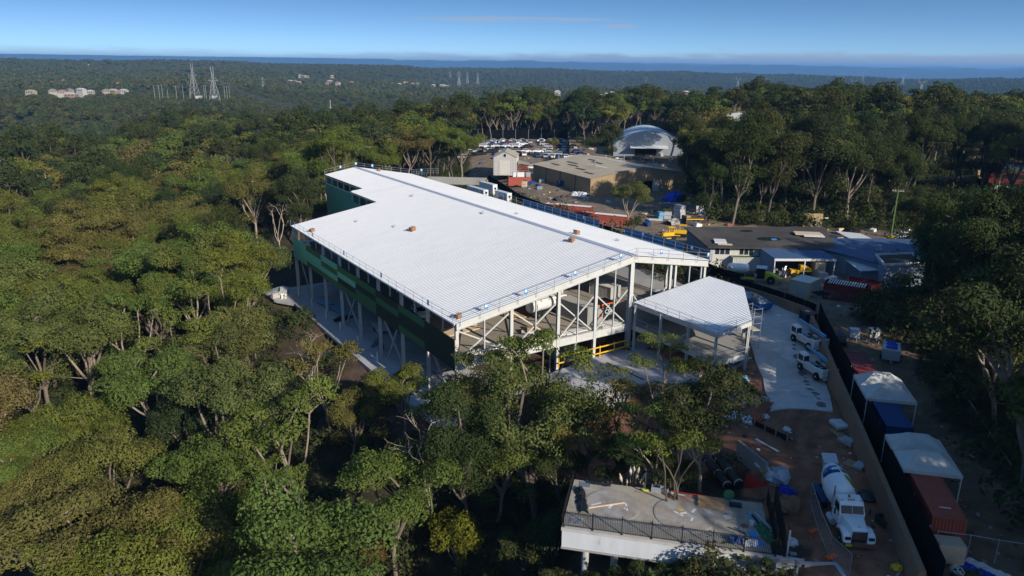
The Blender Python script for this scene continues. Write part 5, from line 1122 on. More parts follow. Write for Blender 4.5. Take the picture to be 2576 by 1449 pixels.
def container(label, loc, rz, mt, L=6.06, Hh=2.59, W=2.44, name='shipping_container', group=None, door=True, roof_mt=None, open_top=False):
    t = thing(name, label, 'container', loc, rz, group)
    m = MB()
    for s in (-1, 1):
        y = s * (W / 2 - .05); n = int(L / .28); prev = None; pts_ = []
        for i in range(n):
            x = -L / 2 + .12 + (L - .24) * i / n; w = (L - .24) / n
            for f_, d in ((0, 0), (.35, 0), (.5, .05), (.85, .05)): pts_.append((x + w * f_, y - s * d))
        pts_.append((L / 2 - .12, y)); vs = []
        for (x, yy) in pts_: vs += [(x, yy, .14), (x, yy, Hh - .1)]
        fs = [(2 * i, 2 * i + 2, 2 * i + 3, 2 * i + 1) for i in range(len(pts_) - 1)]; m.add(vs, fs if s < 0 else [tuple(reversed(f)) for f in fs])
    m.build('side_panel', M[mt], t)
    m = MB(); n = int(W / .26); vs = []; pts_ = []
    for i in range(n):
        y = -W / 2 + .1 + (W - .2) * i / n; w = (W - .2) / n
        for f_, d in ((0, 0), (.35, 0), (.5, .06), (.85, .06)): pts_.append((-L / 2 + .04 + d, y + w * f_))
    pts_.append((-L / 2 + .04, W / 2 - .1))
    for (x, y) in pts_: vs += [(x, y, .14), (x, y, Hh - .1)]
    m.add(vs, [(2 * i, 2 * i + 1, 2 * i + 3, 2 * i + 2) for i in range(len(pts_) - 1)]); m.build('end_panel', M[mt], t)
    m = MB()
    for x in (-L / 2 + .06, L / 2 - .06):
        for y in (-W / 2 + .06, W / 2 - .06): m.box(x - .06, y - .06, 0, x + .06, y + .06, Hh)
        for z in (.07, Hh - .06): m.box(x - .055, -W / 2 + .12, z - .055, x + .055, W / 2 - .12, z + .055)
    for y in (-W / 2 + .05, W / 2 - .05):
        for z in (.07, Hh - .06): m.box(-L / 2 + .12, y - .045, z - .06, L / 2 - .12, y + .045, z + .06)
    m.build('frame', M[mt], t)
    if open_top:
        MB().box(-L / 2 + .1, -W / 2 + .1, .12, L / 2 - .1, W / 2 - .1, Hh * .55).build('load', M['rubble'], t)
    else:
        m = MB(); n = int(L / .32); vs = []
        for i in range(n):
            x = -L / 2 + .12 + (L - .24) * i / n; w = (L - .24) / n
            for f_, h in ((0, 0), (.4, 0), (.5, .03), (.9, .03)): vs += [(x + w * f_, -W / 2 + .1, Hh - .07 + h), (x + w * f_, W / 2 - .1, Hh - .07 + h)]
        m.add(vs, [(2 * i, 2 * i + 2, 2 * i + 3, 2 * i + 1) for i in range(len(vs) // 2 - 1)]); m.build('roof', M[roof_mt or mt], t)
    if door:
        for s in (-1, 1):
            d_ = MB().box(L / 2 - .06, min(s * .02, s * (W / 2 - .12)), .14, L / 2 - .01, max(s * .02, s * (W / 2 - .12)), Hh - .12).build('door', M[mt], t)
            for y in (.3, .8): MB().cyl((L / 2 + .02, s * y, .16), (L / 2 + .02, s * y, Hh - .14), .022, 6).build('locking_bar', M['galv'], d_)
    return t
R76 = rad(76)
def mid(*p): return (sum(q[0] for q in p) / len(p), sum(q[1] for q in p) / len(p))
rc = mid((32.3, 48.85), (35.03, 48.9), (36.58, 54.51), (33.5, 54.45)); bc = mid((36.29, 64.06), (38.85, 63.81), (39.92, 69.63), (37.43, 69.8)); mc = mid((39.2, 77.83), (41.67, 77.19), (43.02, 82.94), (40.43, 83.35))
rcc = container('long rusty red container under the nearer white tent, nearest the camera', (rc[0] + .35, rc[1] + 1.0, .45), rad(77), 'rust_red', L=7.6, door=False)
MB().box(-2.4, -.45, 2.56, -2.3, .35, 2.60).build('roof_strip', M['white_old'], rcc); MB().box(3.0, -.35, 2.56, 3.1, .35, 2.60).build('roof_strip', M['white_old'], rcc)
container('navy blue container between the two white tents', (bc[0], bc[1], .45), rad(78), 'cont_blue', door=False)
container('maroon container behind the farther white tent', (mc[0], mc[1], .45), rad(77), 'maroon', door=False)
def tent(label, c, rz, L, W, eave, peak, group):
    """canvas shelter with two hipped peaks, valance, and four legs"""
    t = thing('canvas_tent', label, 'tent', c, rz, group); m = MB()
    for k, (x0, x1) in enumerate(((-L / 2, -.02), (.02, L / 2))):
        r = (x1 - x0) * .30; xm = (x0 + x1) / 2; pts_ = [(x0, -W / 2, eave), (x1, -W / 2, eave), (x1, W / 2, eave), (x0, W / 2, eave), (xm - r * .25, -W * .18, peak), (xm + r * .25, -W * .18, peak), (xm + r * .25, W * .18, peak), (xm - r * .25, W * .18, peak)]
        N = 5; B_ = []
        def patch(a, b, c2, d):                     # sagging canvas panel
            a, b, c2, d = map(Vector, (a, b, c2, d)); base = len(m.v); vs = []
            for i in range(N + 1):
                for j in range(N + 1):
                    u, v_ = i / N, j / N; p = a.lerp(b, u).lerp(d.lerp(c2, u), v_); sag = math.sin(math.pi * v_) * math.sin(math.pi * u) * .13 + math.sin(math.pi * v_) * .05
                    p = p - Vector((0, 0, sag + .02 * math.sin(u * 19 + k * 3) * math.sin(v_ * math.pi))); vs.append(p)
            m.add(vs, [(i * (N + 1) + j, (i + 1) * (N + 1) + j, (i + 1) * (N + 1) + j + 1, i * (N + 1) + j + 1) for i in range(N) for j in range(N)])
        P = pts_; patch(P[0], P[1], P[5], P[4]); patch(P[1], P[2], P[6], P[5]); patch(P[2], P[3], P[7], P[6]); patch(P[3], P[0], P[4], P[7]); m.add([P[4], P[5], P[6], P[7]], [(0, 1, 2, 3)])
    m.build('canopy', M['tarp_white'], t, smooth=False)
    m = MB()
    for a, b in (((-L / 2, -W / 2), (L / 2, -W / 2)), ((L / 2, -W / 2), (L / 2, W / 2)), ((L / 2, W / 2), (-L / 2, W / 2)), ((-L / 2, W / 2), (-L / 2, -W / 2))): m.bar((*a, eave - .16), (*b, eave - .16), .025, .32)
    m.build('valance', M['tarp_white'], t)
    for x in (-L / 2 + .05, L / 2 - .05):
        for y in (-W / 2 + .05, W / 2 - .05): MB().cyl((x, y, 0), (x, y, eave - .02), .05, 7).build('leg', M['white_old'], t)
    return t
c = mid((36.72, 69.29), (41.47, 69.17), (42.98, 75.24), (38.15, 75.53)); tent('farther white canvas tent over the gap between maroon and blue containers', (c[0] + .1, c[1], .4), rad(78), 6.2, 4.8, 2.9, 4.0, 'white canvas tents')
c = mid((33.54, 55.83), (37.87, 54.56), (39.32, 60.92), (35.06, 61.77)); tent('nearer white canvas tent standing over the end of the rusty red container', (c[0] + .1, c[1], .4), rad(77), 6.4, 4.6, 2.9, 4.0, 'white canvas tents')
# boundary: tan wall with a black shade-cloth fence behind
BND = [(1219, 452, 2.6), (1262, 480, 2.4), (1300, 506, 2.4), (1400, 545, 2.4), (1560, 605, 2.4), (1700, 655, 2.4), (1795, 697, 2.2), (1850, 713, 2.2), (1905, 730, 2.2), (1960, 748, 2.2), (2010, 766, 2.2), (2038, 777, 2.2), (2046, 802, 2.1), (2072, 858, 2.1), (2108, 942, 2.0), (2140, 1013, 2.0), (2172, 1085, 2.0), (2196, 1142, 2.0), (2222, 1203, 2.0), (2250, 1268, 2.0), (2285, 1350, 2.0), (2322, 1438, 2.0)]
bpts = [at(x, y, z) for x, y, z in BND]
tw = thing('boundary_wall', 'long tan boundary wall running from behind the warehouse to the bottom edge', 'wall', (bpts[0].x, bpts[0].y, 0)); o0_ = Vector((bpts[0].x, bpts[0].y, 0))
bf = thing('shade_cloth_fence', 'black shade-cloth fence behind the whole length of the tan boundary wall', 'fence', (bpts[0].x, bpts[0].y, 0))
for i in range(len(bpts) - 1):
    a, b = bpts[i] - o0_, bpts[i + 1] - o0_; d = (b - a); d.z = 0; d.normalize(); n_ = Vector((-d.y, d.x, 0)); th = .32 if i < 11 else .46
    ga, gb = gz(bpts[i].x, bpts[i].y) - .6, gz(bpts[i + 1].x, bpts[i + 1].y) - .6
    m = MB(); q = []
    for (p, g_) in ((a, ga), (b, gb)):
        q += [Vector((p.x, p.y, g_)) - n_ * th * .8, Vector((p.x, p.y, p.z)) - n_ * th * .5, Vector((p.x, p.y, p.z)) + n_ * th * .5, Vector((p.x, p.y, g_)) + n_ * th * .5]
    m.add(q, [(0, 1, 5, 4), (1, 2, 6, 5), (2, 3, 7, 6), (3, 0, 4, 7), (3, 2, 1, 0), (4, 5, 6, 7)]); m.build('wall_section', M['tan_wall'], tw)
    off = n_ * (1.1 if i < 11 else 1.25); hh = 1.5 if i < 7 else (.6 if i < 11 else 1.15)
    pa, pb = Vector((a.x, a.y, 0)) + off, Vector((b.x, b.y, 0)) + off; m = MB(); m.add([(pa.x, pa.y, ga), (pb.x, pb.y, gb), (pb.x, pb.y, b.z + hh), (pa.x, pa.y, a.z + hh)], [(0, 1, 2, 3)])
    m.add([(pa.x + n_.x * .03, pa.y + n_.y * .03, ga), (pb.x + n_.x * .03, pb.y + n_.y * .03, gb), (pb.x + n_.x * .03, pb.y + n_.y * .03, b.z + hh), (pa.x + n_.x * .03, pa.y + n_.y * .03, a.z + hh)], [(3, 2, 1, 0)]); m.build('cloth_panel', M['black_cloth'], bf)
    MB().cyl((pa.x + n_.x * .06, pa.y + n_.y * .06, ga), (pa.x + n_.x * .06, pa.y + n_.y * .06, a.z + hh + .1), .04, 6).build('post', M['galv'], bf)
# skip full of rubbish
sk = Vector((*mid((36.97, 103.58), (39.39, 105.06), (37.29, 111.45), (35.2, 110.2)), 0)); sk.z = gz(sk.x, sk.y) + .16
t = thing('skip_bin', 'long blue skip bin heaped with builders rubbish beside the annex', 'skip', sk, rad(108))
m = MB(); L_, W_, H_ = 6.4, 2.5, 1.35
m.add([(-L_ / 2 + .7, -W_ / 2 + .1, .12), (L_ / 2 - .7, -W_ / 2 + .1, .12), (L_ / 2 - .7, W_ / 2 - .1, .12), (-L_ / 2 + .7, W_ / 2 - .1, .12), (-L_ / 2, -W_ / 2, H_), (L_ / 2, -W_ / 2, H_), (L_ / 2, W_ / 2, H_), (-L_ / 2, W_ / 2, H_), (-L_ / 2 + .1, -W_ / 2 + .1, H_), (L_ / 2 - .1, -W_ / 2 + .1, H_), (L_ / 2 - .1, W_ / 2 - .1, H_), (-L_ / 2 + .1, W_ / 2 - .1, H_)],
      [(3, 2, 1, 0), (0, 1, 5, 4), (1, 2, 6, 5), (2, 3, 7, 6), (3, 0, 4, 7), (4, 5, 9, 8), (5, 6, 10, 9), (6, 7, 11, 10), (7, 4, 8, 11)]); m.build('bin_shell', M['blue_paint'], t)
for x in (-2.4, -1.2, 0, 1.2, 2.4):
    for s in (-1, 1): MB().bar((x, s * (W_ / 2 + .0), .2), (x, s * (W_ / 2 + .06), H_ - .02), .12, .08).build('stiffener', M['blue_paint'], t)
MB().box(L_ / 2 - .25, -.9, .95, L_ / 2 + .02, -.35, 1.3).build('sign', M['white'], t)
rs = np.random.RandomState(9); m = MB()
for k in range(190):
    m.mat(int(rs.choice([0, 0, 1, 2, 3, 4]))); x, y = rs.uniform(-2.9, 2.9), rs.uniform(-1.05, 1.05); z = 1.15 + .55 * (1 - (x / 3.1) ** 2) * (1 - (y / 1.2) ** 2) + rs.uniform(-.1, .12)
    m.cbox((x, y, z), (rs.uniform(.15, .8), rs.uniform(.1, .4), rs.uniform(.03, .15)), rs.uniform(0, 6), rs.uniform(-.5, .5))
tag(m.build('rubbish', [M['white_old'], M['cardboard'], M['timber_pale'], M['rubble'], M['sky_blue']], t), kind='stuff')
# small things on the road
def plastic_chair(loc, rz):
    t = thing('plastic_chair', 'dark green plastic chair standing alone on the concrete road', 'chair', loc, rz)
    MB().box(-.24, -.24, .42, .24, .24, .46).build('seat', M['green_paint'], t); MB().cbox((-.24, 0, .68), (.04, .46, .44), 0, -.15).build('backrest', M['green_paint'], t)
    for x in (-.22, .22):
        for y in (-.22, .22): MB().bar((x * 1.15, y * 1.1, 0), (x, y, .43), .05).build('leg', M['green_paint'], t)
    for y in (-.26, .26): MB().bar((-.24, y, .64), (.2, y, .64), .05, .04).build('armrest', M['green_paint'], t)
p_ = at(1998, 827, .5); plastic_chair((p_.x, p_.y, gz(p_.x, p_.y) + .15), .6)
p_ = at(2031, 812, .5)
t = thing('site_cabin', 'dark boxy generator cabin with papers on its lid against the boundary wall', 'cabin', (p_.x, p_.y, gz(p_.x, p_.y) + .14), rad(100))
MB().box(-1.1, -.8, .1, 1.1, .8, 1.5).build('casing', M['black'], t, bevel=.04); MB().box(-1.2, -.9, 1.5, 1.2, .9, 1.58).build('lid', M['maroon'], t); MB().cbox((.2, .1, 1.6), (.7, .5, .03), .4).build('paper', M['white_old'], t); MB().cbox((-.9, 1.0, .9), (.06, .9, 1.3), .5).build('open_door', M['cont_blue'], t)

# inside the warehouse -------------------------------------------------
def inb(px, py): return at(px, py, FL)
t = thing('tanker_truck', 'white water tanker truck parked on the upper floor behind the bracing', 'truck', tuple(bl(20.3, 9.8, FL)), BA + rad(8))
m = MB(); m.cyl((-3.2, 0, 1.75), (1.5, 0, 1.75), .95, 20); m.build('tank', M['white_old'], t, smooth=False)
m = MB(); m.box(-3.4, -1.0, .55, 3.4, 1.0, .85); m.build('chassis', M['black'], t)
m = MB(); m.prism([(1.75, .7), (3.5, .7), (3.5, 1.6), (3.25, 2.6), (1.75, 2.7)], 'y', -1.1, 1.1); cb = m.build('cab', M['white'], t, bevel=.05)
MB().add([(3.52, -.95, 1.62), (3.52, .95, 1.62), (3.29, .9, 2.5), (3.29, -.9, 2.5)], [(0, 1, 2, 3)]).build('windscreen', M['glass'], cb)
for s in (-1, 1):
    MB().box(2.1, min(s * 1.1, s * 1.12), 1.65, 3.1, max(s * 1.1, s * 1.12), 2.45).build('side_window', M['glass'], cb)
    for x in (-2.3, -1.1, 2.5): wheel(t, 'wheel', x, s * .95, .5, .5, .3)
    MB().tube([(-3.2, s * .75, 2.75), (1.5, s * .75, 2.75)], .03, 5).build('hand_rail', M['black'], t)
    for x in (-3.2, -1.6, 0, 1.5): MB().tube([(x, s * .8, 1.0), (x, s * .75, 2.75)], .03, 5).build('rail_post', M['black'], t)
gc = container('grey site container with an open door panel behind the front bracing', tuple(bl(23.2, 5.6, FL)), BA + rad(96), 'grey_steel', L=6.06, door=False)
MB().box(-3.75, -1.22, .1, -3.70, -.05, 2.35).build('open_door', M['grey_steel'], gc); MB().box(-3.78, -.95, 1.1, -3.75, -.45, 1.6).build('danger_sign', M['red'], gc)
t = thing('site_office_box', 'black and orange box office lettered CBD on the upper floor', 'site office', tuple(bl(26.6, 4.2, FL)), BA)
MB().box(-1.25, -1.2, 0, 1.25, 1.2, 2.5).build('box_body', M['black'], t); MB().box(-1.28, -1.24, 0, -1.02, -1.2, 2.52).build('orange_trim', M['orange'], t); MB().box(-1.02, -1.24, 2.36, 1.25, -1.2, 2.52).build('orange_trim', M['orange'], t); MB().box(-1.28, -1.2, 0, -1.25, 1.2, 2.5).build('orange_side', M['orange'], t)
text('lettering', 'CBD', .85, M['white'], t, (.15, -1.215, 1.25), (rad(90), 0, 0), .006); text('lettering', 'CIVIL WORKS', .17, M['white'], t, (.15, -1.215, .78), (rad(90), 0, 0), .004)
MB().bar((-.5, -1.23, 1.75), (.1, -1.23, 2.25), .03, .08).build('lettering_stroke', M['white'], t)
# telehandler
t = thing('telehandler', 'red telehandler with a raised black boom deep inside the warehouse', 'telehandler', tuple(bl(24.5, 17.0, FL)), BA - rad(20))
m = MB(); m.box(-2.0, -.9, .7, 2.0, .9, 1.35); m.build('body', M['red'], t, bevel=.08); m = MB(); m.prism([(-.6, 1.35), (-.6, 2.35), (.4, 2.4), (.8, 1.35)], 'y', -.9, -.1); m.build('cab', M['glass'], t)
m = MB(); m.bar((-2.0, .35, 1.6), (3.2, .35, 3.6), .36, .4); m.bar((3.2, .35, 3.6), (4.3, .35, 3.1), .26, .3); bm_ = m.build('boom', M['black'], t); MB().cbox((4.4, .35, 2.7), (.25, 1.1, .9)).build('fork_head', M['black'], bm_); MB().bar((-.5, .35, 1.3), (1.6, .35, 2.8), .16).build('lift_ram', M['yellow'], bm_)
for s in (-1, 1):
    for x in (-1.4, 1.4): wheel(t, 'wheel', x, s * .95, .62, .62, .42, 'red')
# portable toilets
def toilet(label, p, rz, side):
    t = thing('portable_toilet', label, 'toilet', p, rz, 'portable toilets'); MB().box(-.55, -.55, .08, .55, .55, 2.1).build('cubicle', M[side], t); MB().box(-.50, -.58, .15, .50, -.55, 2.0).build('door', M['silver'], t)
    m = MB(); m.add([(-.58, -.58, 2.1), (.58, -.58, 2.1), (.58, .58, 2.1), (-.58, .58, 2.1), (-.3, -.35, 2.32), (.3, -.35, 2.32), (.3, .35, 2.32), (-.3, .35, 2.32)], [(0, 1, 5, 4), (1, 2, 6, 5), (2, 3, 7, 6), (3, 0, 4, 7), (4, 5, 6, 7), (3, 2, 1, 0)]); m.build('roof', M['white_old'], t); MB().box(-.2, -.60, 1.3, .15, -.58, 1.6).build('notice', M['orange'], t); MB().box(-.6, -.6, 0, .6, .6, .08).build('skid', M['black'], t)
toilet('blue portable toilet under the right end of the warehouse', tuple(bl(37.6, 4.3, FL + .02)), BA, 'blue_paint')
toilet('grey portable toilet next to the blue one', tuple(bl(38.9, 4.3, FL + .02)), BA, 'silver')
toilet('second blue portable toilet by the last front column', tuple(bl(41.4, 5.2, FL + .02)), BA, 'blue_paint')
container('pale grey skip-like container at the back of the right-hand bay', tuple(bl(33.8, 12.5, FL)), BA + rad(100), 'grey_clad', L=4.5, Hh=1.9)
# pallets and stacked materials on the floor
def stack(name, label, cat, p, rz, n, size, mt, jit=.08, seed=1, layers=1, group=None):
    """a heap of long pieces lying side by side, each piece an object"""
    t = thing(name, label, cat, p, rz, group); rs = np.random.RandomState(seed); pm = None
    for k in range(n):
        L, W, H = size; o = MB().box(-L / 2, -W / 2, 0, L / 2, W / 2, H).build({'timber_stack': 'plank', 'steel_bundle': 'beam', 'pipe_stack': 'length', 'pallet_pile': 'board'}.get(name, 'piece'), M[mt], t) if pm is None else reuse(pm, t)
        if pm is None: pm = o
        per = max(1, n // layers); i, j = k % per, k // per
        o.location = (rs.uniform(-jit, jit) * L, (i - per / 2) * W * 1.12 + rs.uniform(-.02, .02), j * H * 1.01); o.rotation_euler = (0, 0, rs.uniform(-jit, jit) * .35)
    return t
stack('timber_stack', 'bundle of long pale planks on the upper floor near the front left bay', 'timber', tuple(bl(6.0, 10.5, FL)), BA + .1, 9, (6.0, .28, .12), 'timber_pale', seed=2)
stack('pallet_pile', 'dark pile of formwork boards beside the tanker truck', 'boards', tuple(bl(16.6, 12.5, FL)), BA - .15, 14, (3.6, .6, .10), 'timber', .12, 3, 2)
stack('steel_bundle', 'white steel lengths lying along the floor edge at the left front bay', 'steel', tuple(bl(5.2, 1.9, FL)), BA + .02, 8, (5.0, .2, .16), 'white_old', .1, 4, 2)
stack('steel_bundle', 'white steel lengths along the floor edge at the middle front bay', 'steel', tuple(bl(13.2, 1.5, FL)), BA + .03, 8, (4.4, .18, .14), 'timber_pale', .1, 5, 2)
stack('steel_bundle', 'pale tubes along the floor edge below the grey container', 'steel', tuple(bl(19.3, 1.6, FL)), BA, 7, (4.2, .16, .14), 'white_old', .1, 6)
stack('timber_stack', 'white sheets and offcuts at the foot of the ridge column', 'sheets', tuple(bl(25.6, 1.5, FL)), BA + .05, 8, (3.6, .22, .1), 'white_old', .15, 7)
m = MB(); m.box(-1.6, -.16, 0, 1.6, .16, .22); o = m.build('yellow_beam', M['yellow_green']); o.location = tuple(bl(11.9, 1.15, FL)); o.rotation_euler = (0, 0, BA + .03); tag(o, 'bright yellow beam lying on the floor edge in the second bay', 'beam')
t = thing('carton_heap', 'heap of torn brown cartons and wrapping behind the second front column', 'cartons', tuple(bl(13.9, 4.2, FL)), BA)
for k in range(7): MB().cbox((rs.uniform(-1.3, 1.3), rs.uniform(-.8, .8), .3 + .25 * (k % 3)), (.9, .6, .6), rs.uniform(0, 3), rs.uniform(-.3, .3)).build('carton', M['cardboard'] if k % 3 else M['white_old'], t)
def ute(label, p, rz, mt='white', sc=1.0, cat='car'):
    t = thing('parked_car', label, cat, p, rz); m = MB()
    m.prism([(-2.2, .35), (-2.2, .95), (-1.7, 1.02), (-1.25, 1.45), (.35, 1.48), (1.05, 1.0), (2.0, .88), (2.2, .65), (2.2, .35)], 'y', -.87, .87); bd = m.build('body', M[mt], t, bevel=.06)
    m = MB()
    for s in (-1, 1): m.add([(-1.55, s * .88, 1.02), (.85, s * .88, 1.02), (.3, s * .88, 1.42), (-1.2, s * .88, 1.40)], [(0, 1, 2, 3), (3, 2, 1, 0)])
    m.add([(.40, -.78, 1.47), (.40, .78, 1.47), (1.05, .8, 1.03), (1.05, -.8, 1.03)], [(0, 1, 2, 3), (3, 2, 1, 0)]); m.add([(-1.30, -.78, 1.44), (-1.30, .78, 1.44), (-1.74, .8, 1.04), (-1.74, -.8, 1.04)], [(0, 1, 2, 3), (3, 2, 1, 0)]); m.build('windows', M['glass'], t)
    for x in (-1.4, 1.4):
        for s in (-1, 1): wheel(t, 'wheel', x, s * .8, .32, .32, .2)
    for s in (-1, 1): MB().cbox((2.19, s * .62, .7), (.06, .4, .14)).build('headlight', M['silver'], t)
    t.scale = (sc,) * 3; return t
ute('white car parked inside the warehouse, seen between the left-hand columns', tuple(bl(4.2, 18.5, FL)), BA + rad(-100))
# basement clutter
stack('steel_bundle', 'white pipes stacked in the far corner of the basement slab', 'pipes', tuple(bl(-3.6, 62.5, -6.5)), BA + 1.2, 12, (4.5, .3, .3), 'pvc', .14, 11, 3)
stack('timber_stack', 'grey lengths strewn at the far end of the slab', 'timber', tuple(bl(-4.2, 65.5, -6.5)), BA + .4, 12, (3.6, .25, .2), 'galv', .25, 12, 2)
for i, (s, t_, L_, w_, lb) in enumerate(((2.2, 46.5, 7, 2.0, 'long pale blue panel lying on the basement slab, nearer'), (1.2, 52.5, 3.6, 2.0, 'short pale blue panel lying on the basement slab, farther'), (4.5, 16.5, 6, 1.6, 'grey sheet lying in the dark front part of the basement'))):
    o = MB().box(-L_ / 2, -w_ / 2, .35, L_ / 2, w_ / 2, .5).box(-L_ / 2 + .3, -w_ / 2 + .1, 0, -L_ / 2 + .5, w_ / 2 - .1, .35).box(L_ / 2 - .5, -w_ / 2 + .1, 0, L_ / 2 - .3, w_ / 2 - .1, .35).build('loose_sheet', M['sky_blue'] if i < 2 else M['concrete_blue']); o.location = tuple(bl(s, t_, -6.5)); o.rotation_euler = (0, 0, BA + rad(98)); tag(o, lb, 'panel')
stack('steel_bundle', 'dark steel lengths on the slab between the side columns', 'steel', tuple(bl(1.0, 43, -6.5)), BA + .5, 8, (3.0, .3, .25), 'black', .2, 13, 2)
t = thing('site_trailer', 'flat white trailer standing on the basement slab', 'trailer', tuple(bl(4.4, 34.5, -6.5)), BA + 1.4); MB().box(-2.2, -1, .6, 2.2, 1, .8).build('bed', M['white_old'], t); MB().bar((2.2, 0, .6), (3.4, 0, .5), .12).build('drawbar', M['galv'], t)
for s in (-1, 1): wheel(t, 'wheel', -.2, s * 1.0, .38, .38, .24)
stack('steel_bundle', 'tangle of scaffold tubes and a blue crate on the slab', 'scaffolding', tuple(bl(1.5, 29.5, -6.5)), BA + .9, 12, (3.2, .12, .12), 'galv', .3, 14, 3)
m = MB(); m.cyl((0, 0, 0), (0, 0, .9), .35, 12); o = m.build('blue_drum', M['blue_paint']); o.location = tuple(bl(1.2, 26.5, -6.5)); tag(o, 'blue drum on the basement slab near the scaffold tubes', 'drum')
for i, t_ in enumerate((60.4, 52.6, 45.0, 38.0, 30.2, 22.4)):
    o = MB().cyl((0, 0, -.5), (0, 0, 1.5), .12, 8).build('pipe_stub', M['pvc']); o.location = tuple(bl(-1.2, t_, -6.5)); tag(o, 'white pipe stub standing on the slab edge, ' + ('farthest of the row', 'second from the far end', 'third from the far end', 'third from the near end', 'second from the near end', 'nearest of the row')[i], 'pipe', 'pipe stubs along the slab')
m = MB(); m.box(-1.1, -.4, 0, 1.1, .4, .9); o = m.build('planter_box', M['concrete_pale']); o.location = tuple(bl(-5.0, 61.5, -6.5)); o.rotation_euler = (0, 0, BA + .3); tag(o, 'grey concrete box at the far outer corner of the slab', 'box')

# dirt yard in front: pipes, bags, timber, debris -------------------------
def lay(name, label, cat, a, b, r, mt, dz=.06, n=8):
    o = MB().tube([Vector(a) + Vector((0, 0, dz)), Vector(b) + Vector((0, 0, dz))], r, n).build(name, M[mt]); tag(o, label, cat); return o
rp = thing('pipe_stack', 'bundle of rusty red pipes lying on the dirt below the concrete road', 'pipes', g3(*at(1915, 1032, -.3).xy, .0), 0)
A0, A1 = at(1888, 1050, -.4), at(1937, 1008, -.1)
for k in range(9):
    d_ = Vector(((k % 5) * .26 - .5, (k % 5) * -.1, .12 + .2 * (k // 5))); s_ = rnd.uniform(-.3, .3)
    p0 = Vector((A0.x, A0.y, gz(A0.x, A0.y))) - rp.location + d_; p1 = Vector((A1.x, A1.y, gz(A1.x, A1.y))) - rp.location + d_
    p1 = p0 + (p1 - p0) * 1.0; MB().cyl(p0, p1, .095, 8).build('length', M['rebar'], rp)
def onground(px, py, z=-.3, dz=0):
    for _ in range(6): p = at(px, py, z); z = gz(p.x, p.y) + dz
    return Vector((p.x, p.y, z))
for i, ((x0, y0), (x1, y1)) in enumerate((((1822, 1072), (1918, 1118)), ((1900, 1107), (1960, 1137)), ((1903, 1105), (1956, 1138)))):
    a, b = onground(x0, y0), onground(x1, y1); lay('pvc_pipe', ('long white pipe on the dirt between the tank and the road', 'shorter white pipe lying beside another, upper one', 'shorter white pipe lying beside another, lower one')[i], 'pipe', a, b, .07, 'pvc')
a, b = onground(1888, 1058), onground(1972, 1100); lay('red_pipe', 'thin red pipe resting on the trench edge', 'pipe', a, b, .05, 'red', .3)
# edge board with stakes along the trench
t = thing('trench_board', 'black-faced board held by timber stakes along the trench', 'boards', (0, 0, 0)); a, b = onground(1870, 1060), onground(1978, 1110)
MB().bar(a + Vector((0, 0, .3)), b + Vector((0, 0, .3)), .06, .75).build('board', M['black'], t)
for f_ in (0, .25, .5, .75, 1): q = a.lerp(b, f_); MB().bar(q - Vector((0, .1, .2)), q + Vector((0, -.1, 1.1)), .1).build('stake', M['timber'], t)
def bag(label, px, py, mt, r=.55, name='rubbish_bag', sq=.65, cat='bag'):
    rs = np.random.RandomState(int(px)); m = MB(); prof = [(r * .75, 0), (r * 1.02, r * .3 * sq), (r, r * .8 * sq), (r * .6, r * 1.35 * sq), (r * .15, r * 1.5 * sq)]; m.lathe(prof, 11)
    m.v = [(x * (1 + .22 * rs.randn()), y * (1 + .22 * rs.randn()), z * (1 + .15 * rs.randn())) for x, y, z in m.v]; o = m.build(name, M[mt]); p = onground(px, py); o.location = p - Vector((0, 0, .03)); tag(o, label, cat); return o
for lb, x, y, mt, r in (('crumpled pale sheeting heap at the foot of the red pipes', 1848, 1052, 'white_old', .8), ('torn white bag by the trench board', 1880, 1062, 'white_old', .7), ('pale sack right of the trench', 1925, 1050, 'white_old', .45), ('grey boulder on the dirt below the garden wall', 1832, 1018, 'rubble', .55), ('white scrap on the brown dirt in the middle of the yard', 1978, 1082, 'white_old', .4),
                        ('pale green sack on the soil inside the V-shaped wall', 1871, 958, 'sky_blue', .6), ('second pale green sack nearer the road edge', 1874, 985, 'sky_blue', .6), ('white sack at the road edge inside the V-shaped wall', 1877, 992, 'white_old', .5)): bag(lb, x, y, mt, r)
p_ = onground(1843, 922); t = thing('site_bin', 'small blue and white cart on the soil under the annex', 'cart', p_, .5); MB().box(-.5, -.4, .2, .3, .4, .8).build('tub', M['white_old'], t); MB().box(-.5, -.42, .3, .32, .42, .6).build('blue_band', M['blue_paint'], t); MB().bar((.3, .3, .6), (.9, .3, .8), .05).build('handle', M['galv'], t)
# pallets by the wall
for i, (x, y, lb) in enumerate(((2110, 1073, 'pale shrink-wrapped pallet against the tan wall, farthest of three'), (2133, 1115, 'loaded pallet of blue-grey sheets against the tan wall, middle of three'), (2150, 1172, 'flat blue-grey pallet behind the mixer, nearest of three'))):
    p_ = onground(x, y); t = thing('loaded_pallet', lb, 'pallet', p_, rad(100) + .3 * i); MB().box(-.9, -.7, 0, .9, .7, .14).build('pallet_base', M['timber'], t)
    for k in range(2 if i < 2 else 1): MB().box(-.85 + .9 * k, -.65, .15, -.02 + .85 * k, .65, .35 + .3 * (i == 1) * (1 - k) + .1 * (i == 0)).build('load', M['concrete_blue' if i else 'white_old'], t)
stack('timber_stack', 'weathered planks leaning by the tan wall beyond the mixer', 'timber', onground(2100, 1085), rad(95), 4, (3.4, .25, .08), 'timber', .1, 31)
m = MB(); m.lathe([(.8, 0), (1.0, .06), (1.0, .12), (.8, .16), (.7, .08)], 20); o = m.build('hose_coil', M['plastic_black']); o.location = onground(2181, 1248); tag(o, 'coil of black hose on the dirt beside the mixer drum', 'hose')
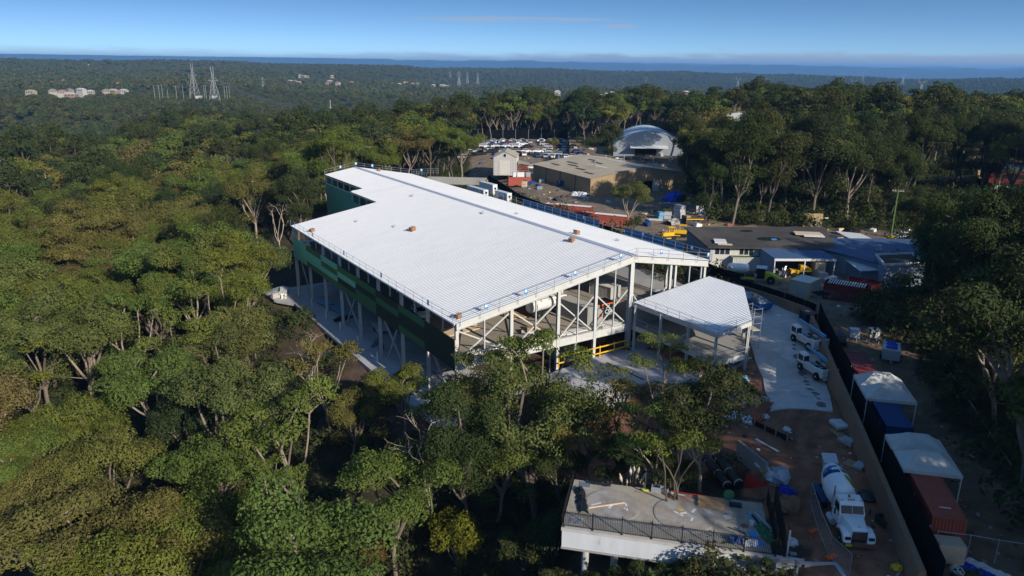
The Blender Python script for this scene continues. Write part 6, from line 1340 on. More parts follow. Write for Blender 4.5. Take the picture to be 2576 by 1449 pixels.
t = thing('steel_tub', 'empty black steel tub right of the mixer cab', 'tub', onground(2238, 1320), rad(5)); MB().box(-.95, -.65, 0, .95, .65, .08).box(-.95, -.65, .08, -.88, .65, .7).box(.88, -.65, .08, .95, .65, .7).box(-.88, -.65, .08, .88, -.58, .7).box(-.88, .58, .08, .88, .65, .7).build('shell', M['asphalt'], t)
lay('blue_pipe', 'bright blue pipe at the foot of the tan wall, bottom right', 'pipe', onground(2297, 1398), onground(2306, 1424), .10, 'blue_sign', .1)
bag('orange plastic crate at the lower right of the dirt yard', 2255, 1433, 'yellow', .38, 'crate', .9, 'crate'); bag('white bucket near the blue pipe', 2298, 1434, 'white', .28, 'bucket', 1.2, 'bucket')
for i, (x, y) in enumerate(((2090, 1402), (2048, 1338), (2268, 1335 - 230))):
    if i < 2: p_ = onground(x, y); o = MB().box(-.45, -.18, 0, .45, .18, .14).box(-.25, -.12, .14, .25, .12, .22).build('fence_foot', M['orange']); o.location = p_; o.rotation_euler = (0, 0, .4); tag(o, ('orange fence foot left in front of the mixer bumper', 'orange fence foot left of the mixer cab')[i], 'fence foot')
# mesh fence panels in front of the truck
fp = thing('temporary_fence', 'row of wire mesh fence panels left of the mixer truck', 'fence', (0, 0, 0)); fq = [onground(2036, 1262), onground(2060, 1340), onground(2085, 1402), onground(2135, 1449)]
wm = bpy.data.materials.new('wire_mesh'); wm.use_nodes = True; nt_ = wm.node_tree; nt_.nodes.clear(); o_ = nt_.nodes.new('ShaderNodeOutputMaterial')
for i in range(3):
    a, b = fq[i], fq[i + 1]; m = MB(); h = 1.9
    for z in (.1, h): m.tube([a + Vector((0, 0, z)), b + Vector((0, 0, z))], .022, 5)
    m.tube([a, a + Vector((0, 0, h))], .022, 5); m.tube([b, b + Vector((0, 0, h))], .022, 5); m.build('panel_frame', M['galv'], fp)
    m = MB(); n = int((b - a).length / .22)
    for k in range(1, n): q = a.lerp(b, k / n); m.tube([q + Vector((0, 0, .1)), q + Vector((0, 0, h))], .005, 3, False)
    for k in range(1, 9): m.tube([a + Vector((0, 0, h * k / 9)), b + Vector((0, 0, h * k / 9))], .005, 3, False)
    tag(m.build('mesh_wires', M['galv'], fp), kind='stuff')
bpy.data.materials.remove(wm)
# ------------------------------------------------------------------ concrete tank with its fenced deck
TA = math.atan2(48.33 - 51.81, 20.21 - 4.3); TO = Vector((4.3, 51.81, 0)); TW, TD = 16.35, 7.25
def tl(px, py, z=0.0):     # photo position on the 2150..3100 x 1800.. crop -> deck axes
    p = at((2150 + px * 950 / 2576) * .644, (1800 + py * 950 / 2576) * .644, z) - TO
    return p.x * math.cos(TA) + p.y * math.sin(TA), -p.x * math.sin(TA) + p.y * math.cos(TA)
tk = thing('concrete_tank', 'raised concrete tank with white stained side and two round lids on its deck', 'tank', tuple(TO), TA)
deck_m = mat('tank_deck', (0.34, 0.305, 0.25), rough=.92, var=.16, scale=.7, dirt=((0.22, 0.185, 0.14), .5, .50, .75), bump=.2)
side_m = mat('tank_side', (0.50, 0.52, 0.54), rough=.8, var=.10, scale=.5, stretch=(1.5, 1.5, .25), dirt=((0.24, 0.23, 0.22), 1.2, .60, .75))
lid_m = mat('tank_lid', (0.31, 0.275, 0.235), rough=.8, var=.25, scale=.8, dirt=((0.36, 0.37, 0.40), .55, .50, .8), bump=.2)
MB().box(.0, .28, -.42, TW, TD, 0).build('deck', deck_m, tk)
MB().box(-.05, -.15, -.34, TW + 2.4, .277, -.10).build('kerb', M['concrete_pale'], tk)
MB().box(0, .0, -1.95, TW + 2.2, .25, -.345).build('side_wall', side_m, tk); MB().box(0.002, .25, -1.95, .24, TD, -.425).build('side_wall', M['concrete'], tk); MB().box(TW - .25, .25, -1.95, TW, TD, -.425).build('side_wall', M['concrete'], tk)
MB().box(-.04, -.06, -2.12, TW + 2.2, .25, -1.955).build('footing_beam', M['concrete'], tk); MB().box(.24, .25, -2.12, TW - .25, TD, -1.96).build('floor', M['concrete'], tk)
for x in (1.9, 4.3, 8.5, 12.5):
    for y in (.9, 5.5): MB().cyl((x, y, -8.5), (x, y, -2.12), .30, 12).build('pier', M['concrete_pale'], tk)
for (cx, cy), r in ((tl(650, 475), 2.35), (tl(1420, 570), 2.5)):
    l_ = MB().lathe([(r, -.02), (r, .05), (r - .07, .06)], 48, Matrix.Translation((cx, cy, 0))).build('lid', lid_m, tk)
    MB().lathe([(r + .05, 0), (r + .05, .05), (r + .005, .05), (r + .005, .0)], 48, Matrix.Translation((cx, cy, 0))).build('lid_ring', M['concrete'], l_)
    rs = np.random.RandomState(int(r * 10)); m = MB()
    for k in range(4): a = rs.rand() * 6.28; q = rs.rand() * r * .6; m.cbox((cx + math.cos(a) * q, cy + math.sin(a) * q, .063), (rs.uniform(.3, 1.2), rs.uniform(.1, .3), .008), rs.rand() * 3)
    tag(m.build('torn_film', M['white_old'], l_), kind='stuff')
# palisade fence
def palisade(label, pts, h=1.55, step=.135, bay=2.45, loc=tuple(TO), rz=TA, z=-.1):
    t = thing('palisade_fence', label, 'fence', loc, rz); pk = po = None
    for i in range(len(pts) - 1):
        a, b = Vector((*pts[i], z)), Vector((*pts[i + 1], z)); L = (b - a).length; d = (b - a) / L; n = max(1, round(L / bay)); ang_ = math.atan2(d.y, d.x)
        for k in range(n + 1):
            if i and k == 0: continue
            p = a + d * (L * k / n)
            if po is None:
                m = MB(); m.box(-.035, -.035, 0, .035, .035, h + .08); m.box(-.09, -.09, 0, .09, .09, .02); po = m.build('post', M['black'], t); po.location = p
            else: reuse(po, t, p)
        for zz in (.16, h - .18): MB().bar(a + Vector((0, 0, zz)), b + Vector((0, 0, zz)), .03, .045).build('rail', M['black'], t)
        n2 = int(L / step)
        for k in range(1, n2):
            p = a + d * (L * k / n2)
            if pk is None:
                m = MB(); m.add([(-.013, -.013, .06), (.013, -.013, .06), (.013, .013, .06), (-.013, .013, .06), (-.013, -.013, h - .03), (.013, -.013, h - .03), (.013, .013, h - .03), (-.013, .013, h - .03), (0, 0, h + .03)], [(0, 1, 5, 4), (1, 2, 6, 5), (2, 3, 7, 6), (3, 0, 4, 7), (4, 5, 8), (5, 6, 8), (6, 7, 8), (7, 4, 8)])
                pk = m.build('picket', M['black'], t); pk.location = p
            else: reuse(pk, t, p, ang_)
    return t
palisade('black picket fence along the front kerb of the concrete tank', [(.1, .12), (TW + .25, .12)])
palisade('black picket fence across the right end of the tank deck', [(TW + .35, .35), (TW + .3, TD - .1)], z=0)
palisade('black picket fence behind the tank, half hidden in the bushes', [(.2, TD + .35), (TW + .1, TD + .35)], z=-1.3)
palisade('black picket fence along the left end of the tank deck', [(-.12, .4), (-.12, TD)], z=-.45, h=1.2)
def on_deck(name, label, cat, px, py, build, rz=0.0, mats=None, dz=.0, grp=None):
    x, y = tl(px, py); m = MB(); build(m); o = m.build(name, mats or M['black']); o.location = TO + Vector((x * math.cos(TA) - y * math.sin(TA), x * math.sin(TA) + y * math.cos(TA), dz)); o.rotation_euler = (0, 0, TA + rz); tag(o, label, cat, grp); return o
def crumple(L, W, Hh, seed, nx=14, ny=7):
    def f(m):
        rs = np.random.RandomState(seed); vs = []
        for i in range(nx):
            for j in range(ny):
                x = (i / (nx - 1) - .5) * L; y = (j / (ny - 1) - .5) * W * (.7 + .5 * rs.rand()); e = min(j, ny - 1 - j) / ((ny - 1) / 2); vs.append((x + rs.randn() * .04, y, .02 + Hh * (e ** .6) * rs.uniform(.25, 1)))
        m.add(vs, [(i * ny + j, (i + 1) * ny + j, (i + 1) * ny + j + 1, i * ny + j + 1) for i in range(nx - 1) for j in range(ny - 1)])
    return f
on_deck('plastic_film', 'long twist of black plastic film across the left end of the tank deck', 'plastic film', 330, 430, crumple(3.7, .95, .5, 3), rad(102), M['plastic_black'])
on_deck('plastic_film', 'strip of black plastic film along the back left edge of the deck', 'plastic film', 510, 245, crumple(2.3, .5, .25, 4), rad(-3), M['plastic_black'])
on_deck('floor_grate', 'square floor grate in the back left corner of the deck', 'grate', 365, 255, lambda m: [m.box(-.45 + .11 * k, -.45, .0, -.39 + .11 * k, .45, .05) for k in range(9)] + [m.box(-.47, -.47, 0, .6, -.43, .06), m.box(-.47, .43, 0, .6, .47, .06)], .0, M['galv'])
on_deck('floor_grate', 'square floor grate behind the fence at the front left corner', 'grate', 265, 640, lambda m: [m.box(-.45 + .11 * k, -.45, .0, -.39 + .11 * k, .45, .05) for k in range(9)] + [m.box(-.47, -.47, 0, .6, -.43, .06), m.box(-.47, .43, 0, .6, .47, .06)], .0, M['concrete_blue'])
on_deck('floor_hatch', 'raised black hatch at the back right of the deck', 'hatch', 1960, 475, lambda m: [m.box(-.5, -.3, 0, .5, .3, .16), m.box(-.47, -.27, .16, .47, .27, .18)], 0, M['black'])
on_deck('timber_plank', 'single white plank lying across the left lid', 'plank', 595, 480, lambda m: m.box(-1.65, -.07, .07, 1.65, .07, .15), rad(27), M['timber_pale'])
on_deck('timber_plank', 'short dark plank near the back edge of the deck', 'plank', 970, 345, lambda m: m.box(-.55, -.06, 0, .55, .06, .06), rad(-18), M['timber'])
on_deck('timber_plank', 'dark plank on the right part of the deck', 'plank', 1975, 740, lambda m: m.box(-.7, -.05, 0, .7, .05, .06), rad(-22), M['asphalt'])
on_deck('push_broom', 'green-handled broom standing at the back edge of the deck', 'broom', 1003, 318, lambda m: [m.mat(0).cyl((0, 0, .05), (-.02, .2, 1.7), .025, 6), m.mat(1).box(-.3, -.06, 0, .3, .06, .14)], 0, [M['green_paint'], M['yellow_green']])
on_deck('wire_basket', 'grey open crate with a hose at the back edge of the deck', 'crate', 1160, 325, lambda m: [m.box(-.75, -.3, 0, .75, -.25, .5), m.box(-.75, .25, 0, .75, .3, .5), m.box(-.75, -.25, 0, -.7, .25, .5), m.box(.7, -.25, 0, .75, .25, .5), m.box(-.05, -.25, 0, 0, .25, .5), m.box(-.7, -.25, 0, .7, .25, .04)], rad(-2), M['galv'])
for i, (x0, y0, x1, y1) in enumerate(((1275, 330, 1500, 365), (1500, 365, 1700, 392), (1265, 345, 1425, 380))):
    a, b = tl(x0, y0), tl(x1, y1); w = lambda q, z: TO + Vector((q[0] * math.cos(TA) - q[1] * math.sin(TA), q[0] * math.sin(TA) + q[1] * math.cos(TA), z))
    lay('barrier_pole', ('red and white barrier pole along the back edge, left piece', 'red barrier pole along the back edge, right piece', 'white tube lying before the red poles')[i], 'pole', w(a, .1), w(b, .1), .06, 'red' if i < 2 else 'pvc', 0)
hp = [tl(*q) for q in ((1150, 320), (1180, 350), (1260, 385), (1380, 400), (1500, 420), (1600, 430))]
tag(MB().tube([TO + Vector((x * math.cos(TA) - y * math.sin(TA), x * math.sin(TA) + y * math.cos(TA), .05)) for x, y in hp], .045, 6).build('hose', M['orange']), 'orange-brown hose trailing from the crate towards the plank stack', 'hose')
x_, y_ = tl(1700, 450); stack('timber_stack', 'stack of brown formwork planks at the back right of the deck', 'planks', tuple(TO + Vector((x_ * math.cos(TA) - y_ * math.sin(TA), x_ * math.sin(TA) + y_ * math.cos(TA), 0))), TA, 16, (2.2, .16, .13), 'timber', .03, 41, 2)
on_deck('hose_coil', 'upright coil of green hose by the back fence', 'hose', 1885, 400, lambda m: m.lathe([(.36, 0), (.45, .06), (.45, .14), (.36, .18), (.32, .09)], 18, Matrix.Rotation(1.2, 4, 'X')), 0, M['green_paint'], .4)
for k, (px, py, L, W, mt, a) in enumerate(((2190, 650, 2.6, .3, 'sky_blue', -65), (2250, 640, 2.4, .25, 'galv', -62), (2215, 680, 2.7, .22, 'galv', -68), (2180, 830, 1.9, .6, 'blue_sign', -74))):
    on_deck('sheet_strip', ('pale blue strip leaning at the right end of the deck', 'grey strip at the right end of the deck, outermost', 'grey strip at the right end of the deck, between two others', 'bright blue sheet at the front right corner of the deck')[k], 'sheet', px, py, lambda m, L=L, W=W: m.box(-L / 2, -W / 2, .02, L / 2, W / 2, .09), rad(a), M[mt])
on_deck('green_net', 'heap of dark green netting in a roll at the right end of the deck', 'netting', 2290, 790, crumple(2.4, 1.0, .6, 8), rad(-68), M['green_paint'])
on_deck('rubble_bag', 'blue bag and litter behind the fence at the front right', 'bag', 1990, 850, crumple(1.5, 1.0, .5, 9), 0, M['cont_blue']); on_deck('rubble_bag', 'pinkish white sack behind the fence at the front right', 'bag', 2110, 880, crumple(1.2, .8, .5, 10), .3, M['white_old'])
on_deck('bucket', 'white bucket near the right end of the deck', 'bucket', 2130, 680, lambda m: m.lathe([(.16, 0), (.2, .38), (.17, .38), (.13, .05)], 14), 0, M['white']); on_deck('manhole_lid', 'rusty round manhole lid near the white bucket', 'lid', 2055, 690, lambda m: m.lathe([(.32, 0), (.32, .03), (.28, .04)], 18), 0, M['rebar'])
on_deck('paper_sheet', 'pale blue sheet of film on the right part of the deck', 'sheet', 1880, 595, lambda m: m.box(-.35, -.25, .0, .35, .25, .012), .4, M['tarp_white'])
on_deck('yellow_stain', 'round yellow patch of sand on the right lid', 'sand', 1370, 510, lambda m: m.lathe([(.32, .06), (.3, .075), (.1, .08)], 16), 0, mat('sand_heap', (.42, .30, .12), rough=.95))
# right flank: post, wing wall, heaped gear between the deck and the dirt
w2 = lambda x, y, z: TO + Vector((x * math.cos(TA) - y * math.sin(TA), x * math.sin(TA) + y * math.cos(TA), z))
g_ = thing('entry_gate', 'tall black gate frame at the right end of the tank', 'gate', tuple(w2(TW + .9, .2, 0)), TA)
for y in (.0, 2.8, 6.6): MB().bar((0, y, -1.2), (0, y, 2.1), .14).build('gate_post', M['black'], g_)
for z in (.2, 1.9): MB().bar((0, 0, z), (0, 6.6, z), .06).build('gate_rail', M['black'], g_)
pk_ = None
for k in range(40):
    if pk_ is None: pk_ = MB().bar((0, 0, .1), (0, 0, 2.0), .03).build('picket', M['black'], g_); pk_.location = (0, .16, 0)
    else: reuse(pk_, g_, (0, .16 + .16 * k, 0))
for i, (x, y, zt, r) in enumerate(((TW + 1.3, 1.2, 1.6, .08), (TW + 1.6, -1.2, .8, .16))):
    tag(MB().cyl(w2(x, y, -2.4), w2(x, y, zt), r, 10).build('steel_post', M['white_old'] if i == 0 else M['galv']), ('white post between the tank and the dirt', 'shiny round post at the lower right corner of the tank')[i], 'post')
t = thing('wing_wall', 'angled concrete wing wall at the lower right of the tank', 'wall', tuple(w2(TW + 1.2, -.9, 0)), TA)
m = MB(); m.add([(1.2, 1.0, -.2), (3.6, 1.4, -.15), (3.6, 1.15, -.15), (1.2, .75, -.2), (1.2, 1.0, -3), (3.6, 1.4, -3), (3.6, 1.15, -3), (1.2, .75, -3)], [(3, 2, 1, 0), (4, 5, 6, 7), (0, 1, 5, 4), (1, 2, 6, 5), (2, 3, 7, 6), (3, 0, 4, 7)]); m.build('panel', M['concrete_pale'], t)
m = MB(); m.add([(3.6, 1.4, -.15), (4.6, -2.2, -.3), (4.3, -2.3, -.3), (3.3, 1.3, -.15), (3.6, 1.4, -3), (4.6, -2.2, -3), (4.3, -2.3, -3), (3.3, 1.3, -3)], [(3, 2, 1, 0), (4, 5, 6, 7), (0, 1, 5, 4), (1, 2, 6, 5), (2, 3, 7, 6), (3, 0, 4, 7)]); m.build('panel', M['concrete_blue'], t)
a = w2(TW - .9, TD + 7.3, -.9); b = w2(TW + 1.2, TD + .6, .0)
wall('block_wall', 'grey block wall with starter bars climbing from the tank to the yard', [tuple(onground(1853, 1153)), tuple(onground(1922, 1232))], (1.5, 1.5), .25, 'concrete', base=None)
sb_ = thing('starter_bars', 'row of short steel starter bars on top of the grey block wall', 'steel bars', (0, 0, 0)); pa, pb = onground(1853, 1153) + Vector((0, 0, 1.5)), onground(1922, 1232) + Vector((0, 0, 1.5))
for k in range(24): q = pa.lerp(pb, (k + .5) / 24); MB().bar(q - Vector((0, 0, .03)), q + Vector((0, 0, .3)), .03).build('bar', M['asphalt'], sb_)
rdp = onground(1878, 1235); o = MB().sheet([(0, 0, 2.3), (1.9, -1.6, 1.9), (1.2, -2.0, -.6), (-.4, -.3, -.6)], .03).build('red_sheet', M['red']); o.location = rdp + Vector((0, .6, -.8)); tag(o, 'red plastic sheet hung under the grey block wall', 'sheet')
for i, (x, y) in enumerate(((1822, 1205), (1850, 1200))):
    p_ = onground(x, y + 25); t = thing('culvert_pipe', ('left of two big black ribbed pipes lying behind the tank', 'right of two big black ribbed pipes lying behind the tank')[i], 'pipe', p_ + Vector((0, .6, .1)), rad(100)); MB().cyl((-1.2, 0, .45), (4.2, 0, .55), .42, 16).build('barrel', M['black'], t)
    for xx in (-.9, 1.2, 3.4): MB().lathe([(.44, -.06), (.46, -.05), (.46, .05), (.44, .06)], 16, Matrix.Translation((xx, 0, .48)) @ Matrix.Rotation(math.pi / 2, 4, 'Y')).build('band', M['timber_pale'], t)
for lb, x, y, mt, r, nm in (('clear plastic wrapped bale at the top of the block wall', 1955, 1212, 'silver', 1.0, 'wrapped_bale'), ('bright blue wrapped bundle below the grey pallet boards', 1977, 1252, 'tarp_blue', .75, 'wrapped_bale'), ('plastic-wrapped brown bundle lowest on the dirt bank', 1982, 1282, 'cardboard', 1.05, 'wrapped_bale'), ('yellow-topped drum beside the block wall', 1922, 1190, 'yellow', .35, 'drum'), ('red canister beside the clear wrapped bale', 1938, 1205, 'red', .4, 'canister'), ('brown soil heap at the right of the tank', 1978, 1345, 'rebar', .7, 'soil_heap'), ('white tub on the bank beside the tank post', 1995, 1370, 'white_old', .45, 'tub')): bag(lb, x, y, mt, r, nm, .8, 'bundle')
stack('timber_stack', 'slanting grey pallet boards on the bank beside the tank', 'boards', onground(1952, 1238), rad(60), 7, (1.5, .18, .1), 'wood_pole', .03, 43)
stack('steel_bundle', 'pale blue and white lengths lying at the block wall top', 'steel', onground(1930, 1180), rad(-55), 5, (2.4, .14, .1), 'white_old', .15, 44)
# pampas grass with plumes behind the tank
pg_ = thing('pampas_grass', 'clump of pampas grass with pale plumes behind the tank', 'plant', tuple(w2(5.1, TD + 1.6, -4.2)), 0)
rs = np.random.RandomState(2); m = MB()
for k in range(120):
    a = rs.rand() * 6.28; L = rs.uniform(1.5, 2.8); b_ = rs.uniform(.4, 1.3); p0 = Vector((math.cos(a) * .2, math.sin(a) * .2, 0)); p1 = p0 + Vector((math.cos(a) * b_ * .5, math.sin(a) * b_ * .5, L * .75)); p2 = p0 + Vector((math.cos(a) * b_, math.sin(a) * b_, L * .9)); m.tube([p0, p1, p2], [.02, .015, .004], 3, False)
tag(m.build('blades', M['leaf_a'], pg_), kind='stuff')
for k, (dx, h) in enumerate(((-1.1, 4.6), (-.45, 4.0), (-.2, 5.3), (.1, 5.5), (.45, 4.9), (.55, 5.4), (1.15, 4.7))): MB().tube([(dx * .3, 0, .3), (dx * .8, 0, h - .9)], .02, 4).build('stem', M['plume'], pg_); MB().tube([(dx * .8, 0, h - .95), (dx * .95, 0, h - .5), (dx * 1.05, 0, h)], [.05, .16, .02], 7).build('plume', M['plume'], pg_)
# yard to the right: tanks on pallets, trailer, car, fence
for i, (x, y) in enumerate(((2145, 862), (2195, 862))):
    p_ = onground(x, y, .4); t = thing('water_cube', ('white caged water cube on a stand, left of two', 'white caged water cube on a stand, right of two')[i], 'water tank', p_, rad(80)); MB().box(-.5, -.6, .95, .5, .6, 2.0).build('bottle', M['white_old'], t)
    m = MB()
    for z in (.95, 1.2, 1.5, 1.8, 2.02): m.tube([(-.53, -.63, z), (.53, -.63, z), (.53, .63, z), (-.53, .63, z), (-.53, -.63, z)], .016, 4)
    for k in range(5):
        for s in (-1, 1): m.tube([(-.53 + .265 * k, s * .63, .9), (-.53 + .265 * k, s * .63, 2.02)], .014, 4); m.tube([(s * .53, -.63 + .315 * k, .9), (s * .53, -.63 + .315 * k, 2.02)], .014, 4)
    m.build('cage', M['galv'], t); m = MB()
    for sx in (-.5, .5):
        for sy in (-.6, .6): m.bar((sx, sy, 0), (sx, sy, .88), .08)
    m.box(-.55, -.65, .86, .55, .65, .94); m.build('stand', M['galv'], t)
ute('dark car parked beside the caged water cubes', tuple(onground(2102, 862, .4)), rad(80), 'black')
p_ = onground(2238, 905, .4); t = thing('box_trailer', 'silver box trailer with a blue cover on its top', 'trailer', p_, rad(65)); MB().box(-1.6, -1.0, .5, 1.6, 1.0, 1.9).build('body', M['silver'], t, bevel=.04); m = MB(); crumple(2.4, 1.3, .25, 17)(m); o = m.build('cover', M['tarp_blue'], t); o.location = (0, 0, 1.9); MB().bar((-1.6, 0, .55), (-2.6, 0, .45), .1).build('drawbar', M['galv'], t)
for s in (-1, 1): wheel(t, 'wheel', -.1, s * 1.05, .36, .36, .22, 'chrome')
stack('timber_stack', 'leaning timber pallet at the end of the red container', 'pallet', (rc[0] - .2 - .9 * math.cos(rad(77)) * 3.2, rc[1] - 3.6, gz(rc[0], rc[1] - 3.6) + .2), rad(-10), 6, (1.9, .2, 1.6), 'timber_pale', .01, 51)
t = thing('wire_fence', 'wire mesh fence with thin posts across the bare ground at bottom right', 'fence', (0, 0, 0)); fa = [onground(2348, 1395, .4), onground(2430, 1405, .4), onground(2500, 1418, .4), onground(2590, 1432, .4)]
for i, p in enumerate(fa): MB().cyl(p, p + Vector((0, 0, 2.2)), .035, 6).build('post', M['galv'], t)
for i in range(3): MB().tube([fa[i] + Vector((0, 0, 2.1)), fa[i + 1] + Vector((0, 0, 2.1))], .028, 5).build('rail', M['galv'], t)
p_ = onground(2490, 1436, .3); t = thing('sheet_heap', 'white and blue torn sheets dumped at the bottom right corner', 'sheets', p_, rad(-50)); m = MB(); crumple(3.2, 1.0, .4, 23)(m); m.build('white_sheet', M['white_old'], t); m = MB(); crumple(2.6, .9, .5, 24)(m); o = m.build('blue_sheet', M['tarp_blue'], t); o.location = (-.1, -.9, 0)
bag('white sack on the dark ground at the bottom right', 2405, 1440, 'white_old', .5)
t = thing('log_barrier', 'long grey log fence leaning along the bare track at right', 'log', (0, 0, 0)); a, b = onground(2370, 920, .5), onground(2540, 1180, .5)
MB().tube([a + Vector((0, 0, .5)), a.lerp(b, .5) + Vector((0, 0, .6)), b + Vector((0, 0, .5))], .09, 7).build('top_log', M['wood_pole'], t)
for f_ in np.linspace(0, 1, 9): q = a.lerp(b, f_); MB().bar(q - Vector((0, 0, .1)), q + Vector((0, 0, .65)), .09).build('post', M['wood_pole'], t)
# ------------------------------------------------------------------ neighbouring yards
def clad(m, p0, p1, z0, z1a, z1b, pitch=.5, d=.05):
    """vertical ribbed cladding from p0 to p1 (outside on the right hand), sloping top"""
    p0, p1 = Vector(p0), Vector(p1); dr = (p1 - p0); L = dr.length; dr /= L; n_ = Vector((dr.y, -dr.x)); k = max(1, int(L / pitch)); vs = []; w = L / k; pr = []
    for i in range(k):
        for f_, h in ((0, 0), (.5, 0), (.58, d), (.92, d)): pr.append((i * w + f_ * w, h))
    pr.append((L, 0))
    for s, h in pr: q = p0 + dr * s + n_ * h; f_ = s / L; vs += [(q.x, q.y, z0), (q.x, q.y, z1a + (z1b - z1a) * f_)]
    m.add(vs, [(2 * i, 2 * i + 2, 2 * i + 3, 2 * i + 1) for i in range(len(pr) - 1)])
def gable_shed(name, label, O, rz, W, L, he, hr, wall_m, roof_m, ridge_at=.5, zg=0.0, base=-.6, door=None, her=None, ribs_pitch=.8):
    """local x across the gable (0..W), y along the ridge (0..L); gable at y = 0 faces the camera"""
    t = thing(name, label, 'shed', (O[0], O[1], zg), rz); her = he if her is None else her; xr = W * ridge_at
    m = MB(); clad(m, (0, L), (0, 0), base, he, he); m.build('side_wall', M[wall_m], t); m = MB(); clad(m, (W, 0), (W, L), base, her, her); m.build('side_wall', M[wall_m], t)
    for y, fl in ((0, 0), (L, 1)):
        m = MB()
        if fl: clad(m, (W, y), (xr, y), base, her, hr); clad(m, (xr, y), (0, y), base, hr, he)
        elif door:
            a, b, dz = door; zz = lambda x: he + (hr - he) * x / xr if x < xr else hr + (her - hr) * (x - xr) / (W - xr)
            xs = sorted({0, xr, W, a, b})
            for q0, q1 in zip(xs[:-1], xs[1:]):
                if a <= q0 and q1 <= b: clad(m, (q0, y), (q1, y), dz, zz(q0), zz(q1))
                else: clad(m, (q0, y), (q1, y), base, zz(q0), zz(q1))
        else: clad(m, (0, y), (xr, y), base, he, hr); clad(m, (xr, y), (W, y), base, hr, her)
        m.build('gable_wall', M[wall_m], t)
    for x0, z0, x1, z1 in ((-.25, he, xr, hr), (xr, hr, W + .25, her)):
        m = MB(); n = int(L / ribs_pitch); vs = []
        for i in range(n):
            for f_, h in ((0, 0), (.5, 0), (.6, .06), (.9, .06)): yy = -.25 + (L + .5) * (i + f_) / n; vs += [(x0, yy, z0 + h + .03), (x1, yy, z1 + h + .03)]
        vs += [(x0, L + .25, z0 + .03), (x1, L + .25, z1 + .03)]; m.add(vs, [(2 * i, 2 * i + 1, 2 * i + 3, 2 * i + 2) for i in range(len(vs) // 2 - 1)]); m.build('roof', M[roof_m], t)
    MB().prism([(xr - .25, hr + .04), (xr, hr + .16), (xr + .25, hr + .04)], 'y', -.3, L + .3).build('ridge_capping', M['capping'] if roof_m == 'tan_roof' else M[roof_m], t)
    return t
# big tan shed: corner nearest the camera, front along +29 deg, side along -76..104 deg
ts = gable_shed('workshop_shed', 'large tan ribbed shed with a low gable roof and a dark sliding door', (21.5, 203.4), rad(27), 33.0, 33.5, 6.0, 8.3, 'tan_clad', 'tan_roof', .53, 0, door=(18.0, 21.2, 4.2), ribs_pitch=.9)
MB().box(18.0, -.2, -.3, 18.05, .6, 4.2).build('door_jamb', M['black'], ts); MB().box(17.9, 3, -.5, 21.3, 3.1, 4.4).build('interior_shade_panel', M['black'], ts); MB().box(21.25, -.14, -.2, 23.6, -.06, 4.3).build('sliding_door', M['grey_clad'], ts); MB().box(24.4, -.12, 1.8, 24.9, -.07, 2.3).build('notice', M['white'], ts)  # black panel behind the doorway stands in for the shaded inside of the shed
for k, (x, y0, ln) in enumerate(((3, 4, 5), (4.5, 11, 5), (6, 17, 6), (8, 21, 6), (10, 8, 6), (12.5, 14, 6), (3.5, 24, 5), (14, 20, 4))):
    zz = 6.0 + 2.3 * x / 17.5 + .12; m = MB(); m.sheet([(x, y0, zz), (x + .9, y0, zz + .12), (x + .9, y0 + ln, zz + .12), (x, y0 + ln, zz)], .02); m.build('skylight', M['white_old'] if k == 4 else M['asphalt'], ts)
for k in range(4): x = 20.5 + k * 2.6; zz = 8.3 - 2.3 * (x - 17.5) / 15.5 + .12; m = MB(); m.sheet([(x, .6, zz), (x + .8, .6, zz - .12), (x + .8, 12, zz - .12), (x, 12, zz)], .02); m.build('roof_strip', M['white_old'], ts)
for x, y in ((6, 28), (9, 12), (25, 20), (28, 9)): MB().cyl((x, y, 6.5), (x, y, 9.4), .12, 8).build('flue', M['galv'], ts)
for y in (8, 16.5, 25): MB().box(-.12, y, -.4, -.02, y + .2, 6).build('downpipe', M['asphalt'], ts)
gs = gable_shed('small_shed', 'small grey ribbed gable shed with a closed roller door', (-6.6, 247), rad(-4), 7.6, 11.5, 5.4, 7.2, 'grey_clad', 'tan_roof', .5, 1.0)
MB().box(1.9, -.16, -.4, 5.4, -.06, 4.4).build('roller_door', M['cream_wall'], gs); MB().cbox((3.8, -.15, 6.1), (.7, .06, .9)).build('emblem', M['black'], gs)
t = thing('lean_to', 'lean-to with rusty shelves beside the small grey shed', 'shelter', (1.3, 247.5, 1.0), rad(-4)); MB().sheet([(0, 0, 3.6), (4.0, 0, 2.9), (4.0, 7, 2.9), (0, 7, 3.6)], .08).build('roof', M['tan_roof'], t)
for x in (.1, 3.9): MB().bar((x, .1, -.5), (x, .1, 3.0), .12).build('post', M['timber'], t)
for k in range(4): MB().box(.3, .3, .3 + .7 * k, 3.7, 2.0, .5 + .7 * k).build('shelf_load', M['rust_red'], t)
def atg(px, py, z=0.5):
    for _ in range(6): p = at(px, py, z); z = gz(p.x, p.y)
    return Vector((p.x, p.y, z))
CI = lambda x, y: ((1800 + x * .3882) * .644, (450 + y * .3882) * .644)
p_ = atg(*CI(590, 705)); container('rusty red container with white cabinets on its roof in the wreckers yard', (p_.x, p_.y, p_.z), rad(6), 'rust_red', L=7.0, name='shipping_container', door=False)
for i, (x, w, c_) in enumerate(((-1.6, 1.0, 'white_old'), (.3, 2.2, 'white_old'), (2.6, 1.4, 'galv'))): o = MB().box(-w / 2, -.6, 0, w / 2, .6, 1.4).box(-w / 2 + .05, -.62, .1, w / 2 - .05, -.6, 1.3).build('white_cabinet', M[c_]); o.location = p_ + Vector((x, .1 * x, 2.62)); o.rotation_euler = (0, 0, rad(6)); tag(o, ('narrow white cabinet on the rusty container roof', 'wide white cabinet in the middle of the rusty container roof', 'grey cabinet at the right end of the rusty container roof')[i], 'cabinet')
